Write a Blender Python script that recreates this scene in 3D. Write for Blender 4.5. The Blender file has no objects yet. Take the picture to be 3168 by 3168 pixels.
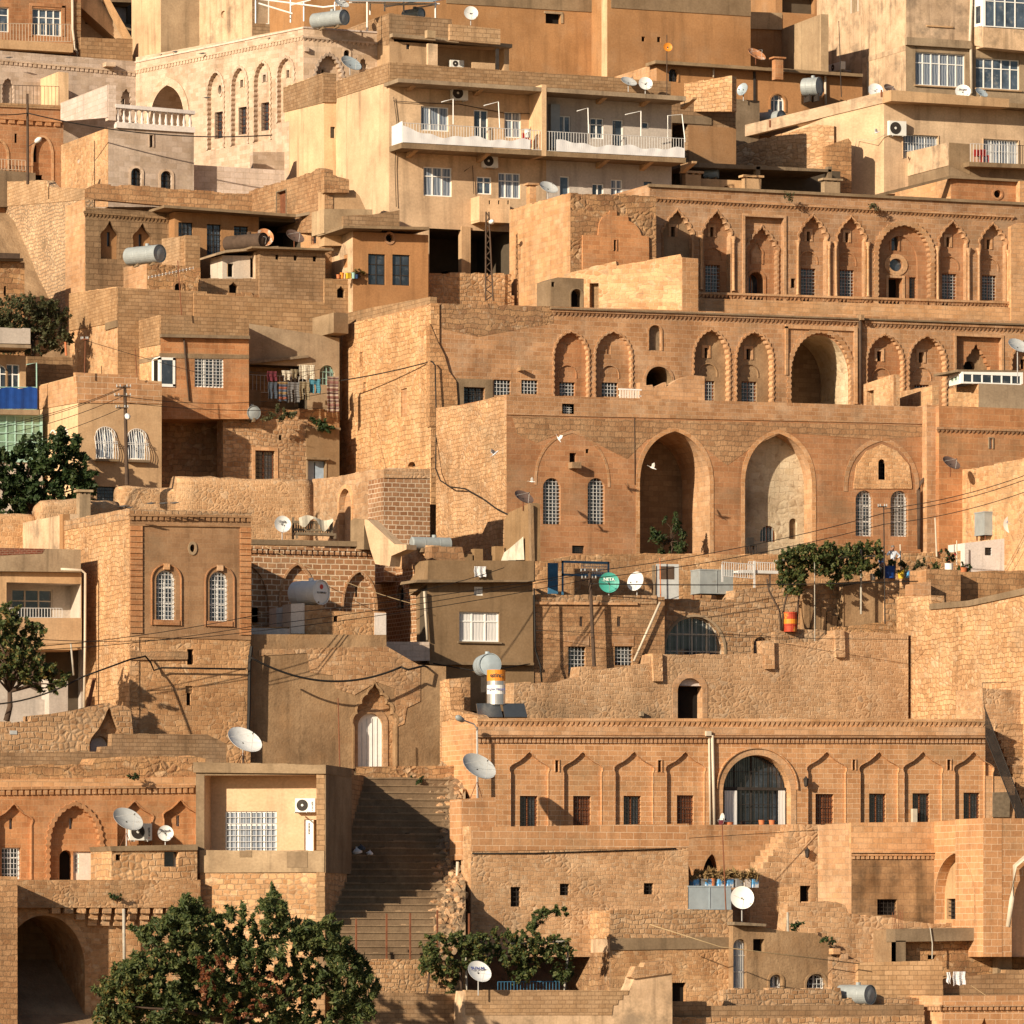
import bpy, math, random
import numpy as np
from mathutils import Vector, Matrix
from mathutils.geometry import delaunay_2d_cdt
random.seed(7)
R = math.radians
scene = bpy.context.scene
col = scene.collection

# ------------------------------------------------------------------ camera, sky, sun, exposure
TH, FPX, CX, HZ = R(22.5), 19600.0, 1584.0, 2950.0     # yaw, focal length and principal point in photo pixels
ST, CT = math.sin(TH), math.cos(TH)
cam = bpy.data.objects.new('camera', bpy.data.cameras.new('camera')); col.objects.link(cam)
cam.rotation_euler = (R(90), 0, -TH)
cam.data.sensor_width = 36; cam.data.lens = 36 * FPX / 3168; cam.data.shift_y = (HZ - 1584) / 3168
cam.data.clip_start = 1; cam.data.clip_end = 5000
scene.camera = cam
SUN = Vector((-1.78, -1.0, 0.76)).normalized()          # towards the sun
wd = bpy.data.worlds.new("World"); scene.world = wd; wd.use_nodes = True
sky = wd.node_tree.nodes.new('ShaderNodeTexSky'); sky.sky_type = 'NISHITA'; sky.sun_disc = False
sky.sun_elevation = math.asin(SUN.z); sky.sun_rotation = math.atan2(SUN.x, SUN.y)
bg = wd.node_tree.nodes['Background']; bg.inputs[1].default_value = 0.052
wd.node_tree.links.new(sky.outputs[0], bg.inputs[0])
sl = bpy.data.lights.new('sun', 'SUN'); sl.energy = 4.7; sl.angle = R(0.5); sl.color = (1.0, 0.85, 0.64)
so = bpy.data.objects.new('sun', sl); col.objects.link(so); so.location = (0, 0, 120)
so.rotation_euler = SUN.to_track_quat('Z', 'Y').to_euler()
scene.view_settings.view_transform = 'Standard'; scene.view_settings.look = 'None'
scene.view_settings.exposure = 0.64; scene.view_settings.gamma = 1.0
scene.cycles.max_bounces = 6; scene.cycles.diffuse_bounces = 3

# ------------------------------------------------------------------ materials (all procedural)
MATS = {}
class NT:
    def __init__(s, name):
        s.m = bpy.data.materials.new(name); s.m.use_nodes = True; s.t = s.m.node_tree
        s.b = s.t.nodes['Principled BSDF']; MATS[name] = s.m
    def n(s, typ, props=None, **inp):
        nd = s.t.nodes.new(typ)
        for k, v in (props or {}).items(): setattr(nd, k, v)
        for k, v in inp.items():
            key = int(k[1:]) if k[0] == 'i' and k[1:].isdigit() else k.replace('_', ' ')
            if isinstance(v, bpy.types.NodeSocket): s.t.links.new(v, nd.inputs[key])
            else: nd.inputs[key].default_value = v
        return nd
    def math(s, op, a, b=0.0, clamp=False):
        return s.n('ShaderNodeMath', {'operation': op, 'use_clamp': clamp}, i0=a, i1=b).outputs[0]
    def mix(s, f, a, b, typ='MIX'):
        nd = s.n('ShaderNodeMix', {'data_type': 'RGBA', 'blend_type': typ})
        for k, v in ((0, f), (6, a), (7, b)):
            if isinstance(v, bpy.types.NodeSocket): s.t.links.new(v, nd.inputs[k])
            else: nd.inputs[k].default_value = v if k == 0 else (*v[:3], 1)
        return nd.outputs[2]
    def rng(s, v, a, b, c, d):
        return s.n('ShaderNodeMapRange', Value=v, From_Min=a, From_Max=b, To_Min=c, To_Max=d).outputs[0]
    def vscale(s, v, x, y, z=1):
        return s.n('ShaderNodeVectorMath', {'operation': 'MULTIPLY'}, i0=v, i1=(x, y, z)).outputs[0]
    def noise(s, v, sc, det=3, rough=.55):
        return s.n('ShaderNodeTexNoise', None, Vector=v, Scale=sc, Detail=det, Roughness=rough)
    def link(s, a, b): s.t.links.new(a, b)

def C4(c): return (*c[:3], 1)
def stone(name, kind, c1, c2, mc, bw=.5, rh=.27, mw=.022, bump=.6, dirt=.35, dist=.05, pale=None, pale_amt=.45, soot=.0, rough=.95, rand=.75, bd=.045):
    q = NT(name); uv = q.n('ShaderNodeUVMap').outputs[0]
    nz = q.noise(uv, 2.6 if kind == 'rub' else 1.7, 3)
    dv = q.n('ShaderNodeVectorMath', {'operation': 'SUBTRACT'}, i0=nz.outputs[1], i1=(.5, .5, .5)).outputs[0]
    dv = q.n('ShaderNodeVectorMath', {'operation': 'SCALE'}, i0=dv, Scale=dist * 2).outputs[0]
    v = q.n('ShaderNodeVectorMath', {'operation': 'ADD'}, i0=uv, i1=dv).outputs[0]
    fine = q.noise(uv, 9.0, 3).outputs[0]
    if kind == 'brick':
        br = q.n('ShaderNodeTexBrick', {'offset_frequency': 2}, Vector=v, Color1=C4(c1), Color2=C4(c2), Mortar=C4(mc), Scale=1.0,
                 Mortar_Size=mw, Mortar_Smooth=.35, Bias=0.0, Brick_Width=bw, Row_Height=rh)
        c = br.outputs[0]
        h = q.math('ADD', q.math('MULTIPLY', br.outputs[1], -1.0), q.math('MULTIPLY', fine, .55))
    elif kind == 'rub':
        wz = q.noise(uv, .8, 2); wv = q.n('ShaderNodeVectorMath', {'operation': 'SUBTRACT'}, i0=wz.outputs[1], i1=(.5, .5, .5)).outputs[0]
        wv = q.n('ShaderNodeVectorMath', {'operation': 'SCALE'}, i0=wv, Scale=.42).outputs[0]; v = q.n('ShaderNodeVectorMath', {'operation': 'ADD'}, i0=v, i1=wv).outputs[0]
        vs = q.vscale(v, 1 / bw, 1 / rh)
        vo = q.n('ShaderNodeTexVoronoi', {'feature': 'F1', 'voronoi_dimensions': '2D'}, Vector=vs, Scale=1.0, Randomness=rand)
        ve = q.n('ShaderNodeTexVoronoi', {'feature': 'DISTANCE_TO_EDGE', 'voronoi_dimensions': '2D'}, Vector=vs, Scale=1.0, Randomness=rand)
        sep = q.n('ShaderNodeSeparateColor', None, Color=vo.outputs[1])
        c = q.mix(sep.outputs[0], c1, c2); c = q.mix(q.rng(sep.outputs[1], .82, .86, 0, .5), c, (.62, .47, .32)); c = q.mix(q.rng(sep.outputs[2], .88, .92, 0, .45), c, (.24, .15, .09))
        edge = q.math('ADD', ve.outputs[0], q.rng(fine, 0, 1, -.05, .05))
        mk = q.rng(edge, mw, mw + .09, 1, 0)
        c = q.mix(mk, c, mc)
        h = q.rng(edge, 0, .3, 0, 1)
        # most of the wall is laid in rough courses; only patches are random rubble
        br = q.n('ShaderNodeTexBrick', {'offset_frequency': 2}, Vector=v, Color1=C4(c1), Color2=C4(c2), Mortar=C4(mc), Scale=1.0, Mortar_Size=.012 + mw * .5, Mortar_Smooth=.9, Bias=0.0, Brick_Width=bw * 1.12, Row_Height=rh * .94)
        cb = q.mix(q.rng(q.noise(v, 2.6, 1).outputs[0], .60, .68, 0, .45), br.outputs[0], (.62, .47, .32)); cb = q.mix(q.rng(q.noise(v, 2.1, 1).outputs[0], .30, .38, .4, 0), cb, (.26, .16, .095))
        mask = q.rng(q.noise(uv, .45, 3).outputs[0], .53, .58, 0, 1)
        c = q.mix(mask, cb, c); hb = q.math('SUBTRACT', 1.0, br.outputs[1])
        h = q.math('ADD', q.math('ADD', q.math('MULTIPLY', h, mask), q.math('MULTIPLY', hb, q.math('SUBTRACT', 1.0, mask))), q.math('MULTIPLY', fine, .6))
    else:
        c = q.mix(q.rng(q.noise(uv, 1.1, 5, .65).outputs[0], .35, .68, 0, 1), c1, c2)
        h = q.math('ADD', q.math('MULTIPLY', fine, .35), q.math('MULTIPLY', q.noise(uv, 2.5, 4).outputs[0], .6))
    big = q.noise(uv, .32, 5, .62).outputs[0]
    if pale:
        c = q.mix(q.rng(q.noise(uv, .55, 6, .68).outputs[0], .5, .66, 0, pale_amt), c, pale)
    c = q.mix(1.0, c, q.n('ShaderNodeCombineColor', None, Red=q.rng(big, .3, .72, 1 - dirt, 1 + dirt * .45), Green=q.rng(big, .3, .72, 1 - dirt * 1.08, 1 + dirt * .45),
                                Blue=q.rng(big, .3, .72, 1 - dirt * 1.15, 1 + dirt * .4)).outputs[0], 'MULTIPLY')
    if kind in ('brick', 'rub'):
        gn = q.noise(q.vscale(uv, 1, 1.5), .21, 6, .7).outputs[0]; c = q.mix(q.rng(gn, .52, .70, 0, .55), c, (.24, .165, .095))
    stv = q.vscale(uv, 1.6, .13)
    st = q.rng(q.noise(stv, 1.0, 4, .6).outputs[0], .52, .74, 1, 1 - .28 - soot)
    c = q.mix(1.0, c, q.n('ShaderNodeCombineColor', None, Red=st, Green=st, Blue=st).outputs[0], 'MULTIPLY')
    ri = q.n('ShaderNodeObjectInfo').outputs['Random']      # every wall was built and limed at another time
    c = q.mix(1.0, c, q.mix(ri, (.88, .90, .95), (1.10, 1.06, 1.0)), 'MULTIPLY')
    fg = q.rng(fine, .25, .75, .86, 1.12)
    c = q.mix(1.0, c, q.n('ShaderNodeCombineColor', None, Red=fg, Green=fg, Blue=fg).outputs[0], 'MULTIPLY')
    q.link(c, q.b.inputs['Base Color']); q.b.inputs['Roughness'].default_value = rough
    q.b.inputs['Specular IOR Level'].default_value = .15
    bp = q.n('ShaderNodeBump', None, Strength=bump, Distance=bd, Height=h)
    q.link(bp.outputs[0], q.b.inputs['Normal'])
    return q.m
def plain(name, c, rough=.6, metal=0., spec=.3, var=.12, vs=3.0, spot=None, spot_lo=.55, spot_hi=.62):
    q = NT(name); g = q.n('ShaderNodeTexCoord').outputs['Object']
    n = q.rng(q.noise(g, vs, 4, .6).outputs[0], .3, .7, 1 - var, 1 + var)
    cc = q.mix(1.0, c, q.n('ShaderNodeCombineColor', None, Red=n, Green=n, Blue=n).outputs[0], 'MULTIPLY')
    if spot: cc = q.mix(q.rng(q.noise(g, 2.2, 5, .65).outputs[0], spot_lo, spot_hi, 0, 1), cc, spot)
    q.link(cc, q.b.inputs['Base Color'])
    q.b.inputs['Roughness'].default_value = rough; q.b.inputs['Metallic'].default_value = metal
    q.b.inputs['Specular IOR Level'].default_value = spec
    return q.m

# honey limestone, several cuts and ages
stone('ash', 'brick', (0.521, 0.298, 0.159), (0.387, 0.201, 0.097), (0.530, 0.349, 0.221), .52, .27, .016, .5, .33, .05, (0.595, 0.423, 0.286), .5)
stone('ashred', 'brick', (0.479, 0.239, 0.116), (0.375, 0.174, 0.080), (0.489, 0.297, 0.166), .55, .28, .012, .45, .3, .045, (0.489, 0.328, 0.214), .35)
stone('ashpale', 'brick', (0.616, 0.371, 0.207), (0.488, 0.269, 0.133), (0.467, 0.297, 0.179), .5, .26, .016, .5, .25, .03, (0.636, 0.466, 0.321), .4)
stone('ashneat', 'brick', (0.550, 0.305, 0.157), (0.431, 0.221, 0.106), (0.636, 0.454, 0.309), .62, .3, .016, .4, .2, .012, (0.584, 0.382, 0.228), .3)
stone('ashmortar', 'brick', (0.414, 0.227, 0.122), (0.287, 0.139, 0.068), (0.636, 0.498, 0.368), .44, .25, .03, .6, .3, .04, (0.530, 0.382, 0.264), .3)
stone('rub', 'rub', (0.531, 0.318, 0.170), (0.370, 0.199, 0.098), (0.464, 0.294, 0.167), .30, .24, .02, .6, .38, .09, (0.577, 0.412, 0.261), .4, bd=.04)
stone('rubpale', 'rub', (0.629, 0.388, 0.215), (0.437, 0.245, 0.124), (0.577, 0.390, 0.239), .32, .24, .02, .6, .3, .07, (0.618, 0.452, 0.293), .4, bd=.04)
stone('rubmort', 'rub', (0.593, 0.373, 0.208), (0.376, 0.204, 0.098), (0.381, 0.258, 0.158), .32, .27, .06, .6, .3, .08, None, bd=.045)
stone('rubgrey', 'rub', (0.716, 0.480, 0.291), (0.500, 0.312, 0.178), (0.329, 0.241, 0.163), .34, .27, .13, .6, .3, .08, None, bd=.045, rand=.85)
stone('rubbig', 'rub', (0.494, 0.288, 0.145), (0.315, 0.170, 0.089), (0.329, 0.206, 0.113), .42, .33, .02, .8, .38, .12, (0.515, 0.341, 0.195), .4, bd=.06, rand=.9)
stone('coarse', 'brick', (0.511, 0.299, 0.157), (0.349, 0.184, 0.089), (0.340, 0.206, 0.113), .38, .27, .02, .9, .34, .13, (0.546, 0.371, 0.217), .4, bd=.06)
stone('coarsepale', 'rub', (0.618, 0.377, 0.207), (0.432, 0.243, 0.120), (0.371, 0.216, 0.113), .32, .25, .02, .75, .3, .09, (0.618, 0.452, 0.293), .45, bd=.045)
stone('mud', 'rub', (0.600, 0.369, 0.204), (0.451, 0.261, 0.135), (0.587, 0.381, 0.217), .27, .22, .04, .45, .32, .12, (0.658, 0.458, 0.284), .5, bd=.05, rand=1.0)
stone('palace', 'brick', (0.584, 0.458, 0.365), (0.444, 0.329, 0.240), (0.475, 0.368, 0.285), .6, .3, .012, .35, .22, .015, (0.611, 0.496, 0.385), .4)
stone('white_ash', 'brick', (0.641, 0.535, 0.473), (0.564, 0.458, 0.391), (0.467, 0.360, 0.275), .7, .3, .012, .3, .12, .01, None)
stone('blk', 'brick', (0.398, 0.257, 0.147), (0.300, 0.180, 0.095), (0.234, 0.148, 0.083), .42, .22, .016, .6, .3, .012, (0.424, 0.297, 0.195), .3)
stone('blkpale', 'brick', (0.552, 0.365, 0.215), (0.424, 0.264, 0.143), (0.318, 0.201, 0.113), .42, .22, .016, .6, .25, .012, (0.552, 0.382, 0.238), .3)
stone('cream', 'plaster', (0.667, 0.474, 0.302), (0.616, 0.428, 0.268), (0.000, 0.000, 0.000), bump=.12, dirt=.28, soot=.12, pale=(0.500, 0.362, 0.238), pale_amt=.4)
stone('creamold', 'plaster', (0.626, 0.459, 0.317), (0.505, 0.357, 0.230), (0.000, 0.000, 0.000), bump=.3, dirt=.3, pale=(0.303, 0.234, 0.169), pale_amt=.9, soot=.28)
stone('tan', 'plaster', (0.556, 0.373, 0.217), (0.484, 0.313, 0.176), (0.000, 0.000, 0.000), bump=.15, dirt=.24, soot=.06)
stone('yellow', 'plaster', (0.632, 0.434, 0.276), (0.571, 0.379, 0.230), (0.000, 0.000, 0.000), bump=.1, dirt=.1)
stone('greywall', 'plaster', (0.556, 0.490, 0.426), (0.485, 0.418, 0.361), (0.000, 0.000, 0.000), bump=.12, dirt=.15)
stone('brown', 'plaster', (0.381, 0.211, 0.102), (0.340, 0.180, 0.081), (0.000, 0.000, 0.000), bump=.25, dirt=.25, pale=(0.432, 0.277, 0.163), pale_amt=.5)
stone('orange', 'plaster', (.41, .215, .10), (.36, .185, .085), (0.000, 0.000, 0.000), bump=.2, dirt=.22, pale=(0.464, 0.277, 0.141), pale_amt=.35)
stone('conc', 'plaster', (0.273, 0.199, 0.129), (0.222, 0.158, 0.098), (0.000, 0.000, 0.000), bump=.5, dirt=.35, soot=.1)
stone('concpale', 'plaster', (0.404, 0.305, 0.202), (0.333, 0.244, 0.159), (0.000, 0.000, 0.000), bump=.4, dirt=.35, soot=.15)
stone('olive', 'plaster', (0.284, 0.188, 0.105), (0.242, 0.154, 0.081), (0.000, 0.000, 0.000), bump=.25, dirt=.2, soot=.05)
stone('rough', 'plaster', (0.381, 0.254, 0.148), (0.268, 0.171, 0.097), (0.000, 0.000, 0.000), bump=.7, dirt=.4, pale=(0.432, 0.267, 0.141), pale_amt=.6, soot=.12, bd=.08)
stone('whitewash', 'plaster', (0.747, 0.673, 0.624), (0.687, 0.612, 0.547), (0.000, 0.000, 0.000), bump=.15, dirt=.15, soot=.05)
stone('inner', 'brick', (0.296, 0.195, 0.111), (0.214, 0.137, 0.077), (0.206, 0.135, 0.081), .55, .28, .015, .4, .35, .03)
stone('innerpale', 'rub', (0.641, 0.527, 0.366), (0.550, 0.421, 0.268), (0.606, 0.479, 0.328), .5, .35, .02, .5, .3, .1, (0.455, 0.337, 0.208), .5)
stone('earth', 'plaster', (0.340, 0.241, 0.152), (0.258, 0.175, 0.106), (0.000, 0.000, 0.000), bump=.8, dirt=.4, bd=.12)
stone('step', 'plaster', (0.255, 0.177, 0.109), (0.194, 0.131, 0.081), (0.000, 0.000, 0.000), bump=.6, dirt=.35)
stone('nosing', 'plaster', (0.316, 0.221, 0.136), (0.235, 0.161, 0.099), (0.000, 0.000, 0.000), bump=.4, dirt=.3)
stone('ashbrown', 'brick', (0.387, 0.224, 0.117), (0.329, 0.183, 0.093), (0.412, 0.259, 0.148), .55, .28, .010, .4, .3, .02, (0.453, 0.298, 0.176), .3)
stone('ashdark', 'brick', (0.309, 0.204, 0.119), (0.221, 0.142, 0.081), (0.196, 0.124, 0.071), .5, .28, .018, .8, .35, .06, (0.412, 0.278, 0.167), .4, soot=.1)
stone('ashsoot', 'brick', (0.515, 0.318, 0.172), (0.412, 0.243, 0.125), (0.392, 0.248, 0.144), .58, .3, .012, .5, .6, .03, (0.165, 0.114, 0.075), .75, soot=.25)
stone('redbrick', 'brick', (0.239, 0.076, 0.046), (0.163, 0.050, 0.029), (0.309, 0.206, 0.152), .25, .09, .012, .5, .3, .01)
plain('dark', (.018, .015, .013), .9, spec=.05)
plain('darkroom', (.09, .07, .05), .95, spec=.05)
plain('glass', (.030, .038, .050), .06, spec=.9, var=.6, vs=1.1, spot=(.10, .10, .10), spot_lo=.55, spot_hi=.7)
plain('glassblue', (.065, .09, .125), .08, spec=.8, var=.6, vs=1.1, spot=(.20, .20, .20), spot_lo=.55, spot_hi=.7)
def curtain(name, a, b, sc):
    q = NT(name); g = q.n('ShaderNodeUVMap').outputs[0]
    w = q.n('ShaderNodeTexWave', {'bands_direction': 'X'}, Vector=g, Scale=sc, Distortion=2.5, Detail=2.0)
    q.link(q.mix(w.outputs[0], a, b), q.b.inputs['Base Color']); q.b.inputs['Roughness'].default_value = .2
curtain('curtain', (.10, .13, .18), (.30, .33, .38), 1.6)
curtain('lace', (.55, .54, .53), (.75, .72, .70), 2.0)
plain('pvc', (.80, .79, .76), .35, var=.04)
plain('white', (.78, .76, .73), .5, var=.08)
plain('whitecloth', (.66, .65, .66), .9, var=.05)
plain('iron', (.035, .028, .024), .7, var=.3)
plain('ironwhite', (.60, .59, .58), .5, var=.1)
plain('irongrey', (.42, .41, .40), .55, var=.15)
plain('rust', (.17, .062, .03), .85, var=.35)
plain('wood', (.24, .085, .035), .6, var=.3, vs=5)
plain('woodgrey', (.20, .15, .10), .85, var=.3, vs=6)
plain('pole', (.075, .048, .033), .9, var=.25)
plain('galv', (.30, .325, .33), .55, metal=.15, spec=.35, var=.12, spot=(.24, .20, .16), spot_lo=.62, spot_hi=.78)
plain('galvblue', (.34, .40, .44), .5, metal=.2, var=.12)
plain('dishwhite', (.66, .66, .65), .45, var=.08, spot=(.42, .36, .3), spot_lo=.62, spot_hi=.8)
plain('dishgrey', (.42, .43, .43), .5, var=.12, spot=(.3, .25, .2), spot_lo=.6, spot_hi=.8)
plain('dishrust', (.50, .22, .10), .8, var=.3, spot=(.60, .50, .42), spot_lo=.52, spot_hi=.6)
plain('dishbrown', (.13, .085, .07), .7, var=.3)
plain('dishgreen', (.06, .33, .27), .5, var=.1)
plain('dishchip', (.78, .76, .72), .5, var=.05)
plain('acwhite', (.70, .69, .65), .45, var=.05)
plain('cable', (.018, .015, .013), .7)
plain('ropetan', (.38, .27, .15), .9)
plain('pipewhite', (.54, .46, .36), .5, var=.1)
plain('pipegrey', (.36, .33, .28), .6, var=.2)
plain('blue', (.008, .05, .24), .55, var=.15)
plain('bluepaint', (.05, .16, .28), .55, var=.2)
plain('doorblue', (.30, .38, .48), .55, var=.15)
plain('mint', (.32, .50, .44), .5, var=.08)
plain('mintglass', (.19, .31, .22), .15, spec=.6, var=.35, vs=2)
plain('red', (.34, .03, .022), .5, var=.2)
plain('redrust', (.40, .05, .02), .65, var=.3, spot=(.55, .22, .04), spot_lo=.55, spot_hi=.6)
plain('orangepaint', (.66, .23, .025), .5, var=.05)
plain('terracotta', (.50, .17, .07), .8, var=.1)
plain('yellowpaint', (.65, .42, .03), .5, var=.15)
plain('teal', (.06, .20, .27), .8, var=.15)
plain('jean', (.05, .06, .08), .9, var=.2)
plain('maroon', (.11, .02, .03), .9, var=.2)
plain('khaki', (.20, .16, .10), .9, var=.2)
plain('paleshirt', (.50, .45, .36), .9, var=.2)
plain('greycloth', (.13, .125, .125), .9, var=.2)
plain('navy', (.03, .06, .14), .9, var=.2)
plain('skin', (.42, .22, .14), .6, var=.05)
plain('hair', (.16, .15, .14), .8, var=.1)
plain('shirt', (.62, .66, .74), .9, var=.08)
plain('trouser', (.07, .065, .06), .9, var=.1)
plain('dove', (.62, .63, .68), .8, var=.1)
plain('pigeon', (.07, .065, .065), .8, var=.2)
plain('solar', (.05, .055, .06), .25, spec=.5, var=.1)
plain('steel', (.55, .55, .55), .3, metal=.7, var=.06)
plain('paintred', (.55, .06, .04), .6)
plain('inkblue', (.04, .06, .25), .6)
plain('inkdark', (.05, .04, .04), .6)
plain('cardblue', (.10, .32, .62), .5, var=.3, vs=6, spot=(.7, .7, .7), spot_lo=.5, spot_hi=.58)
def stripes(name, cs, sc, axis='Z'):
    q = NT(name); g = q.n('ShaderNodeUVMap').outputs[0]
    x = q.n('ShaderNodeSeparateXYZ', None, Vector=g).outputs[1 if axis == 'Z' else 0]
    f = q.math('FRACT', q.math('MULTIPLY', x, sc))
    rp = q.n('ShaderNodeValToRGB', None, Fac=f); rp.color_ramp.interpolation = 'CONSTANT'
    el = rp.color_ramp.elements
    while len(el) < len(cs): el.new(.5)
    for i, c in enumerate(cs): el[i].position = i / len(cs); el[i].color = C4(c)
    q.link(rp.outputs[0], q.b.inputs['Base Color']); q.b.inputs['Roughness'].default_value = .9
stripes('rug', [(.20, .10, .08), (.34, .27, .21), (.10, .05, .05), (.26, .19, .15), (.16, .07, .06)], 2.2)
stripes('towel', [(.06, .08, .12), (.22, .07, .04), (.05, .06, .09), (.22, .14, .06)], 1.6)
def leafmat(name, a, b, c):
    q = NT(name); g = q.n('ShaderNodeNewGeometry'); rp = q.n('ShaderNodeValToRGB', None, Fac=g.outputs['Random Per Island'])
    el = rp.color_ramp.elements; el.new(.5)
    for i, (p, k) in enumerate(((0, a), (.6, b), (1, c))): el[i].position = p; el[i].color = C4(k)
    q.link(rp.outputs[0], q.b.inputs['Base Color']); q.b.inputs['Roughness'].default_value = .55
    q.b.inputs['Specular IOR Level'].default_value = .25
    tr = q.n('ShaderNodeBsdfTranslucent', None); q.link(rp.outputs[0], tr.inputs[0])
    mx = q.n('ShaderNodeMixShader', None, Fac=.34); q.link(q.b.outputs[0], mx.inputs[1]); q.link(tr.outputs[0], mx.inputs[2])
    q.link(mx.outputs[0], q.t.nodes['Material Output'].inputs[0])
leafmat('leaf', (.036, .054, .018), (.072, .098, .030), (.15, .155, .05))
leafmat('leafdark', (.018, .036, .012), (.034, .060, .018), (.065, .090, .028))
leafmat('leafolive', (.045, .050, .020), (.075, .080, .034), (.13, .12, .055))
leafmat('leafdry', (.09, .075, .02), (.16, .11, .03), (.24, .16, .05))
leafmat('seed', (.10, .035, .016), (.17, .055, .022), (.25, .09, .035))
leafmat('flower', (.45, .03, .03), (.55, .05, .04), (.62, .12, .10))
leafmat('drygrass', (.28, .18, .08), (.34, .23, .11), (.2, .14, .05))

# ------------------------------------------------------------------ photo pixel -> place: walls are vertical planes over a plan line
def ray(u): a = (u - CX) / FPX; return Vector((ST + CT * a, CT - ST * a))
def plan(u, t): d = ray(u); return d * (t / d.y)
def P3(u, v, t): a = (u - CX) / FPX; k = t / (CT - ST * a); return Vector((k * (ST + CT * a), t, k * (HZ - v) / FPX))
def mpp(t): return t / CT / FPX                          # metres per photo pixel at depth t
class Wl:
    def __init__(s, p, e): s.cor = False; s.p = p; s.e = e.normalized(); s.n = Vector((s.e.y, -s.e.x))
    def px(s, u, v):
        d = ray(u); k = s.p.dot(s.n) / d.dot(s.n); q = d * k
        a = (q - s.p).dot(s.e)
        if s.cor and abs(a) < .06: a = -.004             # a side wall ends 4 mm short of the front plane
        return (a, k * (HZ - v) / FPX)
    def to(s, a, z, d=0.0): q = s.p + s.e * a + s.n * d; return Vector((q.x, q.y, z))
def Fr(t): return Wl(Vector((0, t)), Vector((1, 0)))
def Lf(u, t): w = Wl(plan(u, t), Vector((0, -1))); w.cor = True; return w
def Gn(u0, t0, u1, t1): a = plan(u0, t0); return Wl(a, plan(u1, t1) - a)

def shape(w, k, u0, v0, u1, v1, sp=None, lob=0, seg=14):
    a0, zb = w.px(u0, v1); a1, _ = w.px(u1, v1); um = (u0 + u1) / 2; _, zt = w.px(um, v0)
    if a0 > a1: a0, a1 = a1, a0
    ac, hw, ht = (a0 + a1) / 2, (a1 - a0) / 2, zt - zb
    if k == 'r': return [(a0, zb), (a1, zb), (a1, zt), (a0, zt)]
    if k == 'c':
        return [(ac + hw * math.cos(i * math.tau / 20), zb + ht / 2 + ht / 2 * math.sin(i * math.tau / 20)) for i in range(20)]
    pts = []                                             # right half, from the spring up to the apex
    if k == 'a':
        rise = min(ht * .98, hw if sp is None else ht * (1 - sp)); zs = zt - rise
        pts = [(hw * math.cos(i / seg * math.pi / 2), zs + rise * math.sin(i / seg * math.pi / 2)) for i in range(seg + 1)]
    elif k == 'p':
        rise = ht * (1 - (sp if sp is not None else .55)); zs = zt - rise
        for i in range(seg + 1):
            x = i / seg; pts.append((hw * (1 - x ** 2.1) ** 1.0 if x < 1 else 0, zs + rise * (math.sin(x * math.pi / 2) * .62 + x * .38)))
    else:                                                # keel arch with a small pointed tip, Mardin fashion
        rise = ht * (1 - (sp if sp is not None else .55)); zs = zt - rise
        prof = [(1, 0), (1.06, .14), (1.05, .26), (.95, .36), (.8, .44), (.64, .51), (.52, .575), (.42, .65), (.33, .72), (.25, .78), (.19, .83), (.16, .88), (.1, .92), (.03, .97), (0, 1)]
        if k == 'K': prof = [(1, 0), (1.08, .1), (1.05, .2), (.95, .28), (.85, .3), (.88, .37), (.84, .45), (.74, .51), (.63, .53), (.64, .59), (.58, .66), (.47, .71), (.36, .73), (.34, .78), (.24, .84), (.12, .89), (.05, .95), (0, 1)]
        pts = [(hw * x, zs + rise * y) for x, y in prof]
    if lob:
        q = [(hw, zb)] + [p for p in pts]
        out = []; n = 0
        L = [0.0]
        for i in range(1, len(q)): L.append(L[-1] + math.hypot(q[i][0] - q[i - 1][0], q[i][1] - q[i - 1][1]))
        steps = max(8, int(L[-1] / .055)); per = .30
        for j in range(steps + 1):
            s_ = L[-1] * j / steps; i = 1
            while i < len(q) - 1 and L[i] < s_: i += 1
            f = (s_ - L[i - 1]) / max(1e-6, L[i] - L[i - 1]); x = q[i - 1][0] + (q[i][0] - q[i - 1][0]) * f; y = q[i - 1][1] + (q[i][1] - q[i - 1][1]) * f
            g = abs(math.sin(s_ / per * math.pi)) * lob
            ang = math.atan2(y - zs, x) if y > zs else 0
            out.append((max(0, x - g * math.cos(ang)), y - g * math.sin(ang) * .8))
        out[-1] = (0, zt); pts = out[1:]; base = [(-out[0][0], zb), (out[0][0], zb)]
    else: base = [(-hw, zb), (hw, zb)]
    loop = base + pts + [(-x, y) for x, y in reversed(pts[:-1])]
    return [(ac + x, y) for x, y in loop]

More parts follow.
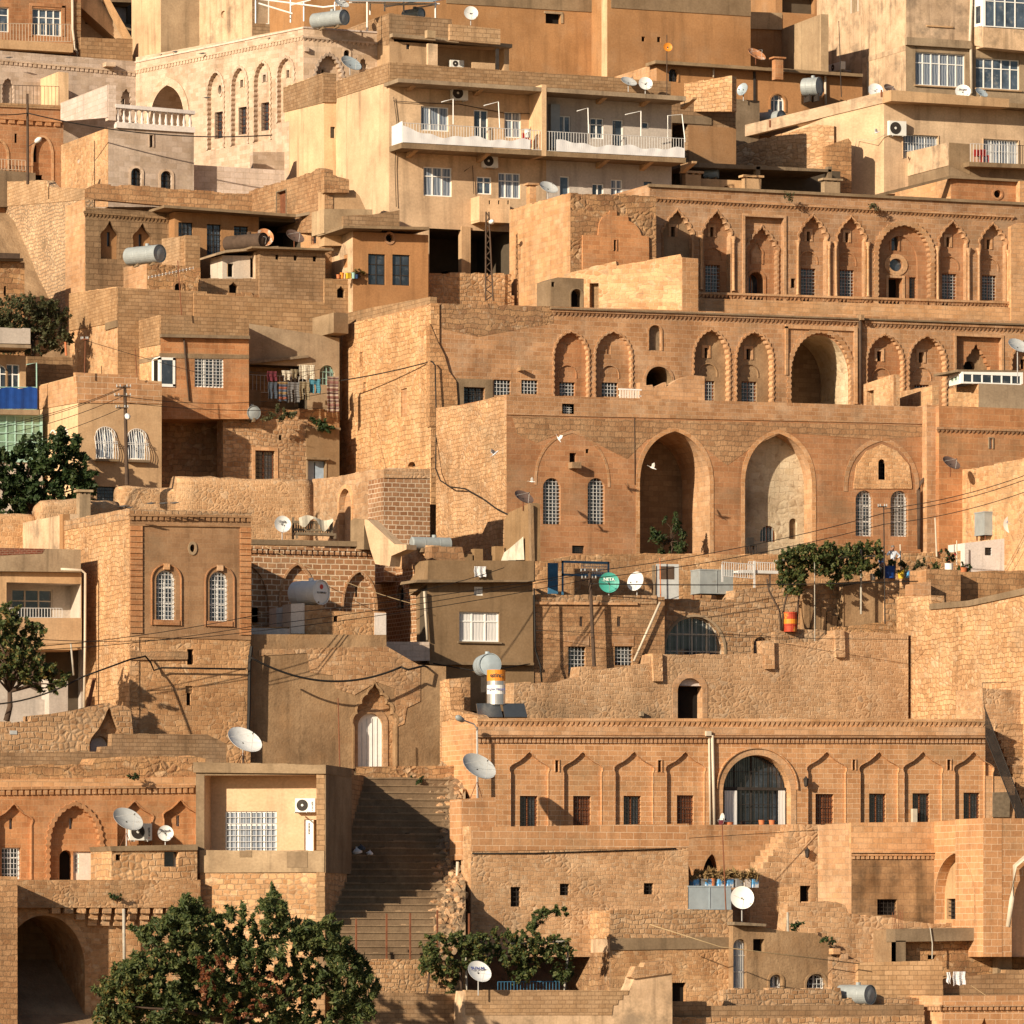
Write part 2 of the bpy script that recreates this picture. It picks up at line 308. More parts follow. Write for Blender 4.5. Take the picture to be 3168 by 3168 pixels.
# ------------------------------------------------------------------ mesh builder
class MB:
    def __init__(s): s.v = []; s.f = []; s.m = []; s.mats = []
    def mi(s, m):
        if m not in s.mats: s.mats.append(m)
        return s.mats.index(m)
    def face(s, pts, m):
        b = len(s.v); s.v.extend(pts); s.f.append(tuple(range(b, b + len(pts)))); s.m.append(s.mi(m))
    def raw(s, vs, fs, m):
        b = len(s.v); s.v.extend(vs); k = s.mi(m)
        for f in fs: s.f.append(tuple(i + b for i in f)); s.m.append(k)
    def box8(s, c, m):
        s.raw(c, [(0, 3, 2, 1), (4, 5, 6, 7), (0, 1, 5, 4), (1, 2, 6, 5), (2, 3, 7, 6), (3, 0, 4, 7)], m)
    def lbox(s, w, a0, z0, a1, z1, d0, d1, m):           # a box in a wall's own frame, d0 (back) to d1 (front)
        if a0 > a1: a0, a1 = a1, a0
        if z0 > z1: z0, z1 = z1, z0
        s.box8([w.to(a0, z0, d1), w.to(a1, z0, d1), w.to(a1, z0, d0), w.to(a0, z0, d0), w.to(a0, z1, d1), w.to(a1, z1, d1), w.to(a1, z1, d0), w.to(a0, z1, d0)], m)
    def pbox(s, w, u0, v0, u1, v1, d0, d1, m):
        a0, z0 = w.px(u0, v1); a1, _ = w.px(u1, v1); _, z1 = w.px((u0 + u1) / 2, v0)
        s.lbox(w, a0, z0, a1, z1, d0, d1, m)
    def box(s, c, sx, sy, sz, m, rz=0.0):                # base-centred box
        cs, sn = math.cos(rz), math.sin(rz); vs = []
        for z in (0, sz):
            for x, y in ((-1, -1), (1, -1), (1, 1), (-1, 1)):
                x, y = x * sx / 2, y * sy / 2; vs.append(Vector((c[0] + x * cs - y * sn, c[1] + x * sn + y * cs, c[2] + z)))
        s.box8(vs, m)
    def tube(s, pts, r, m, n=6, caps=True):
        pts = [Vector(p) for p in pts]; rs = r if isinstance(r, (list, tuple)) else [r] * len(pts); rings = []
        for i, p in enumerate(pts):
            d = (pts[min(i + 1, len(pts) - 1)] - pts[max(i - 1, 0)]).normalized()
            up = Vector((0, 0, 1)) if abs(d.z) < .9 else Vector((1, 0, 0))
            x = d.cross(up).normalized(); y = d.cross(x)
            rings.append([p + (x * math.cos(k * math.tau / n) + y * math.sin(k * math.tau / n)) * rs[i] for k in range(n)])
        vs = [q for rg in rings for q in rg]; fs = []
        for i in range(len(pts) - 1):
            for k in range(n): fs.append((i * n + k, i * n + (k + 1) % n, (i + 1) * n + (k + 1) % n, (i + 1) * n + k))
        if caps: fs.append(tuple(range(n - 1, -1, -1))); fs.append(tuple(range((len(pts) - 1) * n, len(pts) * n)))
        s.raw(vs, fs, m)
    def lathe(s, o, ax, prof, m, n=20):                  # prof: (distance along the axis, radius)
        ax = Vector(ax).normalized(); up = Vector((0, 0, 1)) if abs(ax.z) < .9 else Vector((1, 0, 0))
        x = ax.cross(up).normalized(); y = ax.cross(x); o = Vector(o)
        vs = [o + ax * h + (x * math.cos(k * math.tau / n) + y * math.sin(k * math.tau / n)) * r for h, r in prof for k in range(n)]
        fs = [(i * n + k, i * n + (k + 1) % n, (i + 1) * n + (k + 1) % n, (i + 1) * n + k) for i in range(len(prof) - 1) for k in range(n)]
        s.raw(vs, fs, m)
    def strip(s, w, inner, outer, d0, d1, m):            # a raised band between two open curves
        for i in range(len(inner) - 1):
            a, b, c, d = inner[i], inner[i + 1], outer[i + 1], outer[i]
            s.face([w.to(*a, d1), w.to(*d, d1), w.to(*c, d1), w.to(*b, d1)], m)
            s.face([w.to(*a, d0), w.to(*a, d1), w.to(*b, d1), w.to(*b, d0)], m)
            s.face([w.to(*d, d1), w.to(*d, d0), w.to(*c, d0), w.to(*c, d1)], m)
    def build(s, name, parent=None, loc=None, smooth=False, uvoff=None):
        loc = Vector(loc) if loc is not None else Vector((0, 0, 0))
        me = bpy.data.meshes.new(name)
        V = np.array([tuple(p) for p in s.v], dtype=np.float64).reshape(-1, 3)
        me.from_pydata((V - np.array(loc)).tolist(), [], s.f)
        for m in s.mats: me.materials.append(MATS[m])
        me.polygons.foreach_set('material_index', s.m)
        if smooth: me.polygons.foreach_set('use_smooth', [True] * len(s.f))
        uvl = me.uv_layers.new(name='UVMap')
        ou, ov = (random.uniform(0, 40), random.uniform(0, 40)) if uvoff is None else uvoff
        nl = len(me.loops); li = np.empty(nl, dtype=np.int32); me.loops.foreach_get('vertex_index', li)
        npy = len(me.polygons); nr = np.empty(npy * 3); me.polygons.foreach_get('normal', nr); nr = np.abs(nr.reshape(-1, 3))
        lt = np.empty(npy, dtype=np.int32); me.polygons.foreach_get('loop_total', lt)
        pi = np.repeat(np.arange(npy), lt); N = nr[pi]; Q = V[li]
        flat = N[:, 2] > .8; xs = N[:, 1] >= N[:, 0]
        us_ = random.uniform(.86, 1.22)
        uu = np.where(flat, Q[:, 0], np.where(xs, Q[:, 0], Q[:, 1])) + ou
        vv = np.where(flat, Q[:, 1], Q[:, 2]) + ov
        uvl.data.foreach_set('uv', (np.stack([uu, vv], 1) * us_).ravel())
        me.update()
        o = bpy.data.objects.new(name, me); col.objects.link(o)
        if parent is not None: o.parent = parent
        else: o.location = loc
        return o

def tag(o, label, cat, group=None, kind=None):
    if label: o['label'] = label
    if cat: o['category'] = cat
    if group: o['group'] = group
    if kind: o['kind'] = kind
    return o
def inside(pt, poly):
    x, y = pt; r = False; j = len(poly) - 1
    for i in range(len(poly)):
        xi, yi = poly[i]; xj, yj = poly[j]
        if (yi > y) != (yj > y) and x < (xj - xi) * (y - yi) / (yj - yi) + xi: r = not r
        j = i
    return r

def h(k, u0, v0, u1, v1, dep=.28, back=None, win=None, inner=(), sp=None, lob=0, rev=None, trim=0, tmat=None, sill=False, tp=.05):
    return dict(k=k, b=(u0, v0, u1, v1), dep=dep, back=back, win=win, inner=inner, sp=sp, lob=lob, rev=rev, trim=trim, tmat=tmat, sill=sill, tp=tp)

class Thing:                                             # an Empty at the base that parents the parts
    def __init__(s, name, label, cat, loc, group=None):
        s.loc = Vector(loc); s.o = bpy.data.objects.new(name, None); col.objects.link(s.o); s.o.location = s.loc
        s.o.empty_display_size = .3
        tag(s.o, label, cat, group)
    def part(s, name, mb, parent=None, label=None, smooth=False):
        if not mb.f: return None
        p = mb.build(name, None, s.loc, smooth); p.location = (0, 0, 0); p.parent = parent or s.o
        if label: p['label'] = label
        return p

class Bld(Thing):
    def __init__(s, name, label, cat, u, v, t, group=None): super().__init__(name, label, cat, P3(u, v, t), group); s.o['kind'] = 'thing'
    def zfix(s, w, pts):
        out = []
        for i, (u, v) in enumerate(pts):
            if v is None:
                ref = next(p for p in list(pts[i + 1:]) + list(reversed(pts[:i])) if p[1] is not None)
                z = w.px(*ref)[1]; out.append((w.px(u, 0)[0], z))
            else: out.append(w.px(u, v))
        return out
    def wall(s, w, top, bot, mat, holes=(), D=.4, rag=0, d=0.0, name='wall', rmat=None, label=None, sl=.45):
        tp = s.zfix(w, top)
        if w.cor: tp = [(a - abs(d) * .08, z) if a == -.004 else (a, z) for a, z in tp]
        if rag:
            q = [tp[0]]
            for i in range(1, len(tp)):
                (a0, z0), (a1, z1) = tp[i - 1], tp[i]; n = int(abs(a1 - a0) / sl)
                hz = 0
                for j in range(1, n):
                    f = j / n + random.uniform(-.25, .25) / n; a = a0 + (a1 - a0) * f; z = z0 + (z1 - z0) * f
                    nh = random.choice((0, 0, 1, -1)) * rag * random.uniform(.4, 1)
                    q.append((a - .004, z + hz)); q.append((a + .004, z + nh)); hz = nh
                q.append((a1, z1))
            tp = q
        if isinstance(bot, (int, float)): bt = [w.px(top[-1][0], bot), w.px(top[0][0], bot)]; bt = [(tp[-1][0], bt[0][1]), (tp[0][0], bt[1][1])]
        else: bt = [w.px(*p) for p in bot]
        loop = tp + bt
        mb = MB()
        s.panel(mb, w, loop, holes, d, mat)
        n = len(loop); m2 = rmat or mat
        for i in range(n):                               # the wall's depth: top, ends and underside
            a, b = loop[i], loop[(i + 1) % n]
            mb.face([w.to(*a, d), w.to(*a, d - D), w.to(*b, d - D), w.to(*b, d)], m2 if i < len(tp) - 1 else mat)
        return s.part(name, mb, label=label)
    def panel(s, mb, w, loop, holes, d, mat):
        loops = [loop]; hl = []
        for x in holes:
            lp = shape(w, x['k'], *x['b'], x['sp'], x['lob']); hl.append((x, lp)); loops.append(lp)
        if len(loops) == 1 and len(loop) == 4:
            mb.face([w.to(*p, d) for p in reversed(loop)], mat)
        else:
            vs, es = [], []
            for lp in loops:
                b = len(vs); vs += [Vector(p) for p in lp]; es += [(b + i, b + (i + 1) % len(lp)) for i in range(len(lp))]
            ov, _, of, *_ = delaunay_2d_cdt(vs, es, [], 0, 1e-5)
            fs = []
            for f in of:
                c = sum((ov[i] for i in f), Vector((0, 0))) / len(f)
                if inside(c, loop) and not any(inside(c, lp) for lp in loops[1:]): fs.append(f)
            mb.raw([w.to(p.x, p.y, d) for p in ov], fs, mat)
        for x, lp in hl:
            dep = x['dep']; rv = x['rev'] or mat; n = len(lp)
            for i in range(n):
                a, b = lp[i], lp[(i + 1) % n]
                mb.face([w.to(*b, d), w.to(*b, d - dep), w.to(*a, d - dep), w.to(*a, d)], rv)
            if x['win'] is not None: s.window(w, x, lp, d - dep)
            if x['win'] is None or x['back']: s.panel(mb, w, lp, x['inner'], d - dep, x['back'] or mat)
            if x['trim']: s.trim(w, lp, x['trim'], d, x['tmat'] or mat, x['tp'])
            if x['sill']:
                sb = MB(); zb = min(p[1] for p in lp); a0, a1 = min(p[0] for p in lp), max(p[0] for p in lp)
                sb.lbox(w, a0 - .1, zb - .09, a1 + .1, zb - .002, d + .002, d + .12, x['sill'] if isinstance(x['sill'], str) else 'conc'); s.part('sill', sb)
    def trim(s, w, lp, g, d, m, pr=.05):
        ac = (min(p[0] for p in lp) + max(p[0] for p in lp)) / 2; hw = max(p[0] for p in lp) - ac; zb = min(p[1] for p in lp); ht = max(p[1] for p in lp) - zb
        arc = lp[1:] + [lp[0]]
        out = [(ac + (a - ac) * (1 + g / hw), zb + (z - zb) * (1 + g / ht)) for a, z in arc]
        if len(lp) == 20: arc = list(lp) + [lp[0]]; out = [(ac + (a - ac) * (1 + g / hw), zb + ht / 2 + (z - zb - ht / 2) * (1 + g / hw)) for a, z in arc]
        mb = MB(); mb.strip(w, arc, out, d - .002, d + pr, m); s.part('arch_trim', mb)
    def window(s, w, x, lp, d):
        st, nx, ny, gx, gy, pane = (list(x['win']) + [None] * 6)[:6]
        fm = {'w': 'pvc', 'b': 'wood', 'k': 'iron', 'c': 'pipewhite', 'm': 'mint', 'd': 'woodgrey', None: 'iron'}[st]
        gm = {'w': 'ironwhite', 'b': 'iron', 'k': 'iron', 'c': 'ironwhite', 'm': 'mint', 'd': 'iron', None: 'irongrey'}[st]
        if len(x['win']) > 6: gm = x['win'][6]
        a0, a1 = min(p[0] for p in lp), max(p[0] for p in lp); z0, z1 = min(p[1] for p in lp), max(p[1] for p in lp)
        def top(a):                                      # opening height above position a
            zs = []
            for i in range(len(lp)):
                p, q = lp[i], lp[(i + 1) % len(lp)]
                if (p[0] - a) * (q[0] - a) <= 0 and p[0] != q[0]: zs.append(p[1] + (q[1] - p[1]) * (a - p[0]) / (q[0] - p[0]))
            return (max(zs), min(zs)) if zs else (z1, z0)
        def spanx(z):
            xs = []
            for i in range(len(lp)):
                p, q = lp[i], lp[(i + 1) % len(lp)]
                if (p[1] - z) * (q[1] - z) <= 0 and p[1] != q[1]: xs.append(p[0] + (q[0] - p[0]) * (z - p[1]) / (q[1] - p[1]))
            return (min(xs), max(xs)) if xs else (a0, a1)
        fb = MB(); fw = .065 if st in ('w', 'c', 'm') else .05
        ac, zc = (a0 + a1) / 2, (z0 + z1) / 2; kx = 1 - 2 * fw / (a1 - a0); kz = 1 - 2 * fw / (z1 - z0)
        inn = [(ac + (p[0] - ac) * kx, zc + (p[1] - zc) * kz) for p in lp]
        fb.strip(w, inn + [inn[0]], list(lp) + [lp[0]], d, d + .06, fm)
        for i in range(1, nx or 1):
            a = a0 + (a1 - a0) * i / nx; zt, zl = top(a); fb.lbox(w, a - fw * .6, zl, a + fw * .6, zt - .01, d, d + .055, fm)
        for j in range(1, ny or 1):
            z = z0 + (z1 - z0) * (j / ny if ny != 2 else .68); xa, xb = spanx(z); fb.lbox(w, xa, z - fw * .45, xb, z + fw * .45, d, d + .05, fm)
        wo = s.part('window', fb)
        pb = MB(); pb.face([w.to(*p, d + .012) for p in reversed(lp)], pane or 'glass'); s.part('pane', pb, wo)
        if gx or gy:
            gb = MB(); r = .012; dg = d + min(.16, x['dep'] * .6)
            for i in range(1, (gx or 0) + 1):
                a = a0 + (a1 - a0) * i / (gx + 1); zt, zl = top(a); gb.lbox(w, a - r, zl, a + r, zt, dg, dg + .02, gm)
            for j in range(1, (gy or 0) + 1):
                z = z0 + (z1 - z0) * j / (gy + 1); xa, xb = spanx(z); gb.lbox(w, xa, z - r, xb, z + r, dg + .02, dg + .04, gm)
            s.part('grille', gb, wo)
        return wo
    def band(s, w, u0, v0, u1, v1, hpx, d0, d1, mat, name='band', z=None):   # horizontal moulding between two pixels
        a0, z0 = w.px(u0, v0); a1, z1 = w.px(u1, v1); hh = hpx * mpp(w.to(a0, 0).y)
        mb = MB(); A = [(a0, z0 - hh), (a1, z1 - hh), (a1, z1), (a0, z0)]
        mb.box8([w.to(*A[0], d1), w.to(*A[1], d1), w.to(*A[1], d0), w.to(*A[0], d0), w.to(*A[3], d1), w.to(*A[2], d1), w.to(*A[2], d0), w.to(*A[3], d0)], mat)
        return s.part(name, mb)
    def cornice(s, w, u0, v0, u1, v1, hpx, mat, pitch=.26, proud=.16, kind='tri', slab=.35):
        a0, z0 = w.px(u0, v0); a1, z1 = w.px(u1, v1); hh = hpx * mpp(w.to(a0, 0).y); n = max(2, int(abs(a1 - a0) / pitch)); mb = MB(); proud *= .6
        sb = hh * slab
        A = [(a0, z0 - sb), (a1, z1 - sb), (a1, z1), (a0, z0)]; d0, d1 = -.02, proud
        mb.box8([w.to(*A[0], d1), w.to(*A[1], d1), w.to(*A[1], d0), w.to(*A[0], d0), w.to(*A[3], d1), w.to(*A[2], d1), w.to(*A[2], d0), w.to(*A[3], d0)], mat)
        for i in range(n):
            f0, f1 = i / n, (i + 1) / n; x0, x1 = a0 + (a1 - a0) * f0, a0 + (a1 - a0) * f1; za = z0 + (z1 - z0) * f0 - sb; xm = (x0 + x1) / 2; g = (x1 - x0) * .06
            zl = za - (hh - sb)
            if kind == 'tri':
                p = [w.to(x0 + g, za, d1 * .8), w.to(x1 - g, za, d1 * .8), w.to(xm, zl, .0), w.to(x0 + g, za, 0), w.to(x1 - g, za, 0)]
                mb.raw(p, [(0, 2, 1), (0, 3, 2), (1, 2, 4)], mat)
            else: mb.lbox(w, x0 + g * 3, zl, x1 - g * 3, za, 0.0, d1 * .7, mat)
        return s.part('cornice', mb)
    def pipe(s, w, pts, rpx, mat, d=.12, name='drainpipe'):
        mb = MB(); r = rpx * mpp(w.p.y); mb.tube([w.to(*w.px(u, v), d) for u, v in pts], r, mat, 8); return s.part(name, mb, smooth=True)
    def rail(s, w, u0, v0, u1, v1, hpx, mat, d=0.0, pitch=.14, name='railing', r=.012, mids=0):
        a0, z0 = w.px(u0, v0); a1, z1 = w.px(u1, v1); hh = hpx * mpp(w.to(a0, 0).y); n = max(2, int(abs(a1 - a0) / pitch)); mb = MB()
        for zz in [0, hh] + [hh * (i + 1) / (mids + 1) for i in range(mids)]: mb.tube([w.to(a0, z0 + zz, d), w.to(a1, z1 + zz, d)], r * 1.6, mat, 4)
        for i in range(n + 1):
            a = a0 + (a1 - a0) * i / n; z = z0 + (z1 - z0) * i / n; mb.lbox(w, a - r, z, a + r, z + hh, d - r, d + r, mat)
        return s.part(name, mb)
    def add(s, name, w, boxes, mat, label=None):         # boxes: (u0, v0, u1, v1, d0, d1)
        for g in ([boxes] if name in ('quoin', 'window_surround', 'frame_moulding', 'band') else [[b] for b in boxes]):
            mb = MB()
            for b in g: mb.pbox(w, *b[:6], b[6] if len(b) > 6 else mat)
            p = s.part(name, mb, label=label)
        return p

# ------------------------------------------------------------------ the ground: one hillside sheet
def terr(t, x=110):
    K = [(-2000, -60), (150, -40), (240, -14), (262, -7), (279, -2.5), (292, 5), (297, 6.5), (309, 13), (320, 19), (333, 23), (338, 30), (354, 43), (366, 49), (420, 74), (600, 118), (3000, 180)]
    for (t0, z0), (t1, z1) in zip(K, K[1:]):
        if t <= t1: return z0 + (z1 - z0) * (t - t0) / (t1 - t0)
    return K[-1][1]
gb = MB(); ys = [-2000, -600, 0, 100, 150, 200, 240] + list(range(250, 372, 4)) + [390, 420, 500, 600, 1000, 3000]; xs = [-3000, -800, -200, 0] + list(range(40, 240, 10)) + [300, 500, 1200, 3500]
vs = [Vector((x, y, terr(y) + (random.uniform(-.3, .3) if 240 < y < 420 else 0))) for y in ys for x in xs]; nx = len(xs)
gb.raw(vs, [(j * nx + i, j * nx + i + 1, (j + 1) * nx + i + 1, (j + 1) * nx + i) for j in range(len(ys) - 1) for i in range(nx - 1)], 'earth')
tag(gb.build('ground'), 'dry earth hillside under the stone town', 'ground', kind='structure')
# ------------------------------------------------------------------ buildings, from the hilltop down
def dl(uc, t, ul): X = plan(uc, t).x; d = ray(ul); return X * d.y / d.x - t
def block(B, t, uc, ul, ur, vtop, bot, mF, mL=None, hF=(), hL=(), topF=None, topL=None, rag=0, ragL=None, D=None, botL=None):
    w, wl = Fr(t), Lf(uc, t); dd = D or dl(uc, t, ul)
    B.wall(w, topF or [(uc, vtop), (ur, None)], bot, mF, hF, D=dd, rag=rag)
    B.wall(wl, topL or [(ul, None), (uc, vtop)], botL or bot, mL or mF, hL, D=.35, d=.02, rag=rag if ragL is None else ragL)
    return w, wl
W = lambda *a: a
# --- reddish house with balcony, top left corner
B = Bld('rendered_house', 'reddish rendered house with white casements and a railed balcony in the upper left corner', 'house', 100, 180, 375)
w = Fr(384)
B.wall(w, [(-120, -90), (250, None)], 260, 'ashred', [h('r', 100, 28, 190, 108, .2, win=W('w', 4, 2, 0, 0, 'glassblue')), h('r', -60, 20, 28, 95, .2, win=W('w', 3, 2, 0, 0, 'glassblue'))], D=6)
B.add('quoin', w, [(225, 8 + 22 * i, 250, 26 + 22 * i, -.01, .04) for i in range(7)], 'blk')
B.add('window_surround', w, [(90, 18, 99, 112, 0, .05), (191, 18, 200, 112, 0, .05), (90, 12, 200, 18, 0, .05)], 'ashred')
B.add('balcony', w, [(-120, 134, 206, 152, -.1, 1.3)], 'tan'); B.rail(w, -110, 134, 200, 137, 52, 'pipewhite', d=1.25, pitch=.2)
B.pipe(w, [(222, -20), (223, 90), (230, 148), (238, 165), (238, 180)], 4, 'pipewhite')
# --- open concrete stair beside it
B = Bld('stair_house', 'unfinished concrete house with a slanting open stair flight above a block parapet', 'house', 330, 190, 374)
B.wall(Fr(391), [(240, -90), (420, None)], 240, 'darkroom', [h('r', 345, 20, 395, 110, .3, 'greywall')], D=.5)
B.wall(Fr(387), [(250, 42), (300, 48), (318, 118)], 200, 'cream', [h('r', 264, 50, 274, 74, .2, 'dark')], D=.6)
B.wall(Fr(385.5), [(250, -40), (290, -40), (386, 126)], [(364, 126), (250, 22)], 'cream', D=1.6, name='stair_flight')
B.wall(Fr(385), [(300, -40), (318, -40), (408, 118)], [(398, 130), (384, 118)], 'tan', D=.3, name='stair_rail')
B.wall(Fr(383), [(250, 115), (410, 120)], 260, 'blk', D=.4, rag=.03)
B.wall(Fr(388), [(300, -60), (420, None)], [(420, 8), (300, 4)], 'conc', D=2, name='slab')
# --- plain cream tower
B = Bld('tower_house', 'plain tall cream plastered tower with weathered streaks behind the palace roof', 'house', 560, 190, 379)
block(B, 379, 498, 408, 616, -90, 260, 'concpale', 'cream')
B.wall(Gn(612, 379.2, 780, 372), [(612, -90), (780, None)], 260, 'creamold', [h('c', 683, 33, 698, 58, .12, 'creamold')], D=3)
w = Fr(372)
B.wall(w, [(780, -90), (960, None)], 260, 'blk', [h('r', 792, -40, 835, 72, .2, win=W('w', 2, 2, 0, 0, 'glass'))], D=3)
# --- the pale palace
B = Bld('stone_palace', 'large pale stone palace with pointed iwan and tall carved lancet niches', 'palace', 700, 560, 351)
wg = Gn(420, 367, 939, 351)
def lanc(u, va, hw, wv0, wv1, sl=True):
    inn = [h('r', u - 13, wv0, u + 14, wv1, .3, win=W('b', 2, 3, 4, 6, 'glass'))]
    if sl: inn.append(h('r', u - 6, va + 38, u + 3, va + 62, .2, 'dark', trim=.12, tmat='palace'))
    return h('p', u - hw, va, u + hw, wv1 + 35, .22, 'palace', inner=inn, sp=.72, lob=.07, trim=.14, tp=.07)
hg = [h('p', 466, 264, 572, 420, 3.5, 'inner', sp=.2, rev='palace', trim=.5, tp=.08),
      lanc(668, 222, 25, 345, 430), lanc(742, 208, 25, 330, 417), lanc(812, 192, 25, 316, 405), lanc(885, 178, 26, 330, 345)]
hg[1]['inner'][-1] = h('c', 668, 262, 678, 292, .15, 'dark', trim=.08, tmat='palace')
B.wall(wg, [(420, None), (939, 82)], 620, 'palace', hg, D=.6)
B.wall(Fr(367), [(-150, 145), (420, 190)], 620, 'palace', [h('p', 372, 275, 410, 360, .35, 'palace', sp=.5, lob=.09), h('p', 5, 240, 45, 320, .3, 'palace', sp=.5, lob=.07), h('r', 378, 305, 386, 322, .3, 'dark')], D=.6)
wf = Fr(351)
B.wall(wf, [(939, 82), (1215, 101)], 420, 'palace', [h('p', 972, 168, 1062, 330, .45, 'palace', inner=[h('r', 1002, 212, 1010, 230, .3, 'dark', trim=.08)], sp=.45, lob=.12, trim=.16), h('a', 1063, 155, 1082, 178, .25, 'dark', trim=.08), h('p', 1108, 178, 1140, 260, .35, 'palace', inner=[h('r', 1120, 195, 1127, 212, .3, 'dark')], sp=.5, lob=.08)], D=14)
B.cornice(wf, 935, 111, 1212, 136, 16, 'palace', pitch=.28, proud=.2)
B.cornice(wg, 420, 214, 939, 108, 14, 'palace', pitch=.3, proud=.12, kind='dent')
B.cornice(Fr(367), -150, 170, 420, 222, 14, 'palace', pitch=.3, proud=.14, kind='dent')
B.band(wg, 418, 190, 940, 83, 5, -.02, .06, 'white_ash', 'coping'); B.band(wf, 938, 82, 1215, 101, 5, -.02, .06, 'white_ash', 'coping')
B.add('spout', Fr(367), [(318, 196, 348, 208, 0, .6)], 'palace'); B.add('capital', wf, [(940, 146, 952, 160, 0, .25)], 'palace')
# --- balustrade terrace block in front of the palace
B = Bld('terrace_house', 'square stone block with a white balustrade terrace in front of the palace', 'house', 450, 580, 347)
w, wl = block(B, 347, 335, 190, 600, 395, 640, 'palace', 'rubpale', hF=[h('r', 463, 418, 473, 455, .3, 'dark', trim=.07), h('a', 405, 520, 438, 610, .35, win=W('k', 2, 2, 2, 5, 'glass'), trim=.12), h('a', 497, 529, 532, 615, .35, win=W('k', 2, 2, 2, 5, 'glass'), trim=.12)], hL=[h('c', 239, 493, 248, 507, .3, 'dark')])
B.wall(wl, [(190, None), (335, 262)], [(335, 364), (190, 376)], 'white_ash', D=.5, d=.06, name='parapet')
B.add('parapet', w, [(335, 262, 358, 372, -.5, .03)], 'white_ash')
B.band(w, 358, 378, 601, 394, 17, -.3, .14, 'whitewash', 'balustrade_base'); B.band(w, 357, 322, 602, 343, 11, -.3, .12, 'whitewash', 'balustrade_rail')
mb = MB()
for i in range(13):
    u = 367 + i * 18.6; a, z = w.px(u, 379 + i * 1.2); z1 = w.px(u, 333 + i * 1.5)[1]; H = z1 - z
    mb.lathe(w.to(a, z, -.1), (0, 0, 1), [(0, .1), (.1 * H, .1), (.12 * H, .06), (.3 * H, .105), (.45 * H, .085), (.7 * H, .045), (.86 * H, .06), (.9 * H, .1), (H, .1)], 'whitewash', 10)
B.part('baluster', mb, smooth=True)
# --- low white wall between the terrace block and the apartments
B = Bld('garden_wall', 'low smooth pale wall closing the yard below the palace windows', 'wall', 700, 590, 348)
B.wall(Fr(348), [(600, 510), (880, 527)], 640, 'white_ash', D=.6)
B = Bld('garden_wall', 'pale stepped wall stub against the palace foot beside the cream apartments', 'wall', 800, 520, 350.5)
B.wall(Fr(350.5), [(782, 470), (880, 470)], 640, 'palace', D=.5)
# --- orange arched house at the left edge with peach parapet
B = Bld('arched_house', 'brown stone house with two carved arches and a peach roof parapet at the left edge', 'house', 90, 570, 350)
w = Fr(355.6)
B.wall(w, [(-150, 312), (196, 335)], 700, 'ashred', [h('a', 102, 425, 160, 640, .18, 'ashred', inner=[h('r', 104, 448, 116, 500, .2, 'dark'), h('r', 108, 540, 134, 620, .3, 'dark')], sp=.72, trim=.12, tmat='ashpale'), h('a', -60, 430, 22, 640, .2, 'ashred', sp=.75, trim=.12, tmat='ashpale'), h('r', 45, 413, 53, 442, .25, 'dark')], D=9)
B.cornice(w, -150, 352, 190, 374, 18, 'ashred', pitch=.55, proud=.25, kind='dent')
B.band(w, -150, 312, 192, 327, 12, -.1, .1, 'blk', 'coping')
wl = Lf(180, 363.6); B.wall(wl, [(40, None), (180, 222)], 360, 'cream', D=.4, name='parapet'); B.wall(Fr(363.6), [(180, 222), (212, 225)], 360, 'cream', D=.4, name='parapet')
B.rail(w, -120, 322, 186, 330, 62, 'iron', d=-.2, pitch=.22, r=.009)
B = Bld('low_wall', 'short grey rendered wall with a thin railing below the brown arches at the left edge', 'wall', 50, 560, 347.5)
B.wall(Fr(355.2), [(-100, 518), (110, 535)], 640, 'conc', D=.5); B.rail(Fr(355.2), -90, 519, 78, 527, 30, 'pipewhite', pitch=.2)
# --- brown wall behind everything
B = Bld('tall_house', 'huge windowless brown plastered house with a grey band along its top', 'house', 1500, 300, 364)
wa, wb = Fr(364), Fr(361.5)
B.wall(wa, [(940, -100), (1882, None)], 420, 'brown', [h('r', 1688, 41, 1735, 72, .35, 'dark')], D=6)
B.wall(wb, [(1879, -100), (2322, None)], 420, 'brown', [h('r', 1985, 113, 1996, 128, .3, 'dark'), h('r', 2033, 114, 2044, 130, .3, 'dark')], D=8)
B.wall(Lf(1879, 361.5), [(1862, None), (1879, -100)], 420, 'cream', D=.3, d=.02)
B.add('band', wb, [(1890, -90, 2322, 24, 0, .05)], 'conc'); B.add('band', wa, [(1380, -90, 1862, 10, 0, .05)], 'conc'); B.add('frame', wa, [(1683, 36, 1740, 41, 0, .06), (1735, 41, 1742, 72, 0, .05)], 'concpale')
# --- grey house wall seen behind, right of the brown one
B = Bld('rear_house', 'shaded brown house with a grey roof slab behind the rusty dish', 'house', 2430, 200, 366)
B.wall(Fr(366), [(2310, 36), (2422, 40)], 330, 'brown', D=5); B.wall(Fr(365.8), [(2310, 36), (2420, 40)], [(2420, 92), (2310, 88)], 'concpale', D=.1, name='band')
B.wall(Fr(369), [(2400, -80), (2600, None)], 330, 'brown', [h('r', 2420, -10, 2520, 38, .5, 'darkroom')], D=4); B.wall(Gn(2418, 366, 2480, 362.5), [(2418, 90), (2540, None)], 330, 'concpale', D=.5)
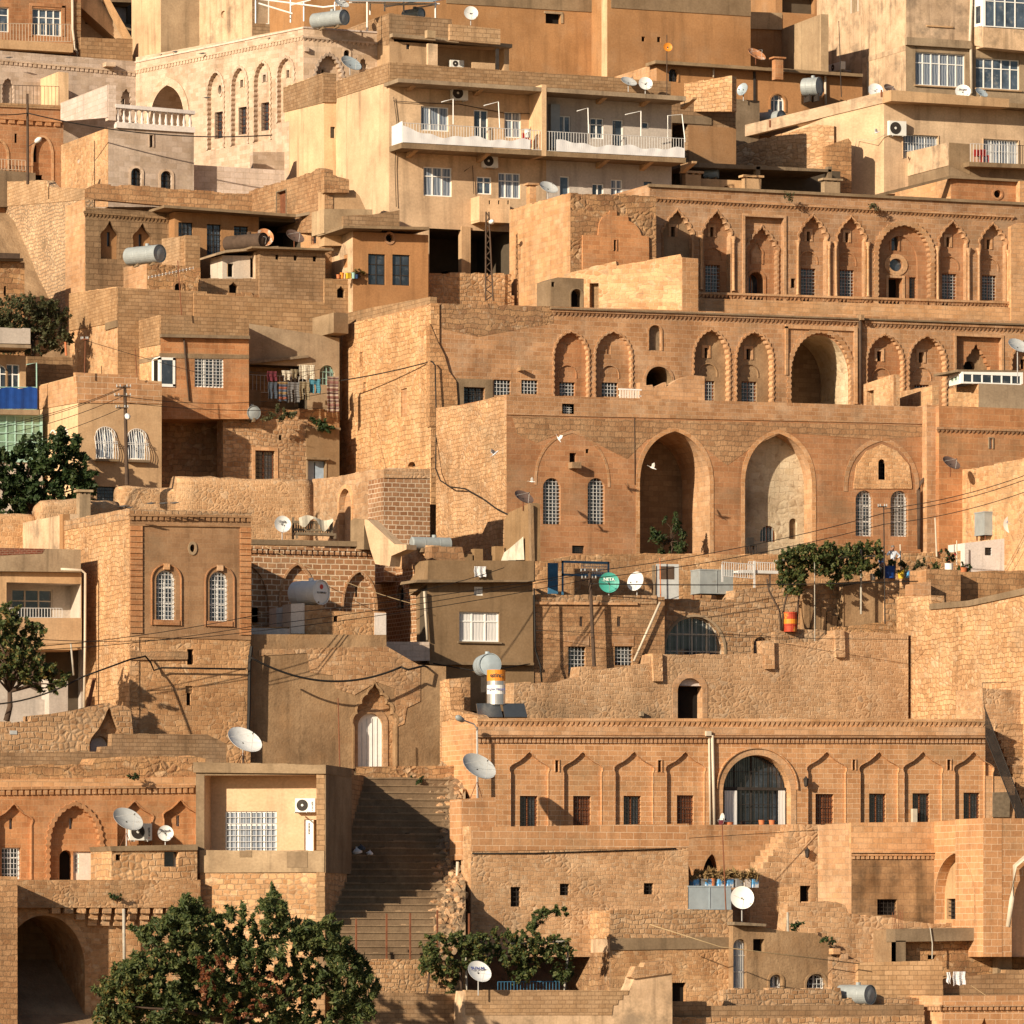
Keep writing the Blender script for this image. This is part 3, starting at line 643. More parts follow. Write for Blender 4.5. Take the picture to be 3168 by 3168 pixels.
# --- rooftop room with block walls above the apartments
B = Bld('rooftop_house', 'small rooftop house of bare blocks with a thin roof slab above the apartments', 'house', 1400, 215, 349)
w = Fr(349)
B.wall(w, [(1205, 128), (1575, 150)], 330, 'tan', [h('r', 1340, 135, 1560, 216, 1.2, 'tan', inner=[], rev='tan'), h('r', 1257, 136, 1268, 152, .2, 'glass')], D=3)
B.wall(w, [(1205, 106), (1575, 140)], [(1575, 151), (1205, 117)], 'concpale', D=3, d=.5, name='slab')
B.wall(Lf(1205, 349), [(995, None), (1205, 40)], 140, 'blk', D=.3, d=.02, rag=.0, name='parapet'); B.wall(w, [(1205, 42), (1398, 60)], 118, 'blk', D=.3, name='parapet')
B.wall(Fr(347.7), [(1392, 74), (1548, 90)], [(1548, 138), (1392, 124)], 'blkpale', D=.3, name='parapet')
B.wall(Fr(347.8), [(1325, 134), (1354, 137)], 330, 'creamold', D=.3, name='pillar'); B.wall(Fr(348), [(1462, 192), (1532, 196)], 330, 'tan', D=.2, name='low_wall')
B.wall(Fr(347.6), [(1322, 92), (1348, 95)], [(1348, 118), (1322, 116)], 'concpale', D=.4, name='roof_stub'); B.wall(Fr(348), [(1535, 150), (1544, 150)], 330, 'iron', D=.1, name='pillar')
# --- cream apartments with balconies
B = Bld('apartment_house', 'cream two storey apartment house with long white railed balconies', 'apartments', 1600, 700, 338)
t = 338.0; w = Fr(t); wo = Fr(t - 1.9)
hol = [h('r', 1302, 330, 1388, 403, .15, win=W('w', 3, 1, 0, 0, 'curtain')), h('r', 1466, 340, 1510, 470, .15, win=W('w', 2, 1, 0, 0, 'glass')), h('r', 1560, 347, 1612, 425, .15, win=W('w', 2, 2, 0, 0, 'curtain')),
       h('r', 1310, 517, 1398, 605, .15, win=W('w', 3, 2, 0, 0, 'curtain')), h('r', 1475, 547, 1520, 600, .12, win=W('w', 2, 2, 0, 0, 'glassblue')), h('r', 1542, 535, 1610, 612, .15, win=W('w', 3, 2, 0, 0, 'curtain')),
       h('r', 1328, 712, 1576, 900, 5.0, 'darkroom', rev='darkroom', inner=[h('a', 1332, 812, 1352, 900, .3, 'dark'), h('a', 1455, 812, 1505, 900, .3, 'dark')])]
B.wall(w, [(1205, 250), (1690, 290)], 900, 'cream', hol, D=dl(1205, t, 1035))
hr2 = [h('r', 1728, 358, 1766, 470, .15, win=W('w', 2, 1, 0, 0, 'glassblue')), h('r', 1826, 365, 1868, 428, .15, win=W('w', 2, 2, 0, 0, 'glass')), h('r', 1895, 370, 1928, 470, .15, win=W('w', 1, 1, 0, 0, 'glass')), h('r', 1986, 377, 2008, 398, .15, win=W('w', 1, 1, 0, 0, 'glass')),
       h('r', 1732, 545, 1762, 640, .15, win=W('w', 1, 1, 0, 0, 'glassblue')), h('r', 1832, 568, 1868, 640, .15, win=W('w', 2, 1, 0, 0, 'glass')), h('r', 1890, 555, 1926, 640, .15, win=W('w', 2, 2, 0, 0, 'curtain')), h('r', 1992, 562, 2018, 580, .15, 'glass')]
B.wall(w, [(1690, 290), (2078, 315)], 900, 'greywall', hr2, D=10, d=-.01)
B.wall(Lf(1205, t), [(1035, None), (1205, 195)], 900, 'cream', D=.4, d=.02)
B.wall(Fr(t + dl(1205, t, 1035) - .3), [(1003.4, 225), (1040, None)], 900, 'cream', [h('r', 1022, 392, 1037, 427, .2, 'glass')], D=6)
B.wall(Lf(1003, t + dl(1205, t, 1035) - .3), [(836, None), (1003, 225)], 900, 'cream', D=.4, d=.02)
wl = Lf(1205, t); B.wall(wl, [(1035, None), (1205, 193)], [(1205, 252), (1035, 306)], 'blk', D=.3, d=.06, name='parapet', rag=.04)
B.wall(Lf(1003, t + dl(1205, t, 1035) - .3), [(836, None), (1003, 226)], [(1003, 318), (836, 358)], 'blk', D=.3, d=.06, name='parapet', rag=.04); B.wall(Fr(t + dl(1205, t, 1035) - .4), [(1000, 226), (1040, None)], [(1040, 316), (1000, 316)], 'blk', D=.2, name='parapet')
B.wall(w, [(1205, 193), (2075, 252)], [(2075, 300), (1205, 250)], 'blk', D=.3, d=.02, name='parapet', rag=.03)
B.wall(wo, [(1232, 242), (2122, 298)], [(2122, 312), (1232, 254)], 'concpale', D=2.2, name='roof_slab')
B.wall(wo, [(1242, 441), (1684, 466)], [(1684, 482), (1242, 458)], 'conc', D=2.0, name='balcony_slab', rag=.04, sl=.8); B.wall(wo, [(1684, 466), (2122, 488)], [(2122, 504), (1684, 482)], 'conc', D=2.0, name='balcony_slab', rag=.04, sl=.8)
for u, va in ((1262, 262), (1470, 276), (1850, 302), (1985, 310), (2112, 318), (1262, 468), (1480, 483), (1850, 501), (1985, 508), (2112, 515)):
    mb = MB(); a, z = w.px(u, va - 6); m = .14
    mb.raw([w.to(a + s_ * m, zz, dd) for s_ in (-1, 1) for zz, dd in ((z, 0), (z, 1.75), (z - .12, 1.7), (z - .5, 0))], [(0, 1, 2, 3), (7, 6, 5, 4), (0, 4, 5, 1), (1, 5, 6, 2), (2, 6, 7, 3), (3, 7, 4, 0)], 'tan'); B.part('bracket', mb)
mb = MB(); mb.pbox(wo, 1676, 262, 1690, 482, -1.95, .02, 'cream'); B.part('partition', mb)
B.rail(wo, 1246, 440, 1676, 464, 60, 'ironwhite', d=-.05, pitch=.17); B.rail(wo, 1692, 466, 2118, 488, 60, 'ironwhite', d=-.05, pitch=.17)
wr = Lf(1246, t - 1.9); B.rail(wr, 1212, 452, 1246, 441, 60, 'ironwhite', pitch=.17)
B.wall(wr, [(1214, 392), (1246, 374)], [(1246, 440), (1214, 452)], 'whitecloth', D=.02, d=.03, name='balcony_sheet')
def sheet(u0, v0, u1, v1, amp):
    mb = MB(); n = 70; g = lambda i: wo.to(*wo.px(u0 + (u1 - u0) * i / n, v0 + (v1 - v0) * i / n), .03 + .008 * math.sin(i * .7)); k = lambda i: wo.to(*wo.px(u0 + (u1 - u0) * i / n, v0 + (v1 - v0) * i / n - 26 - amp * math.exp(-i / 6) - 4 * math.sin(i * .21) - 3 * math.sin(i * .5)), .03 + .012 * math.sin(i * .9))
    for i in range(n): mb.face([g(i), g(i + 1), k(i + 1), k(i)], 'whitecloth')
    B.part('balcony_sheet', mb)
sheet(1246, 440, 1640, 462, 26); sheet(1720, 468, 2118, 488, 10)
B.wall(Fr(t - 1.3), [(1484, 612), (1578, 617)], [(1578, 690), (1484, 686)], 'cream', [h('r', 1512 + i * 29, 620, 1517 + i * 29, 632, .1, 'dark') for i in range(3)], D=1.3, name='balcony_parapet'); B.wall(Lf(1484, t - 1.3), [(1436, None), (1484, 606)], [(1484, 680), (1436, 690)], 'cream', D=.2, d=.02, name='balcony_parapet')
B.wall(Fr(t - .1), [(1428, 700), (1456, 702)], 910, 'tan', D=.5, name='pillar')
for pts in (((1366, 316), (1402, 306), (1402, 385)), ((1497, 327), (1542, 315), (1546, 395)), ((1785, 344), (1819, 334), (1821, 412)), ((1934, 355), (1983, 344), (1983, 422)), ((2066, 440), (2066, 358), (2110, 354), (2120, 440))):
    mb = MB(); wv = Fr(t - 1.75); mb.tube([wv.to(*wv.px(*p)) for p in pts], .035, 'pvc', 5); B.part('line_post', mb)
mb = MB(); mb.pbox(w, 1696, 325, 1724, 460, 0, .4, 'galv'); B.part('cabinet', mb)
# --- step wall with rusty door and ramp at the apartments' foot
B = Bld('yard_wall', 'rough tan block wall with a rusted metal door below the cream apartments', 'wall', 870, 650, 340)
wl = Lf(1010, 335)
B.wall(wl, [(770, None), (840, 570), (880, 558), (962, 535), (985, 520), (1005, 525)], 720, 'coarse', [h('r', 857, 592, 886, 690, .2, 'rust', trim=.06, tmat='woodgrey')], D=.5, rag=.06)
B.wall(Fr(335), [(1003, 525), (1012, 535), (1080, 555)], 596, 'coarse', D=.5, rag=.08); B.wall(Fr(335.3), [(1004, 590), (1095, 588), (1112, 606), (1132, 650)], 760, 'tan', D=1.0)
# --- block and stone walls right of the apartments
B = Bld('block_house', 'bare block house with a dark open store beside the apartment balconies', 'house', 2190, 500, 345)
w = Fr(345)
B.wall(w, [(2074, 300), (2276, 322)], 640, 'blk', [h('r', 2079, 380, 2128, 470, 2.5, 'dark')], D=4, rag=.05)
B.wall(Gn(2118, 345.6, 2266, 342.8), [(2118, 256), (2122, 258), (2266, 234)], [(2266, 345), (2118, 345)], 'coarsepale', D=.5, d=.05, rag=.04)
B.add('patch', w, [(2130, 392, 2276, 640, 0, .06)], 'brown'); B.add('patch', w, [(2078, 358, 2200, 380, 0, .07)], 'conc')
B.wall(Fr(350.8), [(2270, 306), (2350, 312)], 640, 'conc', D=1.6)
# --- long low house behind with flat overhanging roof
B = Bld('long_house', 'long low orange house with a thin overhanging roof and arched windows', 'house', 2300, 320, 353)
t = 353; w = Fr(t)
block(B, t, 2032, 1880, 2668, 196, 420, 'orange', 'ashpale', hF=[h('a', 2068, 213, 2096, 252, .25, win=W('k', 2, 2, 3, 2, 'glass'), trim=.1), h('a', 2384, 292, 2428, 345, .25, win=W('w', 3, 2, 0, 0, 'glassblue'), trim=.1)], topF=[(2032, 196), (2668, 232)])
B.wall(Fr(t - .7), [(2028, 186), (2670, 228)], [(2670, 238), (2028, 196)], 'conc', D=1.5, name='roof_slab', rag=.02)
B.pipe(w, [(2205, 208), (2205, 240)], 3, 'pipewhite'); B.pipe(w, [(2550, 228), (2552, 324)], 4, 'pipewhite')
B.add('pillar', w, [(2330, 212, 2336, 330, 0, .1)], 'iron')
# --- upper right apartment block
B = Bld('apartment_house', 'weathered tall apartment block with a glazed bay and wide white windows', 'apartments', 2990, 300, 356)
t = 356; w = Fr(t); wl = Lf(2803, t)
hD = [h('r', 2870, -60, 2942, 78, .2, win=W('w', 3, 2, 0, 0, 'curtain'), sill='tan'), h('r', 2832, 164, 2986, 262, .2, win=W('w', 6, 2, 0, 0, 'curtain'), sill='tan'), h('r', 3019, 182, 3155, 272, .2, win=W('w', 5, 2, 0, 0, 'glassblue'), sill='tan')]
block(B, t, 2803, 2525, 3260, -120, 420, 'concpale', 'creamold', hD, [h('r', 2636, -25, 2656, 42, .15, win=W('w', 1, 1, 0, 0, 'glassblue'), trim=.05, tmat='whitewash')])
B.add('ledge', w, [(2800, 122, 3000, 140, 0, .25)], 'concpale'); B.add('wall_patch', w, [(2803, -110, 3000, 120, 0, .03)], 'creamold')
B.wall(wl, [(2478, 92), (2535, 80)], 420, 'creamold', D=4, d=-.3)
wb = Fr(t - 1.0)
B.wall(wb, [(3042, 84), (3260, None)], [(3260, 166), (3042, 146)], 'creamold', D=1.0, name='bay'); B.wall(Gn(3013, t, 3043, t - 1.0), [(3013, 84), (3043, None)], [(3043, 147), (3013, 140)], 'creamold', D=.2, name='bay')
B.wall(wb, [(3042, -120), (3260, None)], [(3260, 88), (3042, 82)], 'pvc', [h('r', 3046, -30, 3235, 82, .05, win=W('w', 6, 2, 0, 0, 'glassblue'))], D=.9, name='bay_glazing')
B.wall(Gn(3013, t, 3043, t - 1.0), [(3013, -120), (3043, None)], [(3043, 86), (3013, 84)], 'pvc', [h('r', 3016, 16, 3036, 78, .05, win=W('w', 1, 1, 0, 0, 'glass'))], D=.1, name='bay_glazing')
B.pipe(w, [(3005, -60), (2998, 130), (3001, 140), (3003, 290)], 5, 'pipewhite')
B.add('band', wl, [(2668, 176, 2803, 180, 0, .04), (2664, 0, 2668, 300, 0, .04)], 'creamold')
# --- cream house with roof slab and grilled windows, right
B = Bld('cream_house', 'smooth cream house with a deep roof fascia and white grilled windows on the right', 'house', 2900, 490, 346)
t = 346; w = Fr(t); wl = Gn(2240, 351.6, 2735.3, t)
B.wall(wl, [(2235, 478), (2500, 385), (2735, 290)], 640, 'cream', D=.4)
B.wall(w, [(2735, 300), (3260, None)], 600, 'cream', [h('r', 2793, 418, 2902, 490, .2, win=W('w', 3, 1, 12, 2, 'curtain'), trim=.04, tmat='cream'), h('r', 3042, 432, 3150, 540, .2, win=W('w', 4, 1, 12, 2, 'curtain'), trim=.04, tmat='cream')], D=4)
B.wall(wl, [(2235, 404), (2752, 279)], [(2735, 318), (2235, 440)], 'creamold', D=.5, d=.07, name='parapet')
B.wall(Fr(t - 1.2), [(2757, 278), (3122, 306)], [(3122, 332), (2757, 312)], 'tan', D=1.4, name='roof_fascia'); B.wall(Fr(t - 1.2), [(3122, 318), (3260, 328)], [(3260, 340), (3122, 332)], 'conc', D=1.4, name='roof_slab')
B.wall(Gn(2235, 350.6, 2581, t - .8), [(2225, 478), (2240, 462), (2500, 392), (2520, 385), (2580, 390)], 640, 'coarsepale', D=.4, d=.0, rag=.04, name='stone_wall')
B.wall(Fr(t - .9), [(2556, 452), (2625, 428), (2634, 440)], 640, 'coarse', D=.5, name='stone_wall')
for u, v in ((2380, 372), (2725, 278)): B.add('stain_pipe', wl, [(u, v, u + 5, v + 22, .06, .12)], 'rust')
# --- terrace house with stained parapet under it
B = Bld('terrace_house', 'house with a stained rendered parapet and railed balcony at the right edge', 'house', 2900, 600, 340.5)
t = 340.5; w = Fr(t); wl = Lf(2936, t)
block(B, t, 2936, 2640, 3260, 500, 700, 'conc', 'conc', topF=[(2936, 500), (3260, 512)], topL=[(2640, None), (2936, 500)])
B.wall(wl, [(2640, 508), (2700, 496), (2936, 441)], [(2936, 512), (2640, 590)], 'creamold', D=.3, d=.06, name='parapet'); B.wall(w, [(2936, 441), (3000, 446)], [(3000, 540), (2936, 512)], 'conc', D=.4, d=.02, name='parapet')
B.wall(Fr(t - .8), [(2998, 500), (3260, 512)], [(3260, 524), (2998, 514)], 'conc', D=2.4, name='balcony_slab'); B.rail(Fr(t - .75), 3002, 503, 3148, 508, 60, 'ironwhite', pitch=.2); B.rail(Fr(t - .7), 3150, 508, 3250, 512, 60, 'iron', pitch=.14)
B = Bld('low_house', 'low stone house with a round window under the stained terrace', 'house', 3030, 620, 338.5)
block(B, 338.5, 2942, 2680, 3160, 546, 700, 'ashred', 'ashpale', [h('c', 3074, 588, 3098, 612, .3, 'dark', trim=.12)], topF=[(2942, 546), (3160, 556)])
B.wall(Fr(338.2), [(2690, 606), (2942, 543), (3162, 556)], [(3162, 563), (2942, 551), (2690, 616)], 'conc', D=.6, name='coping')
B.wall(Fr(338), [(3155, 560), (3260, None)], 700, 'ashpale', D=3)
# --- dark open shed with chimneys
B = Bld('open_shed', 'long dark open shed with a thick roof slab above the carved arcade', 'shed', 2340, 600, 344)
t = 341
B.wall(Fr(t), [(2112, 500), (2572, 524)], [(2572, 532), (2112, 516)], 'conc', D=4, name='roof_slab'); B.wall(Fr(t + 3.4), [(2090, 505), (2600, 530)], 680, 'darkroom', D=.4)
for u in (2112, 2340, 2562): B.add('pillar', Fr(t), [(u, 515, u + 12, 650, -.4, 0)], 'conc')
B.wall(Fr(t - .3), [(2160, 552), (2330, 560)], 680, 'tan', [h('a', 2235, 575, 2262, 620, .3, 'dark')], D=1.0, name='low_wall')
# --- rubble house with brick parapet, left
def keel(u0, va, u1, vb, dep=.3, back=None, inner=(), lob=0, trim=0, sp=.5, rev=None): return h('k', u0, va, u1, vb, dep, back, inner=inner, lob=lob, trim=trim, sp=sp, rev=rev)
B = Bld('rubble_house', 'rubble house with a ragged block parapet and two keel niches on its dark grey-brown stone front', 'house', 300, 800, 341)
t = 341
w = Fr(t); wl = Lf(265, t)
B.wall(w, [(265, 640), (545, 660)], 980, 'ashdark', [keel(312, 682, 368, 800, .45, 'brown', [h('r', 339, 715, 348, 760, .2, 'glassblue')]), keel(412, 690, 470, 800, .45, 'brown', [h('r', 437, 722, 446, 760, .2, 'glassblue')])], D=11)
B.wall(w, [(262, 586), (300, 568), (420, 575), (560, 585), (780, 598)], [(780, 660), (262, 614)], 'coarse', D=.5, d=.01, rag=.09, name='parapet')
B.cornice(w, 258, 652, 545, 674, 20, 'ashdark', pitch=.22, proud=.22)
B.wall(wl, [(-60, None), (150, 612), (265, 590)], 980, 'rubpale', D=.5, d=.02, rag=.06, ragL=None) if False else B.wall(wl, [(-60, 568), (145, 560), (160, 578), (160, 590), (265, 588)], 1300, 'rubgrey', D=.5, d=.02, rag=.04)
B.wall(wl, [(-60, 566), (145, 557), (147, 578), (265, 586)], [(265, 618), (-60, 645)], 'blkpale', D=.5, d=.06, name='parapet', rag=.03)
B.wall(wl, [(205, 640), (265, 615)], 1200, 'ashpale', D=.2, d=.05, name='quoin')
# --- brown house with dark roof slab, joined to it
B = Bld('brown_house', 'brown house under a thin dark roof slab with three dark shuttered windows', 'house', 700, 800, 340)
t = 340; w = Fr(t)
B.wall(w, [(540, 655), (800, 668)], 960, 'brown', [h('r', 552, 688, 597, 738, .2, win=W('k', 3, 1, 3, 2, 'glassblue')), h('r', 640, 694, 684, 790, .2, win=W('k', 2, 2, 3, 5, 'glassblue')), h('r', 724, 700, 768, 728, .2, win=W('k', 2, 1, 3, 2, 'glass'))], D=5)
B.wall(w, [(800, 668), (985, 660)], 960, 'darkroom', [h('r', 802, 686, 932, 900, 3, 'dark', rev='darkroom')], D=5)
B.wall(Fr(t - 1.2), [(508, 634), (920, 663)], [(920, 672), (508, 642)], 'conc', D=3, name='roof_slab'); B.wall(Gn(915, t - 1.2, 1004, t - 3.5), [(915, 663), (1004, 645)], [(1004, 655), (915, 672)], 'conc', D=1.5, name='roof_slab')
B.wall(Gn(930, t - .5, 1005, t - 3.2), [(930, 678), (1005, 656)], 960, 'ashpale', [h('r', 962, 684, 978, 756, .2, win=W('b', 1, 2, 2, 4, 'glass'))], D=.5)
# --- block terrace wall carrying the grey water tank
B = Bld('terrace_house', 'pale block terrace house whose flat roof carries a grey water tank', 'house', 450, 830, 338)
block(B, 338, 556, 274, 618, 731, 960, 'blkpale', 'blkpale', topL=[(274, 764), (556, 732)], rag=.03, ragL=.02)
B.wall(Fr(337.7), [(574, 727), (619, 729)], 960, 'blk', D=1.2, name='pier', rag=.02)
# --- cream rubble outhouse
B = Bld('outhouse', 'low outhouse with pale side wall and dark rubble front with a small arched door', 'house', 520, 900, 337)
block(B, 337, 455, 305, 620, 820, 990, 'rubbig', 'ashpale', [h('a', 540, 876, 563, 925, .3, 'dark', trim=.12)], topF=[(455, 815), (560, 822), (620, 828)], topL=[(305, 842), (340, 832), (455, 818)], rag=.1, ragL=.03)
# --- ruined whitewashed room
B = Bld('ruined_room', 'ruined whitewashed room with a tilted concrete roof slab and black gaps', 'house', 740, 860, 335.5)
t = 335.5; w = Fr(t)
B.wall(w, [(688, 790), (808, 792)], 960, 'greywall', [h('r', 702, 815, 722, 856, .3, 'dark'), h('r', 774, 798, 790, 858, .3, 'dark')], D=2); B.wall(Lf(690, t), [(660, None), (690, 790)], 960, 'cream', D=.3, d=.02)  # front greyed: shadow on the whitewash is put into its colour
B.wall(w, [(658, 787), (690, 776), (852, 764)], [(852, 770), (690, 784), (658, 793)], 'concpale', D=3, d=.5, name='roof_slab'); B.wall(Fr(t - .4), [(790, 780), (812, 781)], 960, 'creamold', D=.4, name='pillar')
B.wall(Fr(t - .8), [(622, 862), (808, 862)], 1000, 'blk', [keel(709, 872, 736, 906, .4, 'dark')], D=.5, rag=.02, name='parapet')
B.wall(Fr(t - .9), [(622, 910), (700, 905), (830, 915), (985, 925)], 1010, 'rubbig', D=.6, rag=.12, name='rubble_base')
# --- tan block house with three square vents
B = Bld('block_house', 'tan block house with three small square vents under a flat slab', 'house', 950, 900, 334.5)
t = 334.5; w = Fr(t)
B.wall(w, [(803, 768), (1006, 776)], 1010, 'blk', [h('r', 852, 788, 862, 803, .25, 'dark'), h('r', 909, 790, 919, 806, .25, 'dark'), h('r', 968, 793, 979, 809, .25, 'dark')], D=5)
B.wall(w, [(770, 764), (1022, 772)], [(1022, 778), (770, 770)], 'conc', D=5, d=.5, name='roof_slab', rag=.01)
B.wall(Fr(t - .2), [(1004, 862), (1116, 863)], 1010, 'blk', [keel(1043, 884, 1067, 921, .4, 'dark')], D=.8, name='parapet', rag=.02)
# --- orange house
B = Bld('orange_house', 'smooth orange house with a porthole and two tall dark windows', 'house', 1200, 920, 333.6)
t = 333.6; w = Fr(t)
block(B, t, 1092, 1008, 1325, 716, 1010, 'orange', 'creamold', [h('c', 1193, 724, 1216, 749, .3, 'dark', trim=.13, tmat='ashred'), h('r', 1139, 786, 1192, 880, .15, win=W('k', 2, 3, 0, 0, 'glass')), h('r', 1214, 788, 1268, 882, .15, win=W('k', 2, 3, 0, 0, 'glass'))], [h('r', 1065, 788, 1076, 830, .2, 'glass')])
B.wall(Fr(t - .8), [(1062, 698), (1328, 702)], [(1328, 711), (1062, 705)], 'conc', D=4, name='roof_slab'); B.wall(Gn(980, t + 2.2, 1064, t - .8), [(980, 728), (1064, 698)], [(1064, 706), (980, 733)], 'conc', D=2.5, name='roof_slab')
B.wall(Fr(t + 1), [(1062, 668), (1150, 664), (1236, 650)], 720, 'blk', D=1, name='parapet', rag=.02); B.wall(Fr(t + 1.2), [(1003, 646), (1152, 648)], 720, 'concpale', D=2, name='parapet')
# --- rubble wall under the apartments' open porch
B = Bld('porch_wall', 'low rubble wall closing the dark porch below the cream apartments', 'wall', 1450, 920, 335)
B.wall(Fr(335), [(1322, 845), (1582, 848)], 1010, 'rubmort', D=.5, rag=.06); B.wall(Fr(335.05), [(1322, 912), (1590, 914)], 1010, 'ashpale', D=.3, d=.04, name='footing')
# --- upper carved arcade
B = Bld('arcade_house', 'upper stone house with a long row of carved keel niches and a big round arch', 'house', 2600, 920, 331)
t = 331; w = Fr(t)
def niche(ua, va, u0, u1, vb, slit, wn, wv, lob=.0, lun=True, back='ashred', dep=.4, sp=.73, trim=.1, rev='ashpale', tp=.06, k='K'):
    inn = []; back = random.choice((back, back, 'ash', 'rough')) if back == 'ashred' else back; dep *= random.uniform(.8, 1.2)
    if slit: inn.append(h('r', slit[0], slit[1], slit[2], slit[3], .3, 'dark', trim=.16, tmat='ashpale'))
    if lun and wn: inn.append(h('a', (wn[0] + wn[2]) / 2 - 27, wn[1] - 52, (wn[0] + wn[2]) / 2 + 27, wn[1] - 14, .06, back, trim=.05, tp=.03))
    if wn: inn.append(h('r', *wn, .28, win=wv))
    return h(k, u0, va, u1, vb, dep, back, inner=inn, sp=sp, lob=lob, trim=trim, rev=rev, tmat='ash', tp=tp)
gw = W('b', 2, 2, 4, 7, 'glass', 'irongrey'); HH = []
HH.append(niche(2100, 649, 2052, 2140, 960, (2083, 700, 2095, 730), None, None))
for ua, va, u0, u1, wn in ((2218, 652, 2177, 2259, (2193, 817, 2238, 903)), (2516, 666, 2475, 2556, (2488, 828, 2533, 912)), (2633, 670, 2593, 2674, (2606, 833, 2650, 915)), (2946, 684, 2908, 2988, (2923, 845, 2967, 923)), (3071, 691, 3034, 3110, (3047, 850, 3090, 926))):
    HH.append(niche(ua, va, u0, u1, 945, (ua - 11, va + 48, ua - 1, va + 78), wn, gw))
HH.append(h('r', 2304, 672, 2424, 945, .35, 'ash', inner=[h('K', 2318, 698, 2412, 945, .35, 'ashred', sp=.66, lob=.05, trim=.12, tp=.08, inner=[h('a', 2331, 838, 2378, 945, .8, 'dark', win=W('b', 2, 1, 0, 0, 'glass'), trim=.14), h('k', 2342, 745, 2372, 812, .05, 'ashpale', trim=.1, sp=.35)])], trim=.16, tmat='ashpale', tp=.07))
HH.append(h('a', 2714, 696, 2880, 950, .4, 'ashred', lob=.09, trim=.3, tmat='ash', tp=.08, sp=.62, inner=[h('a', 2740, 728, 2848, 950, .12, 'ashred', sp=.62, inner=[h('a', 2769, 724, 2791, 772, .25, win=W('k', 1, 2, 0, 0, 'glass'), trim=.1), h('c', 2763, 797, 2805, 836, .2, 'glass', trim=.3, tmat='ashpale'), h('r', 2760, 857, 2804, 945, .9, 'dark', trim=.14, tmat='ashpale'), h('r', 2722, 853, 2738, 918, .25, win=W('b', 1, 1, 3, 6, 'glass')), h('r', 2825, 855, 2846, 920, .25, win=W('b', 1, 1, 3, 6, 'glass'))])]))
HH.append(h('r', 2446, 862, 2460, 890, .3, 'dark', trim=.06))
B.wall(w, [(2010, 570), (3260, 632)], 1010, 'ash', HH, D=8)
B.band(w, 2005, 569, 3260, 631, 9, -.1, .14, 'conc', 'coping'); B.cornice(w, 2025, 609, 3135, 668, 18, 'ash', pitch=.24, proud=.24)
B.cornice(w, 2145, 903, 3260, 938, 19, 'ashpale', pitch=.24, proud=.3); B.wall(Fr(t - .3), [(2150, 922), (3260, 955)], 1040, 'ashpale', D=.4, name='plinth')
def colonette(u, v0, v1, r=.085):
    mb = MB(); a, z1 = w.px(u, v0); z0 = w.px(u, v1)[1]
    mb.lathe(w.to(a, z0, .07), (0, 0, 1), [(0, r * 1.5), (.1, r), (z1 - z0 - .4, r * .95), (z1 - z0 - .36, r * 1.3), (z1 - z0 - .3, r * .9), (z1 - z0 - .08, r * 1.9), (z1 - z0, r * 2.1)], 'ashpale', 10); B.part('colonette', mb, smooth=True)
for u, v in ((2168, 728), (2268, 732), (2467, 744), (2564, 748), (2585, 748), (2684, 750), (2900, 762), (2996, 768), (3027, 768), (3118, 774)): colonette(u, v, v + 168)
B.wall(Fr(t - .4), [(3128, 700), (3150, 690), (3260, 690)], 1010, 'ashpale', D=1, name='pilaster')
# --- stub with rough rubble front and blind arch
B = Bld('ruined_house', 'cut-off stone house with bulging rubble front and a walled-up stepped arch', 'house', 1860, 930, 327.5)
t = 327.5; w = Fr(t)
block(B, t, 1765, 1577, 2030, 596, 1010, 'rubbig', 'ashpale', [h('r', 1896, 742, 1903, 775, .3, 'dark')], [h('r', 1604, 760, 1612, 806, .3, 'ashred')], topF=[(1765, 596), (2030, 606)], topL=[(1577, None), (1765, 596)], rag=.07, ragL=.05)
B.wall(w, [(1800, 728), (1848, 728), (1849, 712), (1852, 690), (1862, 672), (1882, 660), (1884, 652), (1905, 652), (1906, 668), (1940, 668), (1942, 684), (1962, 694), (1976, 712), (1982, 730), (2004, 732), (2005, 765)], 1010, 'ashred', [h('r', 1895, 743, 1903, 776, .3, 'dark', trim=.05)], D=.3, d=.14, name='blocked_arch')
# --- pale wall and hut below the arcade's left end
B = Bld('stone_wall', 'bright stone wall with shadow streaks running to the foot of the upper arcade', 'wall', 1980, 930, 325)
wl = Gn(1740, 327, 2112, 322.5); B.wall(wl, [(1740, 882), (1745, 848), (1905, 808), (1908, 822), (2105, 786), (2110, 798)], 1010, 'rubpale', [h('r', 1824, 876, 1852, 960, .4, 'inner')], D=.5, rag=.04)
B.wall(Fr(322.5), [(2111, 796), (2160, 800)], 1010, 'ash', D=8, rag=.03)
B = Bld('stone_hut', 'small grey rendered hut with an arched opening below the ruined stone house', 'hut', 1755, 930, 321.5)
B.wall(Fr(321.8), [(1704, 866), (1725, 858), (1806, 862)], 1010, 'conc', [h('a', 1766, 894, 1801, 980, .7, 'dark', trim=.06), h('r', 1706, 872, 1716, 887, .3, 'dark')], D=2, rag=.02)
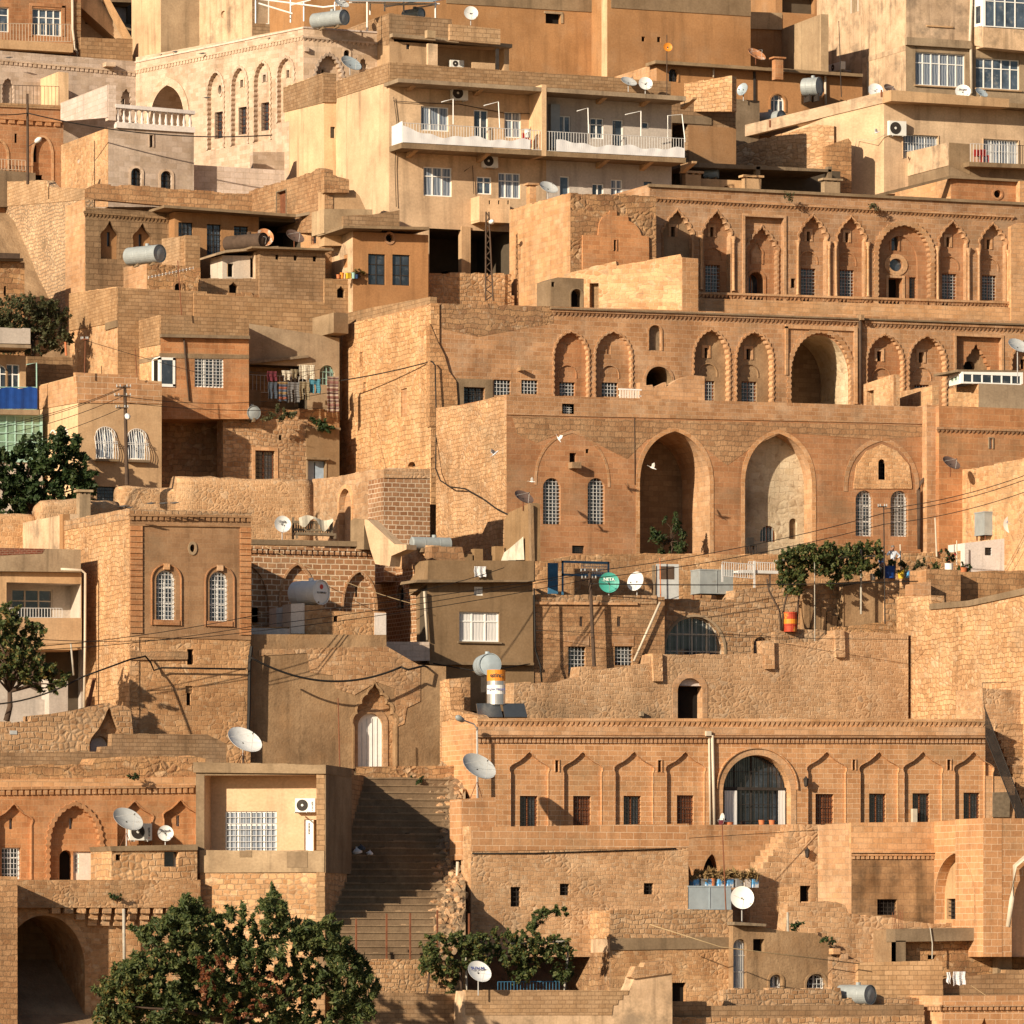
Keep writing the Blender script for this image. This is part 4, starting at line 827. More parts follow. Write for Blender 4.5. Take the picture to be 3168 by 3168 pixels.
# --- lower carved arcade
B = Bld('arcade_house', 'middle stone house with scalloped niches, a tall dark iwan and a bare left flank', 'house', 2250, 1250, 320)
t = 320; w = Fr(t); wl = Lf(1332, t)
bw = W('k', 2, 2, 4, 3, 'glass', 'ironwhite'); b2 = W('b', 2, 2, 4, 5, 'glass', 'irongrey'); HH = []
HH += [niche(1764, 1026, 1712, 1822, 1300, (1752, 1062, 1763, 1090), (1738, 1181, 1786, 1222), bw, lob=.07, dep=.35, back='ashred', sp=.70, k='p'), niche(1893, 1026, 1840, 1955, 1300, (1884, 1062, 1895, 1094), (1868, 1182, 1918, 1225), bw, lob=.07, dep=.35, sp=.70, k='p')]
for x in HH: x['inner'][0].update(back='ashpale', trim=0, dep=.08)
HH += [h('a', 2007, 1006, 2046, 1083, .25, 'woodgrey', trim=.06), h('a', 1998, 1134, 2078, 1300, 3, 'dark', trim=.12, rev='inner')]
for ua, va, u0, u1, sl_, wn in ((2198, 1020, 2144, 2258, (2189, 1074, 2199, 1105), (2180, 1176, 2221, 1242)), (2331, 1026, 2276, 2392, (2319, 1077, 2332, 1110), (2305, 1178, 2352, 1245)), (2734, 1036, 2680, 2796, (2721, 1085, 2735, 1116), (2715, 1190, 2755, 1245)), (2866, 1040, 2810, 2928, (2853, 1088, 2866, 1120), (2840, 1188, 2886, 1246))):
    HH.append(niche(ua, va, u0, u1, 1310, sl_, wn, b2, lob=.085, back='rough' if ua < 2400 else 'ashred', sp=.66, k='p'))
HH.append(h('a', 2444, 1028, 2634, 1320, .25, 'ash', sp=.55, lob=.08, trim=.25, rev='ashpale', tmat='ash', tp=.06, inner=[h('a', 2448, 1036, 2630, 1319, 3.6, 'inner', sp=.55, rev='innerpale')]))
HH.append(h('r', 2958, 1042, 3098, 1320, .3, 'ashred', trim=.14, tmat='ashpale', inner=[h('K', 2976, 1056, 3080, 1320, .4, 'rough', sp=.5, lob=.09, inner=[h('a', 2998, 1112, 3034, 1180, .35, 'dark', lob=.05)])]))
HH.append(niche(3180, 1060, 3128, 3235, 1310, (3165, 1110, 3178, 1140), None, None, lob=.085, k='p'))
HH += [h('r', 1528, 1175, 1580, 1222, .25, win=bw), h('r', 1613, 1176, 1664, 1218, .25, win=bw), h('r', 1434, 1198, 1500, 1262, .35, win=W('k', 3, 2, 6, 4, 'glass'), trim=.45, tmat='conc')]
B.wall(w, [(1336, 938), (1712, 948), (3260, 996)], 1400, 'ash', HH, D=8)
B.wall(w, [(1332, 936), (1400, 940), (1560, 944), (1712, 948)], [(1712, 1000), (1600, 1020), (1480, 1042), (1332, 1010)], 'rubbig', D=.5, d=.012, rag=.08, name='rubble_top')
B.wall(w, [(1350, 1072), (1480, 1080), (1484, 1056), (1490, 1118), (1445, 1125), (1350, 1110)], [(1345, 1240), (1336, 1240)], 'rubbig', D=.2, d=.03, name='broken_masonry') if False else None
B.wall(w, [(1326, 1000), (1352, 1060), (1372, 1100), (1386, 1150), (1408, 1180), (1412, 1235)], 1320, 'coarse', D=.5, d=.16, name='buttress', rag=.05)
B.cornice(w, 1708, 957, 2660, 990, 22, 'ash', pitch=.25, proud=.26); B.cornice(w, 2672, 992, 3260, 1014, 22, 'ash', pitch=.25, proud=.26); B.band(w, 1700, 952, 3260, 1006, 5, -.05, .26, 'conc', 'moulding')
B.wall(wl, [(1045, 1010), (1060, 1006), (1320, 948), (1334, 938)], 1560, 'coarsepale', [h('r', 1116, 1090, 1123, 1135, .2, 'ashred', trim=.05), h('r', 1124, 1183, 1132, 1213, .2, 'ashred'), h('r', 1241, 1202, 1260, 1290, .3, win=W('k', 1, 1, 2, 5, 'glass', 'ironwhite')), h('a', 1262, 1429, 1286, 1447, .3, 'dark')], D=.5, d=.02, rag=.03)
B.wall(wl, [(978, 988), (1150, 950), (1325, 918)], [(1325, 948), (1045, 1012), (978, 1046)], 'blk', D=.4, d=-.1, name='parapet')
B.add('frame_moulding', w, [(2428, 1010, 2436, 1160, 0, .12), (2428, 1008, 2650, 1016, 0, .12), (2640, 1010, 2650, 1250, 0, .14)], 'ashpale')
B.pipe(w, [(2656, 985), (2657, 1100), (2658, 1250)], 5, 'pole', d=.2)
B.add('spout', w, [(1600, 1138, 1610, 1148, 0, .5), (2652, 976, 2662, 992, 0, .5)], 'rough')
# --- crumbling walls standing on the terrace of the big arches
B = Bld('terrace_wall', 'broken pale wall stub stepping down before the arched black doorway', 'wall', 2090, 1225, 316)
w = Fr(316); B.wall(w, [(1980, 1183), (1996, 1180), (2000, 1192), (2018, 1190), (2022, 1200), (2060, 1182), (2062, 1196), (2092, 1176), (2118, 1165), (2140, 1160), (2180, 1164)], 1320, 'ashpale', D=.5, rag=.03)
B = Bld('terrace_wall', 'two low pale walls with a narrow opening beside the dark downpipe', 'wall', 2770, 1250, 316)
w = Fr(316); B.wall(Lf(2765, 316), [(2655, 1205), (2670, 1190), (2765, 1158)], 1340, 'rubpale', [h('r', 2682, 1208, 2704, 1300, .3, 'inner')], D=.4, d=.02); B.wall(Fr(316), [(2765, 1158), (2772, 1170)], 1340, 'ash', D=2); B.wall(Lf(2884, 315.6), [(2705, 1230), (2884, 1192)], 1340, 'rubpale', D=.4, rag=.03)
B = Bld('glazed_terrace', 'low rendered wall topped by a white framed strip of terrace glazing', 'house', 3060, 1250, 315.5)
t = 315.5; w = Fr(t)
block(B, t, 3028, 2935, 3260, 1186, 1360, 'concpale', 'rubpale')
B.wall(w, [(2974, 1150), (3165, 1152)], [(3165, 1188), (2974, 1186)], 'pvc', [h('r', 2978, 1157, 3160, 1184, .06, win=W('w', 6, 1, 0, 0, 'glass'))], D=.3, name='glazing'); B.wall(Gn(2936, t + 2.4, 2976, t), [(2936, 1156), (2976, 1150)], [(2976, 1186), (2936, 1195)], 'pvc', [h('r', 2940, 1162, 2972, 1186, .05, win=W('w', 3, 1, 0, 0, 'mintglass'))], D=.1, name='glazing')
B.wall(w, [(2962, 1143), (3168, 1146)], [(3168, 1152), (2962, 1150)], 'conc', D=3, name='roof_slab')
# --- the great double arch house
B = Bld('iwan_house', 'long stone house with two tall open pointed arches and barred arched windows', 'house', 2200, 1720, 309)
t = 309; w = Fr(t); wl = Lf(1568, t)
aw = W('k', 2, 2, 4, 12, 'glass', 'ironwhite'); ab = W('w', 2, 3, 5, 12, 'glass', 'irongrey')
HH = [h('r', 1741, 1253, 1771, 1280, .3, win=W('k', 1, 1, 3, 3, 'glass', 'ironwhite'), trim=.06), h('a', 1680, 1479, 1735, 1621, .35, win=aw), h('a', 1818, 1479, 1871, 1621, .35, win=aw),
      h('r', 1762, 1401, 1783, 1433, .35, 'dark'), h('r', 1812, 1389, 1822, 1402, .3, 'dark'),
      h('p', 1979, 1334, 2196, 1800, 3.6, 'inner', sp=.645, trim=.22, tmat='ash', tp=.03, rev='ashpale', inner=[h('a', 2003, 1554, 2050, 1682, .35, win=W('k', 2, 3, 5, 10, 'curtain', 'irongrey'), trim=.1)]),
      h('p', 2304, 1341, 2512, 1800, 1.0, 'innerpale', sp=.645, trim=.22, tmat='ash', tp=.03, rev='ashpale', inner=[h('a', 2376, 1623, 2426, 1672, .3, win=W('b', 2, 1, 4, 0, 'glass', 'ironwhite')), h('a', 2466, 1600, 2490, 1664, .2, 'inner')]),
      h('a', 2716, 1421, 2737, 1484, .35, win=W('k', 1, 1, 1, 4, 'glass')), h('a', 2647, 1517, 2701, 1658, .35, win=ab), h('a', 2755, 1518, 2810, 1659, .35, win=ab), h('r', 2646, 1438, 2655, 1450, .2, 'dark'), h('r', 1770, 1688, 1808, 1712, .3, win=W('k', 1, 1, 5, 3, 'glass'))]
B.wall(w, [(1567, 1222), (2872, 1260)], 1860, 'ashred', HH, D=9)
B.wall(w, [(1566, 1221), (2872, 1259)], [(2872, 1312), (1566, 1283)], 'ash', [h('r', 1741, 1253, 1771, 1280, .3, 'glass')], D=.3, d=.05, name='parapet')
B.wall(w, [(1585, 1290), (2868, 1318)], [(2868, 1350), (2700, 1358), (2420, 1338), (2330, 1380), (2250, 1440), (2200, 1400), (2100, 1332), (2000, 1360), (1940, 1420), (1880, 1390), (1765, 1328), (1660, 1370), (1600, 1345)], 'coarse', D=.2, d=.012, name='rubble_course')
def arcline(B, w, u0, va, u1, vs, mat, g=.14, pr=.05, k='p'):
    lp = shape(w, k, u0, va, u1, vs, .05 if k == 'p' else None); mb = MB(); arc = lp[1:] + [lp[0]]; ac = (lp[0][0] + lp[1][0]) / 2; zb = lp[0][1]
    hw = lp[1][0] - ac; ht = max(p[1] for p in lp) - zb; out = [(ac + (a - ac) * (1 + g / hw), zb + (z - zb) * (1 + g / ht)) for a, z in arc]
    mb.strip(w, arc, out, -.002, pr, mat); B.part('arch_trim', mb)
arcline(B, w, 1660, 1340, 1880, 1500, 'ash', pr=.025); arcline(B, w, 2622, 1365, 2832, 1520, 'ash', .25, .03)
B.wall(w, [(2640, 1500), (2648, 1440), (2680, 1396), (2727, 1374), (2775, 1396), (2812, 1440), (2820, 1500)], [(2820, 1512), (2640, 1512)], 'rubpale', [h('a', 2716, 1421, 2737, 1484, .3, 'dark')], D=.1, d=.055, name='tympanum')
B.add('spout', w, [(1758, 1432, 1786, 1450, 0, .55)], 'rough')
B.pipe(w, [(2874, 1318), (2874, 1440), (2862, 1475), (2842, 1495), (2836, 1520), (2838, 1700)], 6, 'pole', d=.22)
B.pipe(w, [(1962, 1290), (1964, 1500)], 1.3, 'pole', d=.02)
B.wall(wl, [(1350, 1262), (1440, 1252), (1555, 1222), (1568, 1221)], 1900, 'coarsepale', D=.5, d=.02, rag=.03, rmat='ashpale')
B.wall(Fr(t - .6), [(2868, 1252), (2905, 1253)], 1800, 'ash', D=1.2, name='pier'); B.wall(Lf(2868, t - .6), [(2855, None), (2868, 1252)], 1800, 'ashpale', D=.3, d=.02, name='pier')
# --- house right of the double arches
B = Bld('cornice_house', 'plain brown stone house with a carved cornice beside the double arches', 'house', 3050, 1480, 308)
w = Fr(308); B.wall(w, [(2905, 1255), (3260, 1268)], 1720, 'ashred', [h('r', 3060, 1356, 3070, 1388, .2, win=W('w', 1, 1, 0, 0, 'glass'), trim=.06, tmat='concpale')], D=6)
B.cornice(w, 2895, 1321, 3260, 1332, 20, 'ash', pitch=.26, proud=.24)
B = Bld('stone_wall', 'bright sunlit rubble wall falling towards the great arches at the right edge', 'wall', 3000, 1720, 305)
wl = Lf(3215, 299); B.wall(wl, [(2838, 1508), (2862, 1482), (2900, 1470), (3215, 1412)], 1840, 'rubpale', [keel(2918, 1640, 2946, 1704, .25, 'whitewash', trim=.1)], D=.6, d=.03, rag=.05); B.wall(Fr(299), [(3215, 1412), (3300, None)], 1840, 'rubpale', D=5)
# --- block houses in the middle left
B = Bld('block_house', 'tall bare block house with patched plaster low on its side wall', 'house', 300, 1150, 333.5)
block(B, 333.5, 365, 217, 640, 890, 1300, 'blk', 'rubpale', topF=[(365, 890), (640, 902)], topL=[(217, 908), (358, 888), (365, 890)], rag=.02, ragL=.02)
B.wall(Lf(365, 333.5), [(217, 908), (365, 890)], [(365, 1000), (335, 1002), (217, 1024)], 'blk', D=.2, d=.07, name='parapet')
B.wall(Fr(333.4), [(600, 905), (1000, 935), (1060, 985)], 1300, 'blk', D=2, name='wall', rag=.01)
B.add('patch', Lf(365, 333.5), [(330, 995, 365, 1022, 0, .1)], 'conc')
B = Bld('window_house', 'stone house with one open white casement and one white grilled window under a block parapet', 'house', 600, 1280, 330)
t = 330; w = Fr(t); wl = Lf(497, t)
block(B, t, 497, 360, 770, 975, 1296, 'ashred', 'rubpale', [h('r', 602, 1108, 692, 1197, .15, win=W('w', 3, 1, 7, 8, 'glass'))], topF=[(497, 975), (770, 985)], topL=[(360, None), (497, 975)])
B.wall(w, [(497, 974), (770, 984)], [(770, 1046), (497, 1038)], 'blk', D=.3, d=.03, name='parapet', rag=.01); B.wall(wl, [(360, None), (497, 974)], [(497, 1066), (360, 1090)], 'blk', D=.3, d=.06, name='parapet')
B.wall(w, [(494, 1035), (768, 1040)], [(768, 1050), (494, 1044)], 'conc', D=.3, d=.3, name='ledge'); B.wall(w, [(495, 1092), (770, 1098)], [(770, 1110), (495, 1108)], 'conc', D=.2, d=.025, name='band'); B.wall(wl, [(358, 1125), (497, 1100)], [(497, 1112), (358, 1142)], 'conc', D=.2, d=.045, name='band')
B.pipe(w, [(568, 1050), (575, 1140), (585, 1240)], 3, 'pole', d=.06)
# corner casement with an open leaf
mb = MB(); mb.pbox(w, 493, 1106, 541, 1113, -.25, .05, 'pvc'); mb.pbox(w, 493, 1188, 541, 1196, -.25, .05, 'pvc'); mb.pbox(w, 534, 1106, 541, 1196, -.25, .05, 'pvc'); mb.pbox(w, 493, 1106, 499, 1196, -.25, .05, 'pvc'); mb.pbox(wl, 472, 1108, 478, 1192, -.2, .05, 'pvc'); mb.pbox(wl, 472, 1106, 497, 1113, -.2, .05, 'pvc'); mb.pbox(wl, 472, 1188, 497, 1196, -.2, .05, 'pvc')
wo_ = B.part('window', mb)
mb = MB(); mb.pbox(w, 499, 1113, 534, 1188, .0, .03, 'glass'); mb.pbox(wl, 478, 1113, 496, 1188, .0, .04, 'dark'); B.part('pane', mb, wo_)
# --- recessed balcony house with washing
B = Bld('balcony_house', 'recessed rubble house with a dark railed balcony hung with washing', 'house', 900, 1480, 332)
t = 332; w = Fr(t)
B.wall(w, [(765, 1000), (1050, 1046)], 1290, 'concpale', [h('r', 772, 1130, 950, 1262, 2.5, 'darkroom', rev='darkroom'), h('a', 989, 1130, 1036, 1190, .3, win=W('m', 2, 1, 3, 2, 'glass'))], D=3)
B.wall(Fr(t - .6), [(700, 1262), (1050, 1270)], 1560, 'rubbig', [h('r', 782, 1262, 800, 1262.5, .1)][:0], D=1, rag=.06)
B.wall(Fr(t - 1.4), [(690, 1294), (800, 1296), (952, 1298)], 1560, 'rubmort', [h('r', 789, 1394, 850, 1500, .3, win=W('b', 2, 1, 5, 7, 'glass', 'iron'), trim=.18, tmat='ashpale'), h('r', 863, 1346, 872, 1362, .3, 'dark'), h('r', 952, 1200, 953, 1201, .1)][:2], D=1, rag=.06)
B.wall(Fr(t + .8), [(480, 1240), (700, 1244)], 1560, 'rubbig', D=1)
B.wall(Fr(t - 1.5), [(948, 1322), (1050, 1328)], 1560, 'olive', [h('r', 952, 1425, 1006, 1500, .25, 'doorblue', trim=.08, tmat='concpale', inner=[h('r', 977, 1428, 980, 1500, .03, 'dark')])], D=1.5)
B.add('ledge', Fr(t - 1.5), [(944, 1416, 1012, 1422, 0, .3)], 'conc'); B.wall(Fr(t - 1.2), [(940, 1320), (1050, 1324)], [(1050, 1332), (940, 1328)], 'conc', D=1.4, name='planter', d=.2)
B.rail(Fr(t + .05), 770, 1212, 960, 1220, 52, 'irongrey', d=0, pitch=.22)
B.wall(Fr(t - .2), [(765, 1205), (807, 1208)], 1290, 'conc', D=.3, name='parapet'); B.wall(Fr(t - .3), [(770, 1118), (955, 1098)], [(955, 1106), (770, 1126)], 'woodgrey', D=2, name='awning')
B.wall(Gn(980, 333, 1046, 331), [(980, 985), (1046, 968)], [(1046, 1030), (980, 1046)], 'conc', D=1.0, d=.3, name='slab')
# --- house with the stone parapet and bulging window grilles
B = Bld('plaster_house', 'beige plastered house with a stone parapet and two arched bulging window grilles', 'house', 370, 1500, 327)
t = 327; w = Fr(t); wl = Lf(242, t)
block(B, t, 242, 112, 500, 1160, 1640, 'tan', 'cream', [h('a', 296, 1322, 355, 1418, .18, win=W('w', 2, 1, 0, 0, 'curtain')), h('a', 395, 1328, 451, 1420, .18, win=W('w', 2, 1, 0, 0, 'curtain')), h('r', 300, 1505, 357, 1560, .2, win=W('k', 1, 1, 6, 4, 'glassblue'))],
      [h('a', 156, 1334, 176, 1370, .2, win=W('w', 1, 2, 0, 0, 'curtain'), trim=.08, tmat='whitewash'), h('a', 192, 1328, 212, 1372, .2, win=W('w', 1, 2, 0, 0, 'curtain'), trim=.08, tmat='whitewash')], topF=[(242, 1160), (500, 1180)], topL=[(112, 1200), (242, 1162)])
B.wall(w, [(232, 1152), (425, 1162), (427, 1176), (500, 1188)], [(500, 1250), (242, 1246)], 'ashneat', D=.35, d=.05, name='parapet', rag=.01); B.wall(wl, [(115, 1198), (228, 1168), (242, 1160)], [(242, 1246), (115, 1268)], 'ashpale', D=.35, d=.07, name='parapet')
B.wall(Fr(315.9), [(500, 1240), (512, 1250), (515, 1300)], [(515, 1640), (500, 1640)], 'tan', D=3, name='wall') if False else None
for u0, v0, u1, v1 in ((292, 1322, 359, 1424), (391, 1328, 455, 1427)):
    mb = MB(); a0, zb = w.px(u0, v1); a1, zt = w.px(u1, v0); n = 9; H = zt - zb; hw = (a1 - a0) / 2; ac = (a0 + a1) / 2
    prof = lambda f: .06 + .30 * max(0, math.sin(min(1, (1 - f) * 1.15) * math.pi * .62)) ** 1.5
    top = lambda a: zb + H - hw * .9 + math.sqrt(max(0, 1 - ((a - ac) / hw) ** 2)) * hw * .9
    for i in range(n + 1):
        a = a0 + (a1 - a0) * i / n; zz = top(a); mb.tube([w.to(a, zb + (zz - zb) * f, prof(f)) for f in [j / 10 for j in range(11)]], .017, 'ironwhite', 4)
    for f in (.02, .5, .55): mb.tube([w.to(a0 + .03, zb + H * f, .03), w.to(a0, zb + H * f, prof(f)), w.to(a1, zb + H * f, prof(f)), w.to(a1 - .03, zb + H * f, .03)], .02, 'ironwhite', 4)
    mb.tube([w.to(a0 + (a1 - a0) * i / 12, top(a0 + (a1 - a0) * i / 12), prof(.95)) for i in range(13)], .02, 'ironwhite', 4)
    B.part('window_grille', mb)
    B.add('sill', w, [(u0 - 2, v1 - 3, u1 + 2, v1 + 3, 0, .35)], 'conc')
# --- blue tarpaulin balcony house
B = Bld('balcony_house', 'narrow house with a blue tarpaulin balcony above mint green glazing at the left edge', 'house', 50, 1450, 333)
t = 333; w = Fr(t)
B.wall(w, [(-100, 1092), (80, 1100)], 1290, 'tan', [h('a', -20, 1128, 24, 1215, .2, win=W('w', 2, 2, 0, 0, 'glass')), h('r', 20, 1126, 62, 1225, .2, win=W('w', 2, 2, 0, 0, 'glass'))], D=3)
B.wall(Fr(t - 1.3), [(-100, 1062), (92, 1068)], [(92, 1078), (-100, 1072)], 'concpale', D=3, d=.2, name='roof_slab'); B.wall(Fr(t - 1), [(-100, 1010), (94, 1016)], [(94, 1064), (-100, 1060)], 'greywall', D=2, name='parapet', rag=.02)
B.wall(Lf(112, t - 1.2), [(76, 1100), (112, 1090)], 1290, 'blk', D=.2, d=-2.0) if False else None
B.wall(Fr(t - 1.4), [(-100, 1264), (122, 1268)], [(122, 1284), (-100, 1280)], 'concpale', D=2.5, name='balcony_slab')
mb = MB(); wv = Fr(t - 1.35); n = 40
for i in range(n):
    ua, ub = -90 + 204 * i / n, -90 + 204 * (i + 1) / n; f = lambda q: .05 + .018 * math.sin(q * .5) + .01 * math.sin(q * 1.3)
    mb.face([wv.to(*wv.px(ua, 1264), f(i)), wv.to(*wv.px(ub, 1265), f(i + 1)), wv.to(*wv.px(ub, 1200 + 3 * math.sin(i * .5)), f(i + 1)), wv.to(*wv.px(ua, 1200 + 3 * math.sin(i * .5 - .5)), f(i))], 'blue')
B.part('tarpaulin', mb)
B.rail(wv, -90, 1266, 114, 1267, 66, 'mint', d=0, pitch=1.3, r=.022)
mb = MB()
for pts in (((114, 1266), (113, 1122), (82, 1128)), ((36, 1268), (34, 1200))): mb.tube([wv.to(*wv.px(*p)) for p in pts], .035, 'mint', 5)
B.part('line_post', mb)
B.wall(Fr(t - .9), [(-100, 1424), (132, 1424)], 1700, 'greywall', D=1.9, name='wall'); B.wall(Fr(t - 1), [(-100, 1278), (132, 1282)], 1430, 'mint', [h('r', -60, 1284, 128, 1420, .08, win=W('m', 7, 5, 0, 0, 'mintglass'))], D=2, name='glazed_wall')
B = Bld('yard_wall', 'dark block yard wall behind the mint line posts', 'wall', 170, 1200, 336); B.wall(Fr(336), [(85, 1102), (225, 1106)], 1400, 'ashdark', D=.5, rag=.03)
# --- rounded mud parapets
B = Bld('parapet_wall', 'long rounded mud-plastered parapet wall with a sunken rubble face', 'wall', 700, 1660, 311)
def hump(w, pts, bot, D=1.1, seg=.5):
    tp = [w.px(*p) for p in pts]; mb = MB(); q = []
    for i in range(1, len(tp)):
        n = max(1, int(abs(tp[i][0] - tp[i - 1][0]) / seg))
        for j in range(n): f = j / n; q.append((tp[i - 1][0] + (tp[i][0] - tp[i - 1][0]) * f, tp[i - 1][1] + (tp[i][1] - tp[i - 1][1]) * f + random.uniform(-.05, .05)))
    q.append(tp[-1]); R_ = D / 2; prof = [(0.0, -1.0)] + [(.5 - .5 * math.cos(k * math.pi / 8), math.sin(k * math.pi / 8)) for k in range(9)] + [(1, -1)]
    zb = w.px(pts[0][0], bot)[1]; vs = []
    for a, z in q:
        for k, (x, y) in enumerate(prof):
            zz = zb if y < 0 else z - R_ * .8 + R_ * .8 * y; vs.append(w.to(a, zz, -x * D))
    m = len(prof); n = len(q); mb.raw(vs, [(i * m + k, (i + 1) * m + k, (i + 1) * m + k + 1, i * m + k + 1) for i in range(n - 1) for k in range(m - 1)] + [tuple(range(m)), tuple(range((n - 1) * m, n * m))[::-1]], 'mud')
    return mb
B.part('wall', hump(Fr(311), [(372, 1504), (400, 1502), (540, 1508), (548, 1472), (600, 1470), (780, 1478), (970, 1482)], 1760), smooth=True)
B.wall(Lf(1205, 306.5), [(966, 1482), (1040, 1476), (1130, 1456), (1205, 1448)], 1760, 'rubpale', [h('a', 1050, 1512, 1088, 1720, .3, 'ashpale', trim=.22, tmat='ashpale', inner=[h('r', 1066, 1545, 1086, 1720, .08, 'whitewash')])], D=.8, d=.0, rag=.04)
B.wall(Fr(306.46), [(1186, 1454), (1205, 1448), (1330, 1452)], 1800, 'ashmortar', D=2.2, d=.02); B.wall(Fr(306.4), [(1186, 1452), (1330, 1450)], [(1330, 1480), (1186, 1478)], 'rubpale', D=2.2, d=.03, name='coping')
B = Bld('parapet_wall', 'short rounded rubble parapet behind the square chimney', 'wall', 250, 1600, 310); B.part('wall', hump(Fr(310), [(120, 1560), (135, 1548), (240, 1542), (372, 1550)], 1700), smooth=True)
B = Bld('parapet_wall', 'low rounded parapet edge running out at the far left below the dark bush', 'wall', 60, 1600, 310.5); B.part('wall', hump(Fr(310.5), [(-60, 1585), (120, 1590)], 1700), smooth=True)
# --- the tower house
B = Bld('tower_house', 'tall stone tower house with quoined corners and two white arched windows', 'house', 580, 2340, 293)
t = 293; w = Fr(t); wl = Lf(402, t)
tw = W('w', 2, 3, 5, 10, 'glassblue', 'ironwhite')
B.wall(w, [(402, 1592), (776, 1600)], [(776, 1980), (402, 1970)], 'ashbrown', [h('a', 483, 1764, 543, 1918, .3, win=tw), h('a', 648, 1768, 706, 1922, .3, win=tw), h('c', 587, 1684, 603, 1708, .3, 'dark', trim=.1, tmat='concpale')], D=8)
B.wall(w, [(404, 1966), (776, 1974)], 2480, 'rub', [h('r', 580, 2008, 600, 2056, .35, 'dark'), h('r', 578, 2144, 592, 2182, .3, 'dark'), h('r', 575, 2122, 598, 2144, .12, 'rough')], D=8, d=-.05)
B.wall(w, [(402, 1964), (776, 1972)], [(776, 2020), (402, 2010)], 'ashred', D=.2, d=.0, name='band') if False else None
B.wall(wl, [(196, 1618), (402, 1580)], 2480, 'coarsepale', D=.5, d=.02); B.wall(wl, [(196, 1612), (402, 1572)], [(402, 1606), (196, 1642)], 'rubmort', D=.3, d=.05, name='parapet', rag=.03)
B.band(w, 398, 1576, 778, 1584, 18, -.4, .1, 'rubmort', 'parapet'); B.cornice(w, 398, 1590, 778, 1596, 18, 'ashbrown', pitch=.3, proud=.2, kind='dent'); B.band(w, 400, 1622, 776, 1628, 4, -.02, .08, 'ashbrown', 'moulding')
B.add('quoin', w, [(402, 1626 + 17.6 * i, 440, 1641 + 17.6 * i, 0, .07) for i in range(19)], 'ashred'); B.add('quoin', w, [(742, 1632 + 17.6 * i, 776, 1647 + 17.6 * i, 0, .07) for i in range(19)], 'ashred')
for u0, va, u1, vb in ((470, 1748, 558, 1934), (636, 1752, 722, 1938)):
    arcline(B, w, u0, va, u1, vb, 'ashred', .05, .08, 'a')
    B.add('sill', w, [(u0 + 4, vb - 16, u1 - 4, vb - 1, 0, .1)], 'ashred'); B.add('keystone', w, [((u0 + u1) / 2 - 9, va - 4, (u0 + u1) / 2 + 9, va + 14, 0, .14)], 'ashpale')
B.wall(w, [(402, 2012), (580, 2016)], [(580, 2040), (402, 2042)], 'coarse', D=.2, d=.06, name='rubble_course', rag=.05)
mb = MB(); mb.tube([w.to(*w.px(*p), .1) for p in ((776, 2000), (770, 2050), (768, 2200), (766, 2262))], .09, 'cable', 6); B.part('cable_duct', mb)
# --- cream balcony house left of the tower
B = Bld('balcony_house', 'cream house with an open loggia, a brick patched parapet and a white downpipe', 'house', 120, 2200, 297.5)
t = 297.5; w = Fr(t)
B.wall(Lf(214, 303), [(-60, None), (196, 1592), (214, 1590)], 1800, 'creamold', D=.5, name='parapet'); B.wall(Fr(303), [(194, 1590), (216, 1590)], 1760, 'brown', D=.5)
B.wall(w, [(-100, 1768), (252, 1772)], 2010, 'tan', [h('r', 20, 1804, 250, 1910, 1.6, 'greywall', rev='greywall', inner=[h('r', 66, 1818, 194, 1930, .1, win=W('c', 3, 2, 0, 0, 'glass'))])], D=5)
B.wall(Fr(t - .3), [(-100, 1692), (250, 1700)], [(250, 1770), (-100, 1766)], 'concpale', D=4, name='parapet'); B.wall(Fr(t - .32), [(-100, 1694), (138, 1698)], [(130, 1712), (40, 1716), (-100, 1726)], 'redbrick', D=.2, name='brick_patch')
B.rail(Fr(t + .05), 30, 1910, 192, 1911, 28, 'ironwhite', pitch=.15)
B.wall(w, [(-100, 1911), (252, 1912)], [(252, 1990), (-100, 1996)], 'tan', D=.3, d=.03, name='balcony_parapet')
B.wall(Fr(t + 2.5), [(-100, 1985), (262, 1990)], 2480, 'greywall', [h('r', 140, 2000, 250, 2230, .4, 'darkroom')], D=1); B.wall(Fr(t - .2), [(152, 2100), (210, 2104)], 2480, 'greywall', D=1.2, name='pillar'); B.wall(Fr(t + .5), [(-100, 2160), (152, 2164)], 2480, 'greywall', D=.4, name='low_wall')
B.pipe(w, [(182, 1762), (245, 1765), (258, 1775), (257, 2000), (254, 2200)], 4, 'pipewhite', d=.3); B.pipe(w, [(213, 1990), (222, 2090)], 3, 'pipegrey', d=.3)
# --- ruined wall with arch below the tower
B = Bld('ruined_wall', 'sagging rubble wall ending in a broken keel arch below the tower', 'wall', 200, 2330, 289.5)
t = 289.5; w = Fr(t)
B.wall(w, [(-60, 2232), (95, 2232), (96, 2214), (180, 2206), (260, 2192), (320, 2178), (336, 2174), (350, 2182), (388, 2184), (404, 2195), (415, 2300)], 2500, 'rubmort', [keel(280, 2186, 396, 2420, .5, 'rub', [h('a', 290, 2276, 348, 2420, .35, 'whitewash')], sp=.35)], D=1.2, rag=.08)
arcline(B, w, 296, 2252, 352, 2330, 'conc', .22, -.2) if False else None
B.add('plaque', w, [(30, 2260, 52, 2272, 0, .03)], 'dishgrey')
B = Bld('block_wall', 'stepped brown block wall in front of the ruined arch', 'wall', 500, 2360, 288)
B.wall(Fr(288), [(-60, 2330), (310, 2325), (312, 2310), (345, 2308), (347, 2270), (640, 2272), (700, 2300)], 2520, 'blk', D=.6, rag=.02)
